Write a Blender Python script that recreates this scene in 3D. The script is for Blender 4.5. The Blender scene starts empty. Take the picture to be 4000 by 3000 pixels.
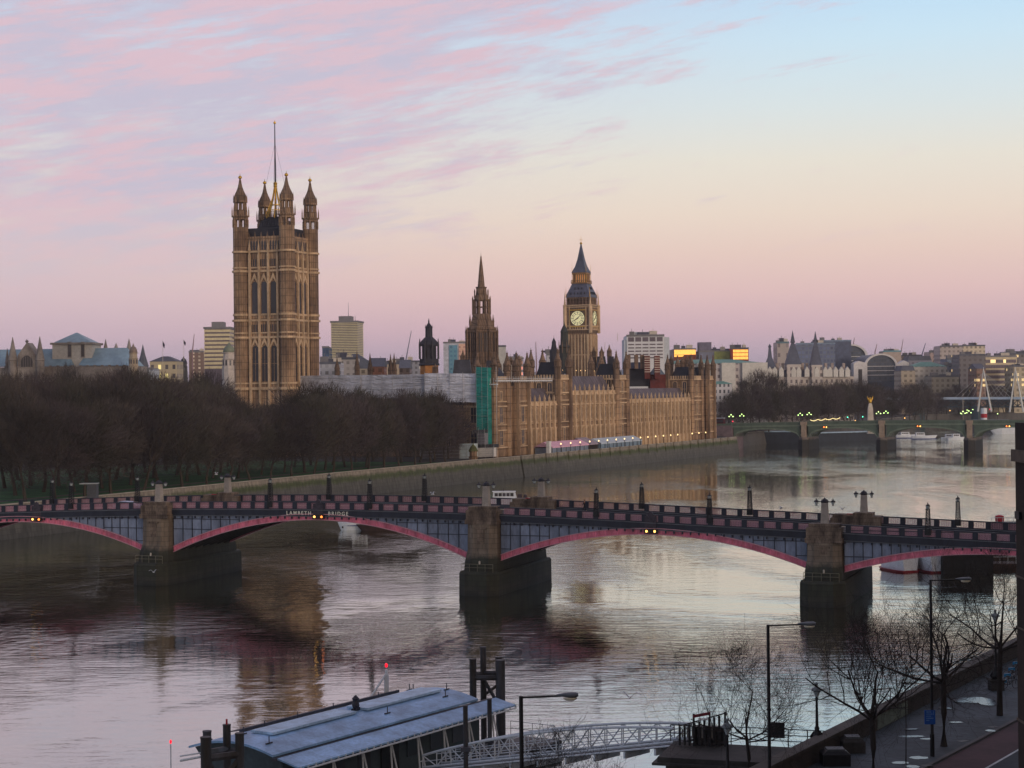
import bpy, bmesh, math, random
from math import sin, cos, pi, radians, atan2, sqrt, hypot
from mathutils import Matrix, Vector

scene = bpy.context.scene
# ------------------------------------------------------------------ camera
F = 7000.0; ROLL = 0.0105; HY = 1515.0; EH = 30.3
cam_d = bpy.data.cameras.new("camera"); cam = bpy.data.objects.new("camera", cam_d)
scene.collection.objects.link(cam); scene.camera = cam
cam.location = (0, 0, EH); cam.rotation_euler = (pi / 2, ROLL, 0)
cam_d.sensor_width = 36; cam_d.lens = F / 4000 * 36; cam_d.shift_y = 15 / 4000
cam_d.clip_start = 0.5; cam_d.clip_end = 40000

scene.render.engine = 'CYCLES'
scene.view_settings.view_transform = 'Standard'; scene.view_settings.look = 'None'
scene.view_settings.exposure = 0; scene.view_settings.gamma = 1
scene.cycles.use_denoising = True
scene.cycles.max_bounces = 6; scene.cycles.diffuse_bounces = 2; scene.cycles.glossy_bounces = 3
scene.cycles.volume_bounces = 0; scene.cycles.transparent_max_bounces = 6
scene.cycles.sample_clamp_indirect = 4

def lin(c):
    c = c / 255.0
    return c / 12.92 if c <= 0.04045 else ((c + 0.055) / 1.055) ** 2.4
def C(r, g, b): return (lin(r), lin(g), lin(b), 1)

# ------------------------------------------------------------------ sky
SUN_EL = 6; SUN_AZ = 143                       # degrees, clockwise from the viewing direction
world = bpy.data.worlds.new("World"); scene.world = world; world.use_nodes = True
nt = world.node_tree; N = nt.nodes; L = nt.links; N.clear()
def nd(t, **k):
    n = N.new(t)
    for a, b in k.items(): setattr(n, a, b)
    return n
def math_(op, a, b=None, clamp=False):
    n = N.new('ShaderNodeMath'); n.operation = op; n.use_clamp = clamp
    for i, v in enumerate((a, b)):
        if v is None: continue
        if isinstance(v, (int, float)): n.inputs[i].default_value = v
        else: L.new(v, n.inputs[i])
    return n.outputs[0]
def mrange(v, a, b, c=0.0, d=1.0, smooth=True):
    n = N.new('ShaderNodeMapRange'); n.interpolation_type = 'SMOOTHSTEP' if smooth else 'LINEAR'
    L.new(v, n.inputs[0])
    for i, x in enumerate((a, b, c, d)): n.inputs[i + 1].default_value = x
    return n.outputs[0]
def mixc(f, a, b, blend='MIX'):
    n = N.new('ShaderNodeMix'); n.data_type = 'RGBA'; n.blend_type = blend
    if isinstance(f, (int, float)): n.inputs[0].default_value = f
    else: L.new(f, n.inputs[0])
    for i, v in ((6, a), (7, b)):
        if isinstance(v, tuple): n.inputs[i].default_value = v
        else: L.new(v, n.inputs[i])
    return n.outputs[2]
tc = nd('ShaderNodeTexCoord'); sep = nd('ShaderNodeSeparateXYZ'); L.new(tc.outputs['Generated'], sep.inputs[0])
sx, sy, sz = sep.outputs
ramp = nd('ShaderNodeValToRGB'); L.new(mrange(sz, 0, 0.5, smooth=False), ramp.inputs[0])
cr = ramp.color_ramp
stops = [(0.0, (176, 163, 184)), (0.033, (198, 174, 192)), (0.061, (217, 183, 193)), (0.104, (233, 198, 195)), (0.147, (238, 210, 198)),
         (0.19, (240, 222, 206)), (0.247, (236, 230, 217)), (0.304, (222, 232, 233)), (0.376, (206, 232, 247)),
         (0.433, (191, 225, 250)), (0.7, (140, 178, 220)), (1.0, (98, 142, 195))]
while len(cr.elements) < len(stops): cr.elements.new(0.5)
for e, (p, c) in zip(cr.elements, stops): e.position = p; e.color = C(*c)
# the real sky model takes over above the belt of colour near the horizon
nish = nd('ShaderNodeTexSky', sky_type='NISHITA', sun_disc=False)
nish.sun_elevation = radians(SUN_EL); nish.sun_rotation = radians(SUN_AZ); nish.altitude = 30
nsc = nd('ShaderNodeVectorMath', operation='SCALE'); L.new(nish.outputs[0], nsc.inputs[0]); nsc.inputs['Scale'].default_value = 0.12
base = mixc(mrange(sz, 0.25, 0.6, 0, 0.6), ramp.outputs[0], nsc.outputs[0])
# thin high cloud, lit pink from below, thick to the upper left
tilt = math_('SUBTRACT', sz, math_('MULTIPLY', sx, 0.16))
def cloudvec(ax, az, off):
    c = nd('ShaderNodeCombineXYZ'); L.new(math_('MULTIPLY', sx, ax), c.inputs[0]); L.new(math_('MULTIPLY', tilt, az), c.inputs[1])
    c.inputs[2].default_value = off; return c.outputs[0]
def noise(vec, scale, detail=6, rough=0.6, dist=0.0):
    n = nd('ShaderNodeTexNoise'); L.new(vec, n.inputs['Vector']); n.inputs['Scale'].default_value = scale
    n.inputs['Detail'].default_value = detail; n.inputs['Roughness'].default_value = rough; n.inputs['Distortion'].default_value = dist
    return n.outputs[0]
n1 = noise(cloudvec(9, 50, 3.1), 1.0, 9, 0.62, 0.25)
n2 = noise(cloudvec(26, 150, 7.7), 1.0, 7, 0.66, 0.2)
n3 = noise(cloudvec(14, 70, 1.3), 1.0, 7, 0.62, 0.2)
nn = math_('ADD', math_('MULTIPLY', n1, 0.6), math_('MULTIPLY', n2, 0.4))
m = math_('SUBTRACT', math_('ADD', math_('MULTIPLY', sz, 1.5), -0.215), sx)
mask = mrange(m, -0.16, 0.16)
low = mrange(sz, 0.03, 0.12)
front = mrange(sy, 0.0, 0.3)
thr = math_('SUBTRACT', 0.63, math_('MULTIPLY', mask, 0.25))
cov = mrange(math_('SUBTRACT', nn, thr), -0.06, 0.13)
cov = math_('MULTIPLY', math_('MULTIPLY', cov, low), front)
veil = math_('MULTIPLY', math_('MULTIPLY', mask, front), 0.40)
veilc = mixc(veil, base, C(208, 194, 210))
ccol = mixc(mrange(math_('ADD', math_('MULTIPLY', n3, .55), math_('MULTIPLY', n2, .45)), 0.42, 0.58), C(200, 194, 213), C(223, 193, 205))
sky = mixc(math_('MULTIPLY', cov, 0.92), veilc, ccol)
# warm glow where the sun is coming up, behind the viewer
sd = (sin(radians(SUN_AZ)), cos(radians(SUN_AZ)), 0.1)
dp = nd('ShaderNodeVectorMath', operation='DOT_PRODUCT'); L.new(tc.outputs['Generated'], dp.inputs[0]); dp.inputs[1].default_value = sd
sky = mixc(mrange(dp.outputs['Value'], 0.3, 1.0, 0, 0.8), sky, (1.15, 0.8, 0.5, 1))
bg = nd('ShaderNodeBackground'); L.new(sky, bg.inputs[0]); bg.inputs[1].default_value = 1.0
out = nd('ShaderNodeOutputWorld'); L.new(bg.outputs[0], out.inputs[0])

sun_d = bpy.data.lights.new("sun", 'SUN'); sun = bpy.data.objects.new("sun", sun_d); scene.collection.objects.link(sun)
sun_d.energy = 1.15; sun_d.angle = radians(10); sun_d.color = (1.0, 0.84, 0.70)
az = radians(SUN_AZ); el = radians(SUN_EL)
sun.rotation_euler = Vector((sin(az) * cos(el), cos(az) * cos(el), sin(el))).to_track_quat('Z', 'Y').to_euler()

# ------------------------------------------------------------------ pixel (photo, 4000 wide) -> world, at a chosen depth or height
def D(px, py): return px - ROLL * (py - 1500) - 2000, py + ROLL * (px - 2000) - HY
def W(px, py, Z):
    x, y = D(px, py); return Vector((x / F * Z, Z, EH - y / F * Z))
def G(px, py, z):
    x, y = D(px, py); Z = (EH - z) * F / y; return Vector((x / F * Z, Z, z))
def HT(px, py, Z): return W(px, py, Z).z
def XT(px, py, Z): return W(px, py, Z).x

# ------------------------------------------------------------------ mesh helpers
class MB:
    def __init__(s): s.v = []; s.f = []; s.m = []; s.T = Matrix(); s.mi = 0; s.sm = []; s.smooth = False
    def at(s, x=0, y=0, z=0, rz=0): s.T = Matrix.Translation((x, y, z)) @ Matrix.Rotation(rz, 4, 'Z'); return s
    def add(s, vs, fs):
        o = len(s.v); s.v += [tuple(s.T @ Vector(p)) for p in vs]
        for f in fs: s.f.append([o + i for i in f]); s.m.append(s.mi); s.sm.append(s.smooth)
    def box(s, x0, x1, y0, y1, z0, z1):
        s.add([(x, y, z) for z in (z0, z1) for y in (y0, y1) for x in (x0, x1)],
              [(0, 2, 3, 1), (4, 5, 7, 6), (0, 1, 5, 4), (2, 6, 7, 3), (0, 4, 6, 2), (1, 3, 7, 5)])
    def quad(s, *p): s.add(p, [tuple(range(len(p)))])
    def loft(s, rings, cap=True):
        n = len(rings[0]); vs = [p for r in rings for p in r]; fs = []
        for k in range(len(rings) - 1):
            for i in range(n):
                j = (i + 1) % n; fs.append((k * n + i, k * n + j, (k + 1) * n + j, (k + 1) * n + i))
        if cap: fs += [tuple(range(n - 1, -1, -1)), tuple((len(rings) - 1) * n + i for i in range(n))]
        s.add(vs, fs)
    def lathe(s, prof, n=8, cx=0, cy=0, rot=None, cap=True):
        rot = pi / n if rot is None else rot
        s.loft([[(cx + r * cos(rot + 2 * pi * i / n), cy + r * sin(rot + 2 * pi * i / n), z) for i in range(n)] for r, z in prof], cap)
    def tube(s, a, b, r0, r1=None, n=6, cap=True):
        a = Vector(a); b = Vector(b); r1 = r0 if r1 is None else r1; d = (b - a)
        if d.length < 1e-6: return
        q = d.to_track_quat('Z', 'Y').to_matrix()
        s.loft([[tuple(p + q @ Vector((r * cos(2 * pi * i / n), r * sin(2 * pi * i / n), 0))) for i in range(n)] for p, r in ((a, r0), (b, r1))], cap)
    def path(s, pts, rad, n=5, cap=False):
        rings = []
        for k, p in enumerate(pts):
            d = (Vector(pts[min(k + 1, len(pts) - 1)]) - Vector(pts[max(k - 1, 0)]))
            q = d.to_track_quat('Z', 'Y').to_matrix(); r = rad[k] if isinstance(rad, (list, tuple)) else rad
            rings.append([tuple(Vector(p) + q @ Vector((r * cos(2 * pi * i / n), r * sin(2 * pi * i / n), 0))) for i in range(n)])
        s.loft(rings, cap)
    def prism(s, poly, z0, z1):
        s.loft([[(x, y, z0) for x, y in poly], [(x, y, z1) for x, y in poly]])
    def extr(s, poly, y0, y1):           # polygon in xz, extruded along y
        s.loft([[(x, y0, z) for x, z in poly], [(x, y1, z) for x, z in poly]])
    def gable(s, x0, x1, y0, y1, z0, z1, along='x'):
        if along == 'x':
            ym = (y0 + y1) / 2; s.add([(x0, y0, z0), (x1, y0, z0), (x1, y1, z0), (x0, y1, z0), (x0, ym, z1), (x1, ym, z1)],
                                     [(0, 1, 5, 4), (2, 3, 4, 5), (0, 4, 3), (1, 2, 5), (0, 3, 2, 1)])
        else:
            xm = (x0 + x1) / 2; s.add([(x0, y0, z0), (x1, y0, z0), (x1, y1, z0), (x0, y1, z0), (xm, y0, z1), (xm, y1, z1)],
                                     [(0, 1, 4), (2, 3, 5), (1, 2, 5, 4), (3, 0, 4, 5), (0, 3, 2, 1)])
    def hip(s, x0, x1, y0, y1, z0, z1, ix, iy):
        s.loft([[(x0, y0, z0), (x1, y0, z0), (x1, y1, z0), (x0, y1, z0)],
                [(x0 + ix, y0 + iy, z1), (x1 - ix, y0 + iy, z1), (x1 - ix, y1 - iy, z1), (x0 + ix, y1 - iy, z1)]])
    def mesh(s, name, mats):
        me = bpy.data.meshes.new(name); me.from_pydata(s.v, [], s.f)
        for m in (mats if isinstance(mats, (list, tuple)) else [mats]): me.materials.append(m)
        me.polygons.foreach_set('material_index', s.m); me.polygons.foreach_set('use_smooth', s.sm); me.update()
        return me
    def build(s, name, mats, parent=None, fixn=True):
        me = s.mesh(name, mats)
        if fixn and len(s.f) < 60000:
            bm = bmesh.new(); bm.from_mesh(me); bmesh.ops.recalc_face_normals(bm, faces=bm.faces); bm.to_mesh(me); bm.free()
        return link(name, me, parent)

def link(name, me, parent=None):
    o = bpy.data.objects.new(name, me); scene.collection.objects.link(o)
    if parent: o.parent = parent
    return o
def tag(o, label=None, cat=None, group=None, kind=None):
    if label: o['label'] = label
    if cat: o['category'] = cat
    if group: o['group'] = group
    if kind: o['kind'] = kind
    return o
def thing(name, label, cat, loc=(0, 0, 0), rz=0, group=None):
    o = bpy.data.objects.new(name, None); scene.collection.objects.link(o); o.location = loc; o.rotation_euler = (0, 0, rz)
    o.empty_display_size = 0.5
    return tag(o, label, cat, group)
def struct(name, mb, m): return tag(mb.build(name, m), kind='structure')
def kids(o): return [c for c in KID.get(o.name, [])] if False else list(o.children)
def dup(root, loc, rz=0, label=None, scale=None, group=None):
    def cp(o, par):
        c = o.copy(); scene.collection.objects.link(c)
        if par: c.parent = par
        for ch in CH.get(o.name, []): cp(ch, c)
        return c
    r = cp(root, None); r.location = loc; r.rotation_euler = (0, 0, rz)
    if scale: r.scale = scale if isinstance(scale, (tuple, list)) else (scale,) * 3
    if label: r['label'] = label
    if group: r['group'] = group
    return r
CH = {}
def proto(root):
    """remember a thing's children so that copies are quick"""
    def rec(o):
        CH[o.name] = [c for c in bpy.data.objects if c.parent is o]
        for c in CH[o.name]: rec(c)
    rec(root); return root

# ------------------------------------------------------------------ materials
def newmat(name):
    m = bpy.data.materials.new(name); m.use_nodes = True; return m, m.node_tree, m.node_tree.nodes['Principled BSDF']
def mat(name, col, rough=0.8, var=0.25, scale=0.3, stretch=(1, 1, 1), col2=None, metal=0.0, bump=0.0, spec=0.3, fine=0.12):
    m, t, b = newmat(name); n = t.nodes; l = t.links
    tcn = n.new('ShaderNodeTexCoord'); mp = n.new('ShaderNodeMapping'); l.new(tcn.outputs['Object'], mp.inputs[0]); mp.inputs['Scale'].default_value = stretch
    nz = n.new('ShaderNodeTexNoise'); l.new(mp.outputs[0], nz.inputs['Vector']); nz.inputs['Scale'].default_value = scale; nz.inputs['Detail'].default_value = 6; nz.inputs['Roughness'].default_value = 0.6
    nf = n.new('ShaderNodeTexNoise'); l.new(mp.outputs[0], nf.inputs['Vector']); nf.inputs['Scale'].default_value = scale * 9; nf.inputs['Detail'].default_value = 3
    rp = n.new('ShaderNodeValToRGB'); l.new(nz.outputs[0], rp.inputs[0])
    c2 = col2 if col2 else tuple(c * (1 - var) for c in col[:3]) + (1,)
    c1 = tuple(min(1, c * (1 + var * 0.5)) for c in col[:3]) + (1,) if not col2 else col
    rp.color_ramp.elements[0].position = 0.35; rp.color_ramp.elements[0].color = c2
    rp.color_ramp.elements[1].position = 0.62; rp.color_ramp.elements[1].color = c1
    mx = n.new('ShaderNodeMix'); mx.data_type = 'RGBA'; mx.blend_type = 'MULTIPLY'; mx.inputs[0].default_value = 1.0
    l.new(rp.outputs[0], mx.inputs[6])
    mr = n.new('ShaderNodeMapRange'); l.new(nf.outputs[0], mr.inputs[0]); mr.inputs[1].default_value = 0.3; mr.inputs[2].default_value = 0.7
    mr.inputs[3].default_value = 1 - fine; mr.inputs[4].default_value = 1 + fine
    l.new(mr.outputs[0], mx.inputs[7]); l.new(mx.outputs[2], b.inputs['Base Color'])
    b.inputs['Roughness'].default_value = rough; b.inputs['Metallic'].default_value = metal; b.inputs['Specular IOR Level'].default_value = spec
    if bump:
        bp = n.new('ShaderNodeBump'); bp.inputs['Strength'].default_value = bump; l.new(nf.outputs[0], bp.inputs['Height']); l.new(bp.outputs[0], b.inputs['Normal'])
    return m
def vary(m, lo=.7, hi=1.3):
    t = m.node_tree; n = t.nodes; l = t.links; b = n['Principled BSDF']; src = b.inputs['Base Color'].links[0].from_socket
    oi = n.new('ShaderNodeObjectInfo'); mr = n.new('ShaderNodeMapRange'); l.new(oi.outputs['Random'], mr.inputs[0]); mr.inputs[3].default_value = lo; mr.inputs[4].default_value = hi
    mx = n.new('ShaderNodeMix'); mx.data_type = 'RGBA'; mx.blend_type = 'MULTIPLY'; mx.inputs[0].default_value = 1; l.new(src, mx.inputs[6]); l.new(mr.outputs[0], mx.inputs[7]); l.new(mx.outputs[2], b.inputs['Base Color']); return m
def joints(m, w, h, mort=.1, dark=.6, vec='Object', off=.5, rz=0):
    """masonry joints, panel seams and drawn creases over a material"""
    t = m.node_tree; n = t.nodes; l = t.links; b = n['Principled BSDF']; src = b.inputs['Base Color'].links[0].from_socket
    tcn = n.new('ShaderNodeTexCoord'); sp = n.new('ShaderNodeSeparateXYZ'); l.new(tcn.outputs['Object'], sp.inputs[0])
    cb = n.new('ShaderNodeCombineXYZ'); ad = n.new('ShaderNodeMath'); ad.operation = 'ADD'; l.new(sp.outputs[0], ad.inputs[0]); l.new(sp.outputs[1], ad.inputs[1])
    if vec == 'flat': mp = n.new('ShaderNodeMapping'); mp.inputs['Rotation'].default_value = (0, 0, rz); l.new(tcn.outputs['Object'], mp.inputs[0]); v = mp.outputs[0]
    else: l.new(ad.outputs[0], cb.inputs[0]); l.new(sp.outputs[2], cb.inputs[1]); v = cb.outputs[0]
    br_ = n.new('ShaderNodeTexBrick'); l.new(v, br_.inputs['Vector']); br_.offset = off
    for k, x in (('Scale', 1), ('Mortar Size', mort / 2), ('Mortar Smooth', .2), ('Brick Width', w), ('Row Height', h)): br_.inputs[k].default_value = x
    br_.inputs['Color1'].default_value = (1, 1, 1, 1); br_.inputs['Color2'].default_value = (.8, .8, .8, 1); br_.inputs['Mortar'].default_value = (dark,) * 3 + (1,)
    mx = n.new('ShaderNodeMix'); mx.data_type = 'RGBA'; mx.blend_type = 'MULTIPLY'; mx.inputs[0].default_value = 1; l.new(src, mx.inputs[6]); l.new(br_.outputs[0], mx.inputs[7]); l.new(mx.outputs[2], b.inputs['Base Color']); return m
def emit(name, col, strength=1.0):
    m, t, b = newmat(name); b.inputs['Base Color'].default_value = col; b.inputs['Emission Color'].default_value = col; b.inputs['Emission Strength'].default_value = strength
    return m
def facade(name, wall, win, wx, wz, fx=0.5, fz=0.55, rough=0.7, var=0.12, lit=None, litp=0.0, winrough=0.25, ox=0.0, oz=0.0):
    """wall with a regular grid of window openings, in object space (metres)"""
    m, t, b = newmat(name); n = t.nodes; l = t.links
    def mt(op, a, bb=None):
        q = n.new('ShaderNodeMath'); q.operation = op
        for i, v in enumerate((a, bb)):
            if v is None: continue
            if isinstance(v, (int, float)): q.inputs[i].default_value = v
            else: l.new(v, q.inputs[i])
        return q.outputs[0]
    tcn = n.new('ShaderNodeTexCoord'); sp = n.new('ShaderNodeSeparateXYZ'); l.new(tcn.outputs['Object'], sp.inputs[0])
    u = mt('ADD', mt('ADD', sp.outputs[0], sp.outputs[1]), ox); w = mt('ADD', sp.outputs[2], oz)
    ud = mt('DIVIDE', u, wx); wd = mt('DIVIDE', w, wz)
    a = mt('LESS_THAN', mt('ABSOLUTE', mt('SUBTRACT', mt('FRACT', ud), 0.5)), fx / 2)
    c = mt('LESS_THAN', mt('ABSOLUTE', mt('SUBTRACT', mt('FRACT', wd), 0.5)), fz / 2)
    ge = n.new('ShaderNodeNewGeometry'); s2 = n.new('ShaderNodeSeparateXYZ'); l.new(ge.outputs['Normal'], s2.inputs[0])
    vert = mt('LESS_THAN', mt('ABSOLUTE', s2.outputs[2]), 0.5)
    k = mt('MULTIPLY', mt('MULTIPLY', a, c), vert)
    nz = n.new('ShaderNodeTexNoise'); l.new(tcn.outputs['Object'], nz.inputs['Vector']); nz.inputs['Scale'].default_value = 0.15; nz.inputs['Detail'].default_value = 5
    rp = n.new('ShaderNodeValToRGB'); l.new(nz.outputs[0], rp.inputs[0]); rp.color_ramp.elements[0].position = .3; rp.color_ramp.elements[1].position = .7
    rp.color_ramp.elements[0].color = tuple(x * (1 - var) for x in wall[:3]) + (1,); rp.color_ramp.elements[1].color = wall
    # per-window variation
    wn = n.new('ShaderNodeTexWhiteNoise'); wn.noise_dimensions = '2D'; cb = n.new('ShaderNodeCombineXYZ'); l.new(mt('FLOOR', ud), cb.inputs[0]); l.new(mt('FLOOR', wd), cb.inputs[1]); l.new(cb.outputs[0], wn.inputs['Vector'])
    wc = n.new('ShaderNodeMix'); wc.data_type = 'RGBA'; l.new(wn.outputs['Value'], wc.inputs[0]); wc.inputs[6].default_value = win; wc.inputs[7].default_value = tuple(min(1, x * 2.2 + .01) for x in win[:3]) + (1,)
    mx = n.new('ShaderNodeMix'); mx.data_type = 'RGBA'; l.new(k, mx.inputs[0]); l.new(rp.outputs[0], mx.inputs[6]); l.new(wc.outputs[2], mx.inputs[7])
    l.new(mx.outputs[2], b.inputs['Base Color'])
    rr = n.new('ShaderNodeMapRange'); l.new(k, rr.inputs[0]); rr.inputs[3].default_value = rough; rr.inputs[4].default_value = winrough; l.new(rr.outputs[0], b.inputs['Roughness'])
    if lit:
        b.inputs['Emission Color'].default_value = lit
        l.new(mt('MULTIPLY', mt('MULTIPLY', k, mt('LESS_THAN', wn.outputs['Value'], litp)), 1.0), b.inputs['Emission Strength'])
    return m
def panelled(name, col, pu=1.1, pz=2.6, rough=0.85, var=0.3, du=0.16, dz=0.1, depth=0.5, stain=None):
    """gothic stone panelling: thin dark vertical and horizontal joints between blind tracery panels"""
    m = mat(name, col, rough, var, 0.12, (1, 1, 0.35), fine=0.22, col2=stain); t = m.node_tree; n = t.nodes; l = t.links; b = n['Principled BSDF']
    src = b.inputs['Base Color'].links[0].from_socket
    def mt(op, a, bb=None):
        q = n.new('ShaderNodeMath'); q.operation = op
        for i, v in enumerate((a, bb)):
            if v is None: continue
            if isinstance(v, (int, float)): q.inputs[i].default_value = v
            else: l.new(v, q.inputs[i])
        return q.outputs[0]
    tcn = n.new('ShaderNodeTexCoord'); sp = n.new('ShaderNodeSeparateXYZ'); l.new(tcn.outputs['Object'], sp.inputs[0])
    u = mt('ADD', sp.outputs[0], sp.outputs[1])
    a = mt('LESS_THAN', mt('FRACT', mt('DIVIDE', u, pu)), du / pu * 1.6); c = mt('LESS_THAN', mt('FRACT', mt('DIVIDE', sp.outputs[2], pz)), dz / pz * 2.2)
    k = mt('MAXIMUM', a, c)
    mr = n.new('ShaderNodeMapRange'); l.new(k, mr.inputs[0]); mr.inputs[3].default_value = 1.0; mr.inputs[4].default_value = 1 - depth
    mx = n.new('ShaderNodeMix'); mx.data_type = 'RGBA'; mx.blend_type = 'MULTIPLY'; mx.inputs[0].default_value = 1.0
    l.new(src, mx.inputs[6]); l.new(mr.outputs[0], mx.inputs[7]); l.new(mx.outputs[2], b.inputs['Base Color'])
    bp = n.new('ShaderNodeBump'); bp.inputs['Distance'].default_value = 0.25; bp.inputs['Strength'].default_value = 0.7; l.new(mt('SUBTRACT', 1.0, k), bp.inputs['Height']); l.new(bp.outputs[0], b.inputs['Normal'])
    return m

STONE = panelled('palace_stone', C(168, 138, 110), stain=C(100, 79, 65))
STONE2 = mat('palace_trim_stone', C(186, 159, 130), 0.85, 0.3, 0.25, (1, 1, .4), fine=.2)
STONE_D = panelled('weathered_stone', C(132, 108, 90), stain=C(92, 75, 64))
STONE_P = mat('pale_stone', C(190, 180, 168), 0.85, 0.2, 0.15)
GLASS_D = vary(mat('leaded_glass', C(40, 38, 46), 0.3, 0.3, 0.8, spec=.5), .5, 2.4)  # tone varied per window, random glints put into the colour
IRON = mat('iron_roof', C(66, 68, 84), 0.6, 0.35, 0.3, (1, 1, .3))
IRON_D = mat('dark_iron', C(42, 42, 52), 0.6, 0.3, 0.4)
GOLD = mat('gilding', C(205, 160, 60), 0.35, 0.2, 1.0, metal=.8)
BLACK = mat('black_paint', C(22, 23, 27), 0.5, 0.3, 1.0)
NAVY = mat('navy_paint', C(36, 40, 54), 0.5, 0.3, .8, (1, 1, .3))
# ================================================================== SETTING
# ---- river
def river_mat():
    m, t, b = newmat('river_water'); n = t.nodes; l = t.links
    b.inputs['Base Color'].default_value = C(44, 42, 33); b.inputs['IOR'].default_value = 1.4; b.inputs['Roughness'].default_value = 0.03
    b.inputs['Specular IOR Level'].default_value = 0.5
    tcn = n.new('ShaderNodeTexCoord')
    def nz(scale, stretch, rot, detail=3, rough=.55, dist=0):
        mp = n.new('ShaderNodeMapping'); l.new(tcn.outputs['Object'], mp.inputs[0]); mp.inputs['Scale'].default_value = stretch; mp.inputs['Rotation'].default_value = (0, 0, rot)
        q = n.new('ShaderNodeTexNoise'); l.new(mp.outputs[0], q.inputs['Vector']); q.inputs['Scale'].default_value = scale; q.inputs['Detail'].default_value = detail; q.inputs['Roughness'].default_value = rough; q.inputs['Distortion'].default_value = dist
        return q.outputs[0]
    def mt(op, a, bb=None):
        q = n.new('ShaderNodeMath'); q.operation = op
        for i, v in enumerate((a, bb)):
            if v is None: continue
            if isinstance(v, (int, float)): q.inputs[i].default_value = v
            else: l.new(v, q.inputs[i])
        return q.outputs[0]
    w1 = nz(0.42, (.6, 1.7, 1), .12, 4, .6, .5); w2 = nz(2.4, (.7, 1.8, 1), -.1, 3, .6); w3 = nz(0.16, (1, 1.8, 1), .5, 3, .5, .8)
    big = nz(0.018, (1, .55, 1), .25, 4, .6, 1.5)                        # slicks and rough patches of the tide
    amt = n.new('ShaderNodeMapRange'); amt.interpolation_type = 'SMOOTHSTEP'; l.new(big, amt.inputs[0]); amt.inputs[1].default_value = .40; amt.inputs[2].default_value = .64; amt.inputs[3].default_value = .34; amt.inputs[4].default_value = 1.7
    h = mt('ADD', mt('MULTIPLY', w1, 0.062), mt('ADD', mt('MULTIPLY', w2, 0.006), mt('MULTIPLY', w3, 0.05)))
    h = mt('MULTIPLY', h, amt.outputs[0])
    bp = n.new('ShaderNodeBump'); bp.inputs['Strength'].default_value = 1.0; bp.inputs['Distance'].default_value = 1.0; l.new(h, bp.inputs['Height']); l.new(bp.outputs[0], b.inputs['Normal'])
    gl_ = n.new('ShaderNodeBsdfGlossy'); gl_.inputs['Color'].default_value = (.95, .97, .90, 1); gl_.inputs['Roughness'].default_value = .04; l.new(bp.outputs[0], gl_.inputs['Normal'])
    ms = n.new('ShaderNodeMixShader'); ms.inputs[0].default_value = .5; l.new(b.outputs[0], ms.inputs[1]); l.new(gl_.outputs[0], ms.inputs[2]); l.new(ms.outputs[0], n['Material Output'].inputs['Surface'])
    return m
mb = MB(); mb.quad((-3000, -200, 0), (6000, -200, 0), (6000, 9000, 0), (-3000, 9000, 0))
struct('river_water', mb, river_mat())

# ---- west bank: lines of the river wall
WA = G(279, 1944, 7.3); WB = G(1352, 1841, 7.3); WC = Vector((-13.0, 577, 7.3)); WD = Vector((-3.4, 605, 7.3))
WA0 = WA + (WA - WB) * 1.0                       # carried on out of view, under the bridge
SE = Vector((-6.1, 612, 0)); NE = Vector((90.4, 808, 0))
PD = (NE - SE).normalized(); PN = Vector((PD.y, -PD.x, 0))         # along the palace, and towards the river
PSI = atan2(PD.x, PD.y); PROT = pi / 2 - PSI
TS = SE + PN * 10; TN = NE + PN * 10 + PD * 3
WBR = [Vector((98, 852, 0)), Vector((320, 1380, 0)), Vector((760, 1750, 0))]   # the embankment beyond the far bridge
GZ = 6.5
ASPH = mat('city_ground', C(54, 53, 52), .9, .3, .02)
mb = MB()
lpoly = [(-2600, 60), (WA0.x, WA0.y), (WA.x, WA.y), (WB.x, WB.y), (WC.x, WC.y), (TS.x, TS.y), (TN.x, TN.y), (98, 846), (320, 1380), (760, 1750), (6000, 2600), (6000, 12200), (-5000, 12200), (-5000, 60)]
bm = bmesh.new(); vv = [bm.verts.new((x, y, GZ)) for x, y in lpoly]; fc = bm.faces.new(vv); bmesh.ops.triangulate(bm, faces=[fc])
me = bpy.data.meshes.new('ground'); bm.to_mesh(me); bm.free(); me.materials.append(ASPH)
if me.polygons[0].normal.z < 0: me.flip_normals()
tag(link('ground', me), kind='structure')
GRASS = mat('lawn_grass', C(50, 100, 54), .95, .35, .08, col2=C(34, 70, 40), fine=.3)
off = Vector((-2.5, 0, 0))
mb = MB(); gl = [WA0 + off, WA + off, WB + off, WC + off * 3, WC + Vector((-75, 30, 0)), WB + Vector((-95, 50, 0)), WA + Vector((-150, 90, 0)), WA0 + Vector((-200, 110, 0))]
for i in range(3):
    a, b_, c_, d_ = gl[i], gl[i + 1], gl[6 - i], gl[7 - i]; mb.quad(*[(p.x, p.y, GZ + .008) for p in (a, b_, c_, d_)])
struct('lawn', mb, GRASS)
mb = MB()
PATH = mat('gravel_path', C(96, 88, 80), .9, .2, .3)
for i in range(3):
    p, q = [WA0, WA, WB, WC][i], [WA0, WA, WB, WC][i + 1]; d = (q - p).normalized(); nn_ = Vector((-d.y, d.x, 0))
    mb.quad(*[(v.x, v.y, GZ + .02 + .004 * i) for v in (p + nn_ * 14, q + nn_ * 14, q + nn_ * 17, p + nn_ * 17)])
struct('path', mb, PATH)

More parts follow.
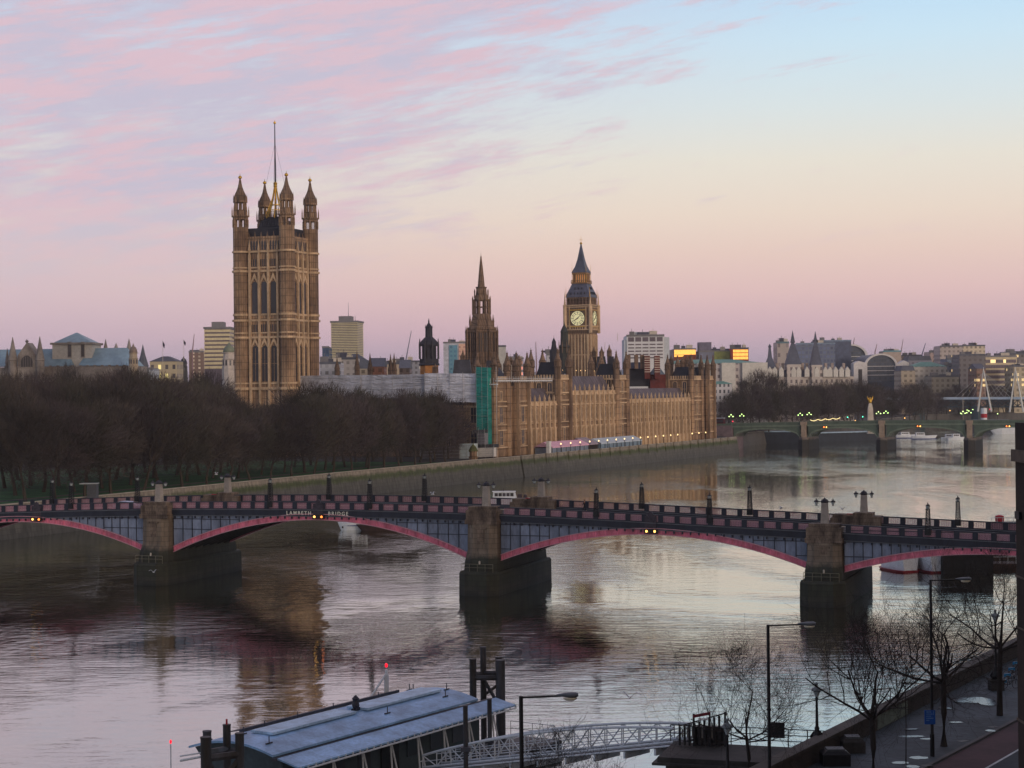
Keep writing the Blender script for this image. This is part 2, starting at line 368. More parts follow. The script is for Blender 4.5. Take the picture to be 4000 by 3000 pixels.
# ---- river walls (stone, moss and algae bands that follow the tide mark)
def tidal(name, top, moss, mud, z0, z1, z2, low=C(40, 42, 40)):
    m, t, b = newmat(name); n = t.nodes; l = t.links
    tcn = n.new('ShaderNodeTexCoord'); sp = n.new('ShaderNodeSeparateXYZ'); l.new(tcn.outputs['Object'], sp.inputs[0])
    nz = n.new('ShaderNodeTexNoise'); l.new(tcn.outputs['Object'], nz.inputs['Vector']); nz.inputs['Scale'].default_value = .35; nz.inputs['Detail'].default_value = 6; nz.inputs['Roughness'].default_value = .7
    ad = n.new('ShaderNodeMath'); ad.operation = 'MULTIPLY_ADD'; l.new(nz.outputs[0], ad.inputs[0]); ad.inputs[1].default_value = 2.6; 
    s2 = n.new('ShaderNodeMath'); s2.operation = 'SUBTRACT'; l.new(sp.outputs[2], s2.inputs[0]); s2.inputs[1].default_value = 1.3; l.new(s2.outputs[0], ad.inputs[2])
    mr = n.new('ShaderNodeMapRange'); l.new(ad.outputs[0], mr.inputs[0]); mr.inputs[1].default_value = 0; mr.inputs[2].default_value = z2 * 1.25
    rp = n.new('ShaderNodeValToRGB'); l.new(mr.outputs[0], rp.inputs[0]); cr = rp.color_ramp
    zs = z2 * 1.25; st = [(0, low), (z0 / zs, mud), ((z0 + .7) / zs, moss), (z1 / zs, moss), ((z1 + .9) / zs, top)]
    while len(cr.elements) < 5: cr.elements.new(.5)
    for e, (p, c) in zip(cr.elements, st): e.position = min(1, p); e.color = c
    nf = n.new('ShaderNodeTexNoise'); mp = n.new('ShaderNodeMapping'); mp.inputs['Scale'].default_value = (1, 1, .15); l.new(tcn.outputs['Object'], mp.inputs[0]); l.new(mp.outputs[0], nf.inputs['Vector']); nf.inputs['Scale'].default_value = 1.2; nf.inputs['Detail'].default_value = 5
    m2 = n.new('ShaderNodeMapRange'); l.new(nf.outputs[0], m2.inputs[0]); m2.inputs[1].default_value = .3; m2.inputs[2].default_value = .7; m2.inputs[3].default_value = .6; m2.inputs[4].default_value = 1.25
    mx = n.new('ShaderNodeMix'); mx.data_type = 'RGBA'; mx.blend_type = 'MULTIPLY'; mx.inputs[0].default_value = 1; l.new(rp.outputs[0], mx.inputs[6]); l.new(m2.outputs[0], mx.inputs[7]); l.new(mx.outputs[2], b.inputs['Base Color'])
    b.inputs['Roughness'].default_value = .8
    return m
WALLM = joints(tidal('river_wall_stone', C(132, 122, 110), C(66, 74, 38), C(84, 82, 76), 4.0, 5.5, 7.5, C(70, 70, 68)), 2.2, 1.0, .1, .6)
def wallrun(name, label, pts, top, thick=1.2, foot=-1, cop=.25, piers=0, m=None):
    t = thing(name, label, 'river wall', (pts[0].x, pts[0].y, 0)); o = pts[0]
    body = MB(); copm = MB(); pr = MB()
    for p, q in zip(pts, pts[1:]):
        d = (q - p).normalized(); nrm = Vector((d.y, -d.x, 0)); a = p - o; b_ = q - o
        ring = lambda v: [(v.x + nrm.x * s, v.y + nrm.y * s, z) for s, z in ((1.6, foot), (.15, top - cop), (-thick, top - cop), (-thick, foot))]
        body.loft([ring(a), ring(b_)])
        cr_ = lambda v: [(v.x + nrm.x * s, v.y + nrm.y * s, z) for s, z in ((.32, top - cop + .01), (.32, top), (-.5, top), (-.5, top - cop + .01))]
        copm.loft([cr_(a + d * .01), cr_(b_)])
        if piers:
            n_ = int((q - p).length / piers)
            for k in range(1, n_): 
                c = a + d * (k * piers); pr.at(c.x + nrm.x * .35, c.y + nrm.y * .35, 0, atan2(d.y, d.x)); pr.box(-.5, .5, -.45, .4, 2, top + .15)
    body.build('wall', m or WALLM, t); copm.build('coping', mat('coping_stone', C(146, 140, 130), .85, .2, .4), t)
    if piers: pr.build('buttress', m or WALLM, t)['kind'] = 'stuff'
    return t
wallrun('river_wall', 'long stone river wall of the gardens with a mossy green band above the water', [WA0, WA, WB, WC, TS + Vector((-.6, -3, 0))], 7.3, piers=0)
wallrun('terrace_wall', 'mossy stone river wall under the riverside terrace of the gothic palace', [TS, TN], 7.3, piers=9.5)
wallrun('embankment_wall', 'grey embankment wall beyond the green arched bridge', WBR, 6.6, m=mat('grey_granite', C(84, 82, 80), .85, .3, .1))
# terrace floor
mb = MB(); mb.quad(*[(v.x, v.y, GZ + .012) for v in (SE, TS, TN, NE)]); struct('terrace', mb, mat('terrace_paving', C(120, 108, 96), .85, .2, .3))
# stone turret where garden wall meets the terrace
kt = W(1849, 1790, 590); t = thing('stone_kiosk', 'small stone river turret with pointed mossy roof ending the garden wall', 'turret', (kt.x, kt.y, 0))
mb = MB(); mb.lathe([(1.5, -.5), (1.45, 7.4), (1.7, 7.5), (1.7, 7.8), (1.35, 7.8), (1.35, 9.3), (1.55, 9.4), (1.55, 9.6)], 8); mb.build('wall', STONE, t)
mb = MB(); mb.lathe([(1.75, 9.6), (1.0, 11.0), (.1, 11.9), (.1, 12.4)], 8); mb.build('roof', mat('mossy_roof', C(84, 86, 52), .9, .3, .8), t)

# ---- far hills
mb = MB(); random.seed(5)
prev = None; HM = mat('hill_woods', C(54, 66, 72), .95, .3, .002)
xs = [-3200 + i * 120 for i in range(60)]
hz = [70 + 32 * sin(x * .0011 + .6) + 14 * sin(x * .0041) + 8 * sin(x * .011) + random.uniform(-3, 3) for x in xs]
for (x0, h0), (x1, h1) in zip(zip(xs, hz), zip(xs[1:], hz[1:])):
    mb.loft([[(x0, 7600, 6), (x0, 8200, h0), (x0, 9200, 6)], [(x1, 7600, 6), (x1, 8200, h1), (x1, 9200, 6)]], cap=False)
struct('hills', mb, HM)

# ================================================================== PALACE
BZ = GZ
FT = F
def pu(px, py=1600):            # position along the river front from a photo column
    k = D(px, py)[0] / F; return (k * SE.y - SE.x) / (PD.x - k * PD.y)
def pz(px, py, v=0):            # height above ground of a photo row on the river front (v metres back)
    u = pu(px, py); Z = SE.y + PD.y * u + PD.x * v * 1.0; return HT(px, py, Z) - BZ
pal = thing('palace', 'long honey coloured gothic palace with turrets and riverside front of many buttressed bays', 'palace', (SE.x, SE.y, BZ), PROT)
def turret(parent, x, y, z0, zcap, ztip, r, body=STONE_D, m2=STONE_D, n=8, name='turret', lab=None):
    """octagonal gothic turret: shaft, moulded neck, ogee cap and finial"""
    mb = MB(); mb.at(x, y); k = ztip - zcap
    mb.lathe([(r, z0), (r, zcap - 2.2), (r * 1.22, zcap - 2.0), (r * 1.22, zcap - 1.7), (r * .86, zcap - 1.6), (r * .86, zcap - .2), (r * 1.15, zcap), (r * 1.15, zcap + .25)], n)
    for i in range(4):
        a = i * pi / 2 + pi / 4; mb.at(x + r * 1.05 * cos(a), y + r * 1.05 * sin(a)); mb.lathe([(r * .14, zcap - 1.8), (r * .12, zcap), (.02, zcap + .9)], 4)
    o = mb.build(name, body, parent)
    mb = MB(); mb.at(x, y)
    mb.lathe([(r * .95, zcap + .25), (r * .92, zcap + k * .12), (r * .62, zcap + k * .34), (r * .34, zcap + k * .58), (r * .2, zcap + k * .78), (r * .3, zcap + k * .80), (r * .3, zcap + k * .83), (r * .1, zcap + k * .85), (.03, ztip)], n)
    mb.build('spire', m2, o)
    return o
# --- window prototype: stone mullions in front of leaded glass, drawn facing -y
def window_mesh(w, h, lights=2, transoms=1, arch=True, name='window', glass=GLASS_D, frame=STONE2, t=.14):
    mb = MB(); mb.mi = 1; top = h
    if arch:
        pts = [(-w / 2, 0), (w / 2, 0), (w / 2, h - w * .5)] + [(w / 2 * cos(a), h - w * .5 + w * .5 * sin(a)) for a in (pi / 5, 2 * pi / 5, pi / 2, 3 * pi / 5, 4 * pi / 5)] + [(-w / 2, h - w * .5)]
    else: pts = [(-w / 2, 0), (w / 2, 0), (w / 2, h), (-w / 2, h)]
    mb.extr(pts, -.06, .02); mb.mi = 0
    for i in range(1, lights): x = -w / 2 + w * i / lights; mb.box(x - t / 2, x + t / 2, -.16, -.05, 0, h * (.93 if arch else 1))
    for i in range(1, transoms + 1): z = h * i / (transoms + 1); mb.box(-w / 2, w / 2, -.15, -.052, z - t / 2, z + t / 2)
    mb.box(-w / 2 - .22, -w / 2, -.22, .02, -.1, h); mb.box(w / 2, w / 2 + .22, -.22, .02, -.1, h); mb.box(-w / 2 - .25, w / 2 + .25, -.3, .02, -.35, -.1)
    if arch: mb.box(-w / 2 - .22, w / 2 + .22, -.26, .02, h + .001, h + .25)
    return mb.mesh(name, [frame, glass])
NWIN = {}
def put_window(parent, me, x, y, z, rz=0, lab=None):
    c = NWIN.get(parent.name, 0)
    o = link('window', me, parent); o.location = (x, y, z); o.rotation_euler = (0, 0, rz); NWIN[parent.name] = c + 1
    return o
zb = [0, 3.4, 9.0, 11.2, 17.2, 18.9]                 # plinth, floor bands, cornice (above ground)
u_b0, u_b1 = pu(2065), pu(2178)                      # range between south pavilion and central towers
u_c1 = pu(2446); u_d1 = pu(2700); u_e1 = pu(2785)
# main bodies
body = MB(); trim = MB(); roof = MB(); butt = MB()
def range_(u0, u1, ztop, nb, v0=0, storey3=False, depth=24):
    body.at(); body.box(u0, u1, v0, v0 + depth, 0, ztop)
    trim.at(); roof.at()
    for z0, z1, pr in ((0, 3.4, .45), (9.0, 9.4, .35), (11.0, 11.3, .3), (17.2, 17.7, .5)) + (((ztop - .5, ztop, .55),) if storey3 else ()):
        trim.box(u0 - .02 if 0 else u0, u1, v0 - pr, v0 - .002, z0, z1)
    zp = ztop
    step = (u1 - u0) / nb
    for i in range(nb + 1):
        x = u0 + i * step; butt.at(x, v0, 0)
        butt.box(-.42, .42, -1.15, -.01, 0, 9.2); butt.box(-.36, .36, -.95, -.012, 9.2, zp + .4)
        butt.lathe([(.42, zp + .4), (.36, zp + 1.8), (.5, zp + 1.9), (.04, zp + 3.6)], 4, 0, -.5)
    # pierced parapet of merlons
    for i in range(nb * 3):
        x = u0 + (i + .5) * step / 3; trim.box(x - step * .115, x + step * .115, v0 - .3, v0 - .05, zp + .001, zp + 1.15)
    trim.box(u0, u1, v0 - .28, v0 - .06, zp + .002, zp + .5)
    return step
def lower_windows(u0, nb, step, v0=0, rz=0, third=False):
    for i in range(nb):
        x = u0 + (i + .5) * step
        put_window(pal, WM_A, x, v0, 11.9); put_window(pal, WM_A, x, v0, 4.1)
        if third: put_window(pal, WM_B, x, v0, 18.3)
WM_A = window_mesh(1.5, 4.6, 2, 1, True); WM_B = window_mesh(1.35, 2.6, 2, 0, True); WM_C = window_mesh(2.3, 5.2, 2, 1, False); WM_D = window_mesh(1.7, 6.2, 2, 1, True); WM_S = window_mesh(1.2, 2.2, 2, 0, False)
nbB, nbC, nbD = 6, 11, 17
sB = range_(u_b0, u_b1, 17.7, nbB); lower_windows(u_b0, nbB, sB)
uc0 = pu(2222); uc9 = pu(2407)
sC = range_(uc0, uc9, 21.4, 10, storey3=True); lower_windows(uc0, 10, sC, third=True)
sD = range_(u_c1, u_d1, 17.7, nbD); lower_windows(u_c1, nbD, sD)
# steep iron roofs behind the parapets
for (u0, u1, zt, zr) in ((u_b0, u_b1, 17.7, 23.5), (uc0, uc9, 21.4, 28.0), (u_c1, u_d1, 17.7, 23.0)):
    roof.at(); roof.loft([[(u0, 1.6, zt), (u1, 1.6, zt), (u1, 13, zt), (u0, 13, zt)], [(u0, 5.6, zr), (u1, 5.6, zr), (u1, 9.5, zr), (u0, 9.5, zr)]])
    nr = int((u1 - u0) / 4.3)
    for i in range(nr * 2 + 1):
        x = u0 + (u1 - u0) * i / (nr * 2); roof.tube((x, 1.6, zt), (x, 5.6, zr), .13, n=4)
body.build('wall', STONE, pal); trim.build('string_course', STONE2, pal); butt.build('buttress', STONE2, pal)['kind'] = 'stuff'; roof.build('roof', mat('ribbed_iron_roof', C(92, 84, 92), .6, .35, .25, (1, 1, .3)), pal)

def pav(u0, u1, v0, v1, z1, zroof, ztur, capz, r=1.35, corners=(0, 1, 2, 3), se=2, ne=2, base=0, name='tower', lab=None, rooftop=True, win=True):
    """square gothic tower with octagonal corner turrets and a steep iron roof"""
    mb = MB(); mb.box(u0, u1, v0, v1, base, z1)
    for i in corners: mb.lathe([(r, base), (r, z1 - .301)], 8, (u0, u1, u1, u0)[i], (v0, v0, v1, v1)[i])
    o = mb.build('tower_wall', STONE, pal)
    if lab: o['label'] = lab
    tr = MB()
    for z, pr, h in ((3.1, .5, .4), (9.0, .35, .4), (11.0, .3, .3), (17.2, .5, .5), (18.9, .35, .35), (z1 - 5.6 if z1 > 27 else 99, .45, .5), (z1 - .6, .5, .6)):
        if z > z1 or z < base: continue
        tr.box(u0 - pr, u1 + pr, v0 - pr, v1 + pr, z, z + h)
    nm = max(3, int((u1 - u0) / 1.1))
    for i in range(nm): x = u0 + (u1 - u0) * (i + .5) / nm; tr.box(x - .3, x + .3, v0 - .35, v0 - .05, z1 + .001, z1 + 1.3)
    nm = max(3, int((v1 - v0) / 1.1))
    for i in range(nm): y = v0 + (v1 - v0) * (i + .5) / nm; tr.box(u0 - .35, u0 - .05, y - .3, y + .3, z1 + .002, z1 + 1.3)
    tr.build('cornice', STONE2, o)
    if rooftop:
        rf = MB(); rf.hip(u0 + 1, u1 - 1, v0 + 1, v1 - 1, z1 - .01, zroof, (u1 - u0) * .16, (v1 - v0) * .16)
        k = 5
        for i in range(k): x = u0 + 2.4 + (u1 - u0 - 4.8) * i / (k - 1); rf.tube((x, (v0 + v1) / 2, zroof), (x, (v0 + v1) / 2, zroof + 1), .07, .02, 4)
        rf.build('roof', IRON_D, o)
    cs = [(u0, v0), (u1, v0), (u1, v1), (u0, v1)]
    for i in corners:
        x, y = cs[i]; zz = ztur; turret(o, x, y, z1 - .3, capz, zz, r)
    return o
# south pavilion: two towers and the recess between
S_top = 26.5
o = pav(0.6, pu(1986), .3, 12, S_top, 27, 36.8, 31.6, 1.3, (0, 1, 2), rooftop=False, lab='square southern tower of the palace end, edged by scaffold poles')
for z in (4.1, 11.9): put_window(pal, WM_C, pu(1960), .3, z)
put_window(pal, WM_B, pu(1960), .3, 19.8)
o = pav(pu(2022), u_b0 - .2, .3, 12, S_top, 27, 36.8, 31.6, 1.3, (0, 1, 2), rooftop=False)
for z in (4.1, 11.9): put_window(pal, WM_C, pu(2044), .3, z)
mb = MB(); mb.box(pu(1986), pu(2022), 1.6, 12, 0, 24.5)
for i in range(3): x = pu(1986) + (pu(2022) - pu(1986)) * (i + .5) / 3; mb.box(x - .25, x + .25, .9, 1.59, 0, 24.5)
mb.build('recessed_wall', STONE, pal)
mb = MB(); mb.gable(pu(1986), pu(2022), 2, 12, 24.5, 31, 'x'); mb.hip(2, pu(2060), 12, 24, 20, 29, 3, 3); mb.build('roof', IRON_D, pal)
# south return wall, running west behind the trees and the sheeting
mb = MB(); mb.box(0, 11, 12.001, 84, 0, 18); 
for i in range(15): mb.box(-.9, 0, 15 + i * 4.9, 15.9 + i * 4.9, 0, 18.4)
mb.build('south_wall', STONE_D, pal)
for i in range(14):
    for z in (4.1, 11.4): put_window(pal, WM_A, 0, 17.9 + i * 4.9, z, -pi / 2)
for z in (4.1, 11.9): 
    for y in (3.4, 8.2): put_window(pal, WM_C, .6, y, z, -pi / 2)
mb = MB(); mb.hip(2, 30, 14, 80, 18, 24, 6, 6); mb.box(12, 200, 24.2, 58, 0, 19); mb.build('roof', IRON, pal)
# central towers
T1 = pav(pu(2178), uc0, -.25, 10.6, 27.2, 33.2, 38.6, 33.3, 1.25, (0, 1, 2, 3), lab='tower at the south end of the raised central block')
T2 = pav(uc9, u_c1, -.25, 10.6, 27.2, 33.0, 38.6, 33.0, 1.25, (0, 1, 2, 3), lab='tower at the north end of the raised central block')
for uu, tw in ((pu(2200), 0), (pu(2428), 0)):
    for z in (4.1, 11.9, 21.3): put_window(pal, WM_A, uu, -.25, z)
for uu in (pu(2178), uc9):
    for y in (3.0, 7.4): put_window(pal, WM_D, uu, y, 19.2 if uu < 100 else 20.5, -pi / 2)
# north pavilion
T3 = pav(u_d1, pu(2738), -.3, 10.8, 27.0, 32.2, 38.2, 33.0, 1.2, (0, 1, 2, 3), lab='pale banded tower near the north end of the river front')
T4 = pav(pu(2762), u_e1, -.3, 10.8, 27.0, 32.2, 38.2, 33.0, 1.2, (0, 1, 2, 3), lab='last tower at the north corner of the river front')
mb = MB(); mb.box(pu(2738), pu(2762), 1.2, 11, 0, 23.4); mb.build('recessed_wall', STONE, pal)
for uu in (pu(2719), pu(2774)):
    for z in (4.1, 11.9, 19.6): put_window(pal, WM_A, uu, -.3, z)
for y in (3.0, 7.4): put_window(pal, WM_D, u_d1, y, 19.4, -pi / 2)
# roofs and blocks behind the front
def back(px0, px1, ytop, Z, ybase, dep, m, name, pitch=0, roofm=IRON_D):
    a = W(px0, ytop, Z); b_ = W(px1, ytop, Z); zt = a.z; z0 = W(px0, ybase, Z).z if ybase else GZ
    return a, b_, zt, z0
PI_ = pal.matrix_basis.inverted() if False else None
def toloc(v):                      # world -> palace frame
    d = Vector((v.x - SE.x, v.y - SE.y, 0)); return Vector((d.x * PD.x + d.y * PD.y, -(d.x * PN.x + d.y * PN.y), v.z - BZ))
def pbox(px0, px1, y0, y1, Z, dep=8, mats=STONE_D, name='rear_block', roofz=None, rm=IRON_D, inset=.3):
    a = toloc(W(px0, y0, Z)); b_ = toloc(W(px1, y0, Z)); h0 = a.z; h1 = W(px0, y1, Z).z - BZ
    w = (W(px1, y0, Z) - W(px0, y0, Z)).length; c = (a + b_) / 2
    mb = MB(); mb.at(c.x, c.y, 0, -PROT); mb.box(-w / 2, w / 2, 0, dep, h1, h0); o = mb.build(name, mats, pal)
    if roofz:
        rz_ = W(px0, roofz, Z).z - BZ; mb = MB(); mb.at(c.x, c.y, 0, -PROT); mb.hip(-w / 2 + .2, w / 2 - .2, .2, dep - .2, h0, rz_, w * inset, dep * inset); mb.build('roof', rm, o)
    return o
def ptur(px, ytip, ycap, ybase, Z, r=1.1, **k):
    a = toloc(W(px, ytip, Z)); return turret(pal, a.x, a.y, W(px, ybase, Z).z - BZ, W(px, ycap, Z).z - BZ, a.z, r, **k)
BRK = mat('banded_brick', C(96, 44, 40), .85, .3, .5)
pbox(2330, 2372, 1437, 1530, 780, 10, STONE_D, 'rear_block', 1392, inset=.12); pbox(2376, 2404, 1437, 1530, 781, 10, STONE_D, 'rear_block', 1392, inset=.12)
pbox(2450, 2540, 1440, 1510, 775, 16, IRON_D, 'rear_block', 1415, IRON, .2)
for x in (2449, 2479, 2502): pbox(x, x + 14, 1386, 1440, 770, 3, STONE_D, 'chimney_stack')
for x in (2518, 2557):
    o = pbox(x, x + 21, 1390, 1480, 768, 4, BRK, 'chimney_stack'); a = toloc(W(x, 1400, 768)); b_ = toloc(W(x + 21, 1400, 768)); c = (a + b_) / 2
    mb = MB(); mb.at(c.x, c.y, 0, -PROT)
    for i in range(7): z = W(x, 1400 + i * 9, 768).z - BZ; mb.box(-1.25, 1.25, -.06, 0, z, z + .3)
    mb.build('stone_bands', STONE_P, o)
pbox(2540, 2600, 1463, 1520, 772, 12, BRK, 'brick_gable', 1435, mat('slate_blue', C(96, 112, 128), .5, .3, .4), .3)
pbox(1765, 1845, 1478, 1540, 690, 14, STONE_D, 'rear_block', 1405, mat('lead_dark', C(58, 60, 72), .6, .3, .3), .1)
pbox(1895, 1932, 1460, 1540, 688, 14, STONE_D, 'rear_block', 1408, IRON_D, .1)
for px, yt, yc, yb, Z in ((1808, 1365, 1395, 1500, 700), (1996, 1392, 1410, 1480, 690), (1938, 1395, 1420, 1480, 690), (2027, 1385, 1405, 1470, 700), (2350, 1352, 1378, 1440, 790), (2380, 1345, 1372, 1440, 795), (2320, 1350, 1378, 1450, 790), (2665, 1390, 1412, 1470, 800), (2685, 1388, 1408, 1470, 800), (2622, 1388, 1405, 1470, 806), (1700, 1418, 1436, 1475, 680)):
    ptur(px, yt, yc, yb, Z, 1.0)
# flagpoles and light strings stay small parts
mb = MB()
for px, y0, y1, Z in ((2363, 1337, 1380, 800), (1998, 1425, 1500, 640), (2007, 1436, 1500, 640), (2412, 1300, 1330, 700)):
    a = toloc(W(px, y0, Z)); b_ = W(px, y1, Z).z - BZ; mb.tube((a.x, a.y, b_), (a.x, a.y, a.z), .12, .08, 5)
mb.build('flagpole', STONE_P, pal)
# row of small roof lamps above the central block
LAMPW = emit('lamp_warm', (1.0, .62, .25, 1), 2.5)
for i in range(12):
    px = 2252 + i * 17.5; a = toloc(W(px, 1443 + i * .1, 700)); me = None
    mb = MB(); mb.lathe([(.05, -.16), (.13, 0), (.05, .16)], 6); mb.smooth = True
    o = mb.build('roof_lamp', LAMPW, pal); o.location = (pu(px) + 3, 10.8, pz(px, 1444 + i * .4, 10.8))

# ---- Victoria-style great square tower (south west)
def great_tower():
    Z = 650; c = W(1086, 1700, Z); phi = radians(20.3)
    t = thing('great_square_tower', 'tallest square gothic tower with four crowned corner turrets and a flagpole on top', 'tower', (c.x, c.y, BZ), -phi)
    s = Z / F; zz = lambda y: HT(1086, y, Z) - BZ
    H = 9.3; r = 2.75; ztop = zz(930); zpar = zz(905)
    mb = MB(); mb.box(-H, H, -H, H, 0, ztop); w = mb.build('wall', STONE, t)
    cor = MB()
    for y0, y1, pr in ((985, 992, .5), (1048, 1053, .35), (1060, 1068, .6), (1228, 1236, .4), (1250, 1258, .7), (1300, 1305, .4), (1316, 1324, .7), (1494, 1500, .4), (1512, 1522, .7), (1600, 1606, .5)):
        cor.box(-H - pr, H + pr, -H - pr, H + pr, zz(y1), zz(y0))
        for cx in (-H, H):
            for cy in (-H, H): cor.lathe([(r + pr * .8, zz(y1)), (r + pr * .8, zz(y0))], 8, cx, cy)
    cor.build('cornice', STONE2, t)
    WL = window_mesh(2.3, zz(1105) - zz(1228), 1, 0, True, t=.2, frame=STONE); WLo = window_mesh(2.3, zz(1352) - zz(1490), 2, 1, True, t=.2, frame=STONE)
    WR = window_mesh(.7, zz(1018) - zz(1046), 1, 0, False, frame=STONE); 
    for rz, (ox, oy) in ((0, (0, -H)), (pi / 2, (H, 0))):
        for k in (-1, 0, 1):
            x = k * 3.75
            for me, z in ((WL, zz(1228)), (WLo, zz(1490))):
                o = link('window', me, t); o.rotation_euler = (0, 0, rz); o.location = (ox + x * cos(rz), oy + x * sin(rz), z)
            for z in (zz(1046), zz(1298)):
                for j in range(4):
                    x2 = x + (j - 1.5) * .85; o = link('small_window', WR, t); o.rotation_euler = (0, 0, rz); o.location = (ox + x2 * cos(rz), oy + x2 * sin(rz), z)
        # buttress ribs between the windows and battlement panels
        rb = MB(); rb.at(ox, oy, 0, rz)
        for k in (-1.5, -.5, .5, 1.5):
            x = k * 3.75; rb.box(x - .38, x + .38, -.75, -.02, 0, zz(1000)); rb.lathe([(.4, zz(1000)), (.3, zz(985)), (.5, zz(983)), (.03, zz(940))], 4, x, -.4)
        for k in (-1, 0, 1):
            for zt_ in (1098, 1345):
                x = k * 3.75; rb.extr([(x - 1.7, zz(zt_ + 14)), (x - 1.3, zz(zt_ + 14)), (x, zz(zt_ - 8)), (x + 1.3, zz(zt_ + 14)), (x + 1.7, zz(zt_ + 14)), (x, zz(zt_ - 26))], -.5, -.03)
        rb.build('buttress', STONE2, t)
        bt = MB(); bt.at(ox, oy, 0, rz)
        for i in range(11):
            x = (i - 5) * 1.25; hh = zz(932 if i % 2 == 0 else 945); bt.box(x - .42, x + .42, .2, .7, zz(975), hh)
            if i % 2 == 0: bt.lathe([(.4, hh), (.3, hh + .5), (.02, hh + 2.1)], 4, x, .45)
        bt.box(-7, 7, .25, .65, zz(985), zz(955)); bt.build('battlement', STONE_D, t)
        ws = MB(); ws.at(ox, oy, 0, rz)
        for i in range(12): x = (i - 5.5) * 1.1; ws.extr([(x - .3, zz(982)), (x + .3, zz(982)), (x + .3, zz(952)), (x, zz(946)), (x - .3, zz(952))], -.12, .1)
        ws.build('arcade_openings', GLASS_D, t)
    rf = MB(); q = H - 1.6; a = H - 3.4
    rf.hip(-q, q, -q, q, zz(975), zz(896), .4, .4); rf.build('roof', IRON_D, t)
    up = MB(); q2 = 4.9; up.hip(-q2, q2, -q2, q2, zz(899), zz(862), 1.1, 1.1); up.box(-3.2, 3.2, -3.2, 3.2, zz(862), zz(850))
    for i in range(8):
        for sx_, sy_ in ((1, 0), (0, 1), (-1, 0), (0, -1)):
            k = (i - 3.5) * .95; x = sx_ * 4.7 + sy_ * k; y = sy_ * 4.7 + sx_ * k; up.tube((x, y, zz(885)), (x, y, zz(862)), .12, .05, 4)
    for i in range(7):
        for sx_, sy_ in ((1, 0), (0, 1), (-1, 0), (0, -1)):
            k = (i - 3) * .95; x = sx_ * 3.1 + sy_ * k; y = sy_ * 3.1 + sx_ * k; up.tube((x, y, zz(852)), (x, y, zz(826)), .16, .05, 4)
    up.build('roof_lantern', IRON_D, t)
    fl = MB(); fl.tube((0, 0, zz(850)), (0, 0, zz(720)), .42, .36, 8); fl.tube((0, 0, zz(720)), (0, 0, zz(483)), .34, .16, 8); fl.smooth = True; f_ = fl.build('flagpole', IRON_D, t)
    g = MB(); g.at(0, 0, 0)
    for k in range(8):
        a_ = k * pi / 4 + pi / 8; g.path([(4.3 * cos(a_), 4.3 * sin(a_), zz(855)), (2.6 * cos(a_), 2.6 * sin(a_), zz(815)), (1.2 * cos(a_), 1.2 * sin(a_), zz(778)), (.3 * cos(a_), .3 * sin(a_), zz(725))], [.22, .2, .17, .12], 5)
    for hh, rr in ((822, 2.9), (800, 2.0)): g.path([(rr * cos(k * pi / 4 + pi / 8), rr * sin(k * pi / 4 + pi / 8), zz(hh)) for k in range(9)], .14, 5)
    g.lathe([(.2, zz(735)), (.7, zz(728)), (.55, zz(722)), (.75, zz(716)), (.3, zz(710))], 8)
    g.lathe([(.1, zz(485)), (.5, zz(482)), (.45, zz(477)), (.1, zz(474)), (.02, zz(468))], 8); g.build('gilt_crown', GOLD, f_)
    st = MB()
    for k in range(4): a_ = k * pi / 2 + .3; st.tube((6.2 * cos(a_), 6.2 * sin(a_), zz(850)), (0, 0, zz(560)), .035, n=3)
    st.build('stay', IRON_D, f_)
    # corner turrets
    for cx in (-H, H):
        for cy in (-H, H):
            mb = MB(); mb.lathe([(r, 0), (r, zz(905)), (r * 1.0, zz(893))], 8, cx, cy)
            # open stages: eight shafts each
            for z0, z1, rr in ((zz(893), zz(863), r * .93), (zz(825), zz(798), r * .70)):
                for i in range(8):
                    a_ = i * pi / 4 + pi / 8; mb.lathe([(.36, z0), (.36, z1)], 6, cx + rr * cos(a_), cy + rr * sin(a_))
                    a2 = i * pi / 4; mb.lathe([(.09, z0), (.09, z1)], 4, cx + rr * .93 * cos(a2), cy + rr * .93 * sin(a2))
            mb.lathe([(r * 1.02, zz(863)), (r * 1.02, zz(853)), (r * 1.15, zz(851)), (r * 1.15, zz(848)), (r * .9, zz(846)), (r * .78, zz(827)), (r * .78, zz(825))], 8, cx, cy)
            mb.lathe([(r * .76, zz(798)), (r * .92, zz(796)), (r * .92, zz(790)), (r * .8, zz(789))], 8, cx, cy)
            for i in range(8):
                a_ = i * pi / 4 + pi / 8; mb.lathe([(.26, zz(853)), (.22, zz(830)), (.02, zz(810))], 4, cx + r * 1.08 * cos(a_), cy + r * 1.08 * sin(a_))
                mb.lathe([(.22, zz(797)), (.18, zz(780)), (.02, zz(764))], 4, cx + r * .86 * cos(a_), cy + r * .86 * sin(a_))
            o = mb.build('turret', STONE, t)
            sp = MB(); sp.lathe([(r * .8, zz(789)), (r * .84, zz(775)), (r * .72, zz(765)), (r * .5, zz(752)), (r * .32, zz(738)), (r * .2, zz(722)), (r * .13, zz(708)), (.25, zz(704))], 8, cx, cy); s_ = sp.build('spire', STONE_D, o)
            cwn = MB(); cwn.smooth = True; cwn.lathe([(.15, zz(705)), (.62, zz(702)), (.7, zz(698)), (.5, zz(694)), (.12, zz(692)), (.05, zz(683))], 10, cx, cy); cwn.build('gilt_crown', GOLD, s_)
    return t
great_tower()

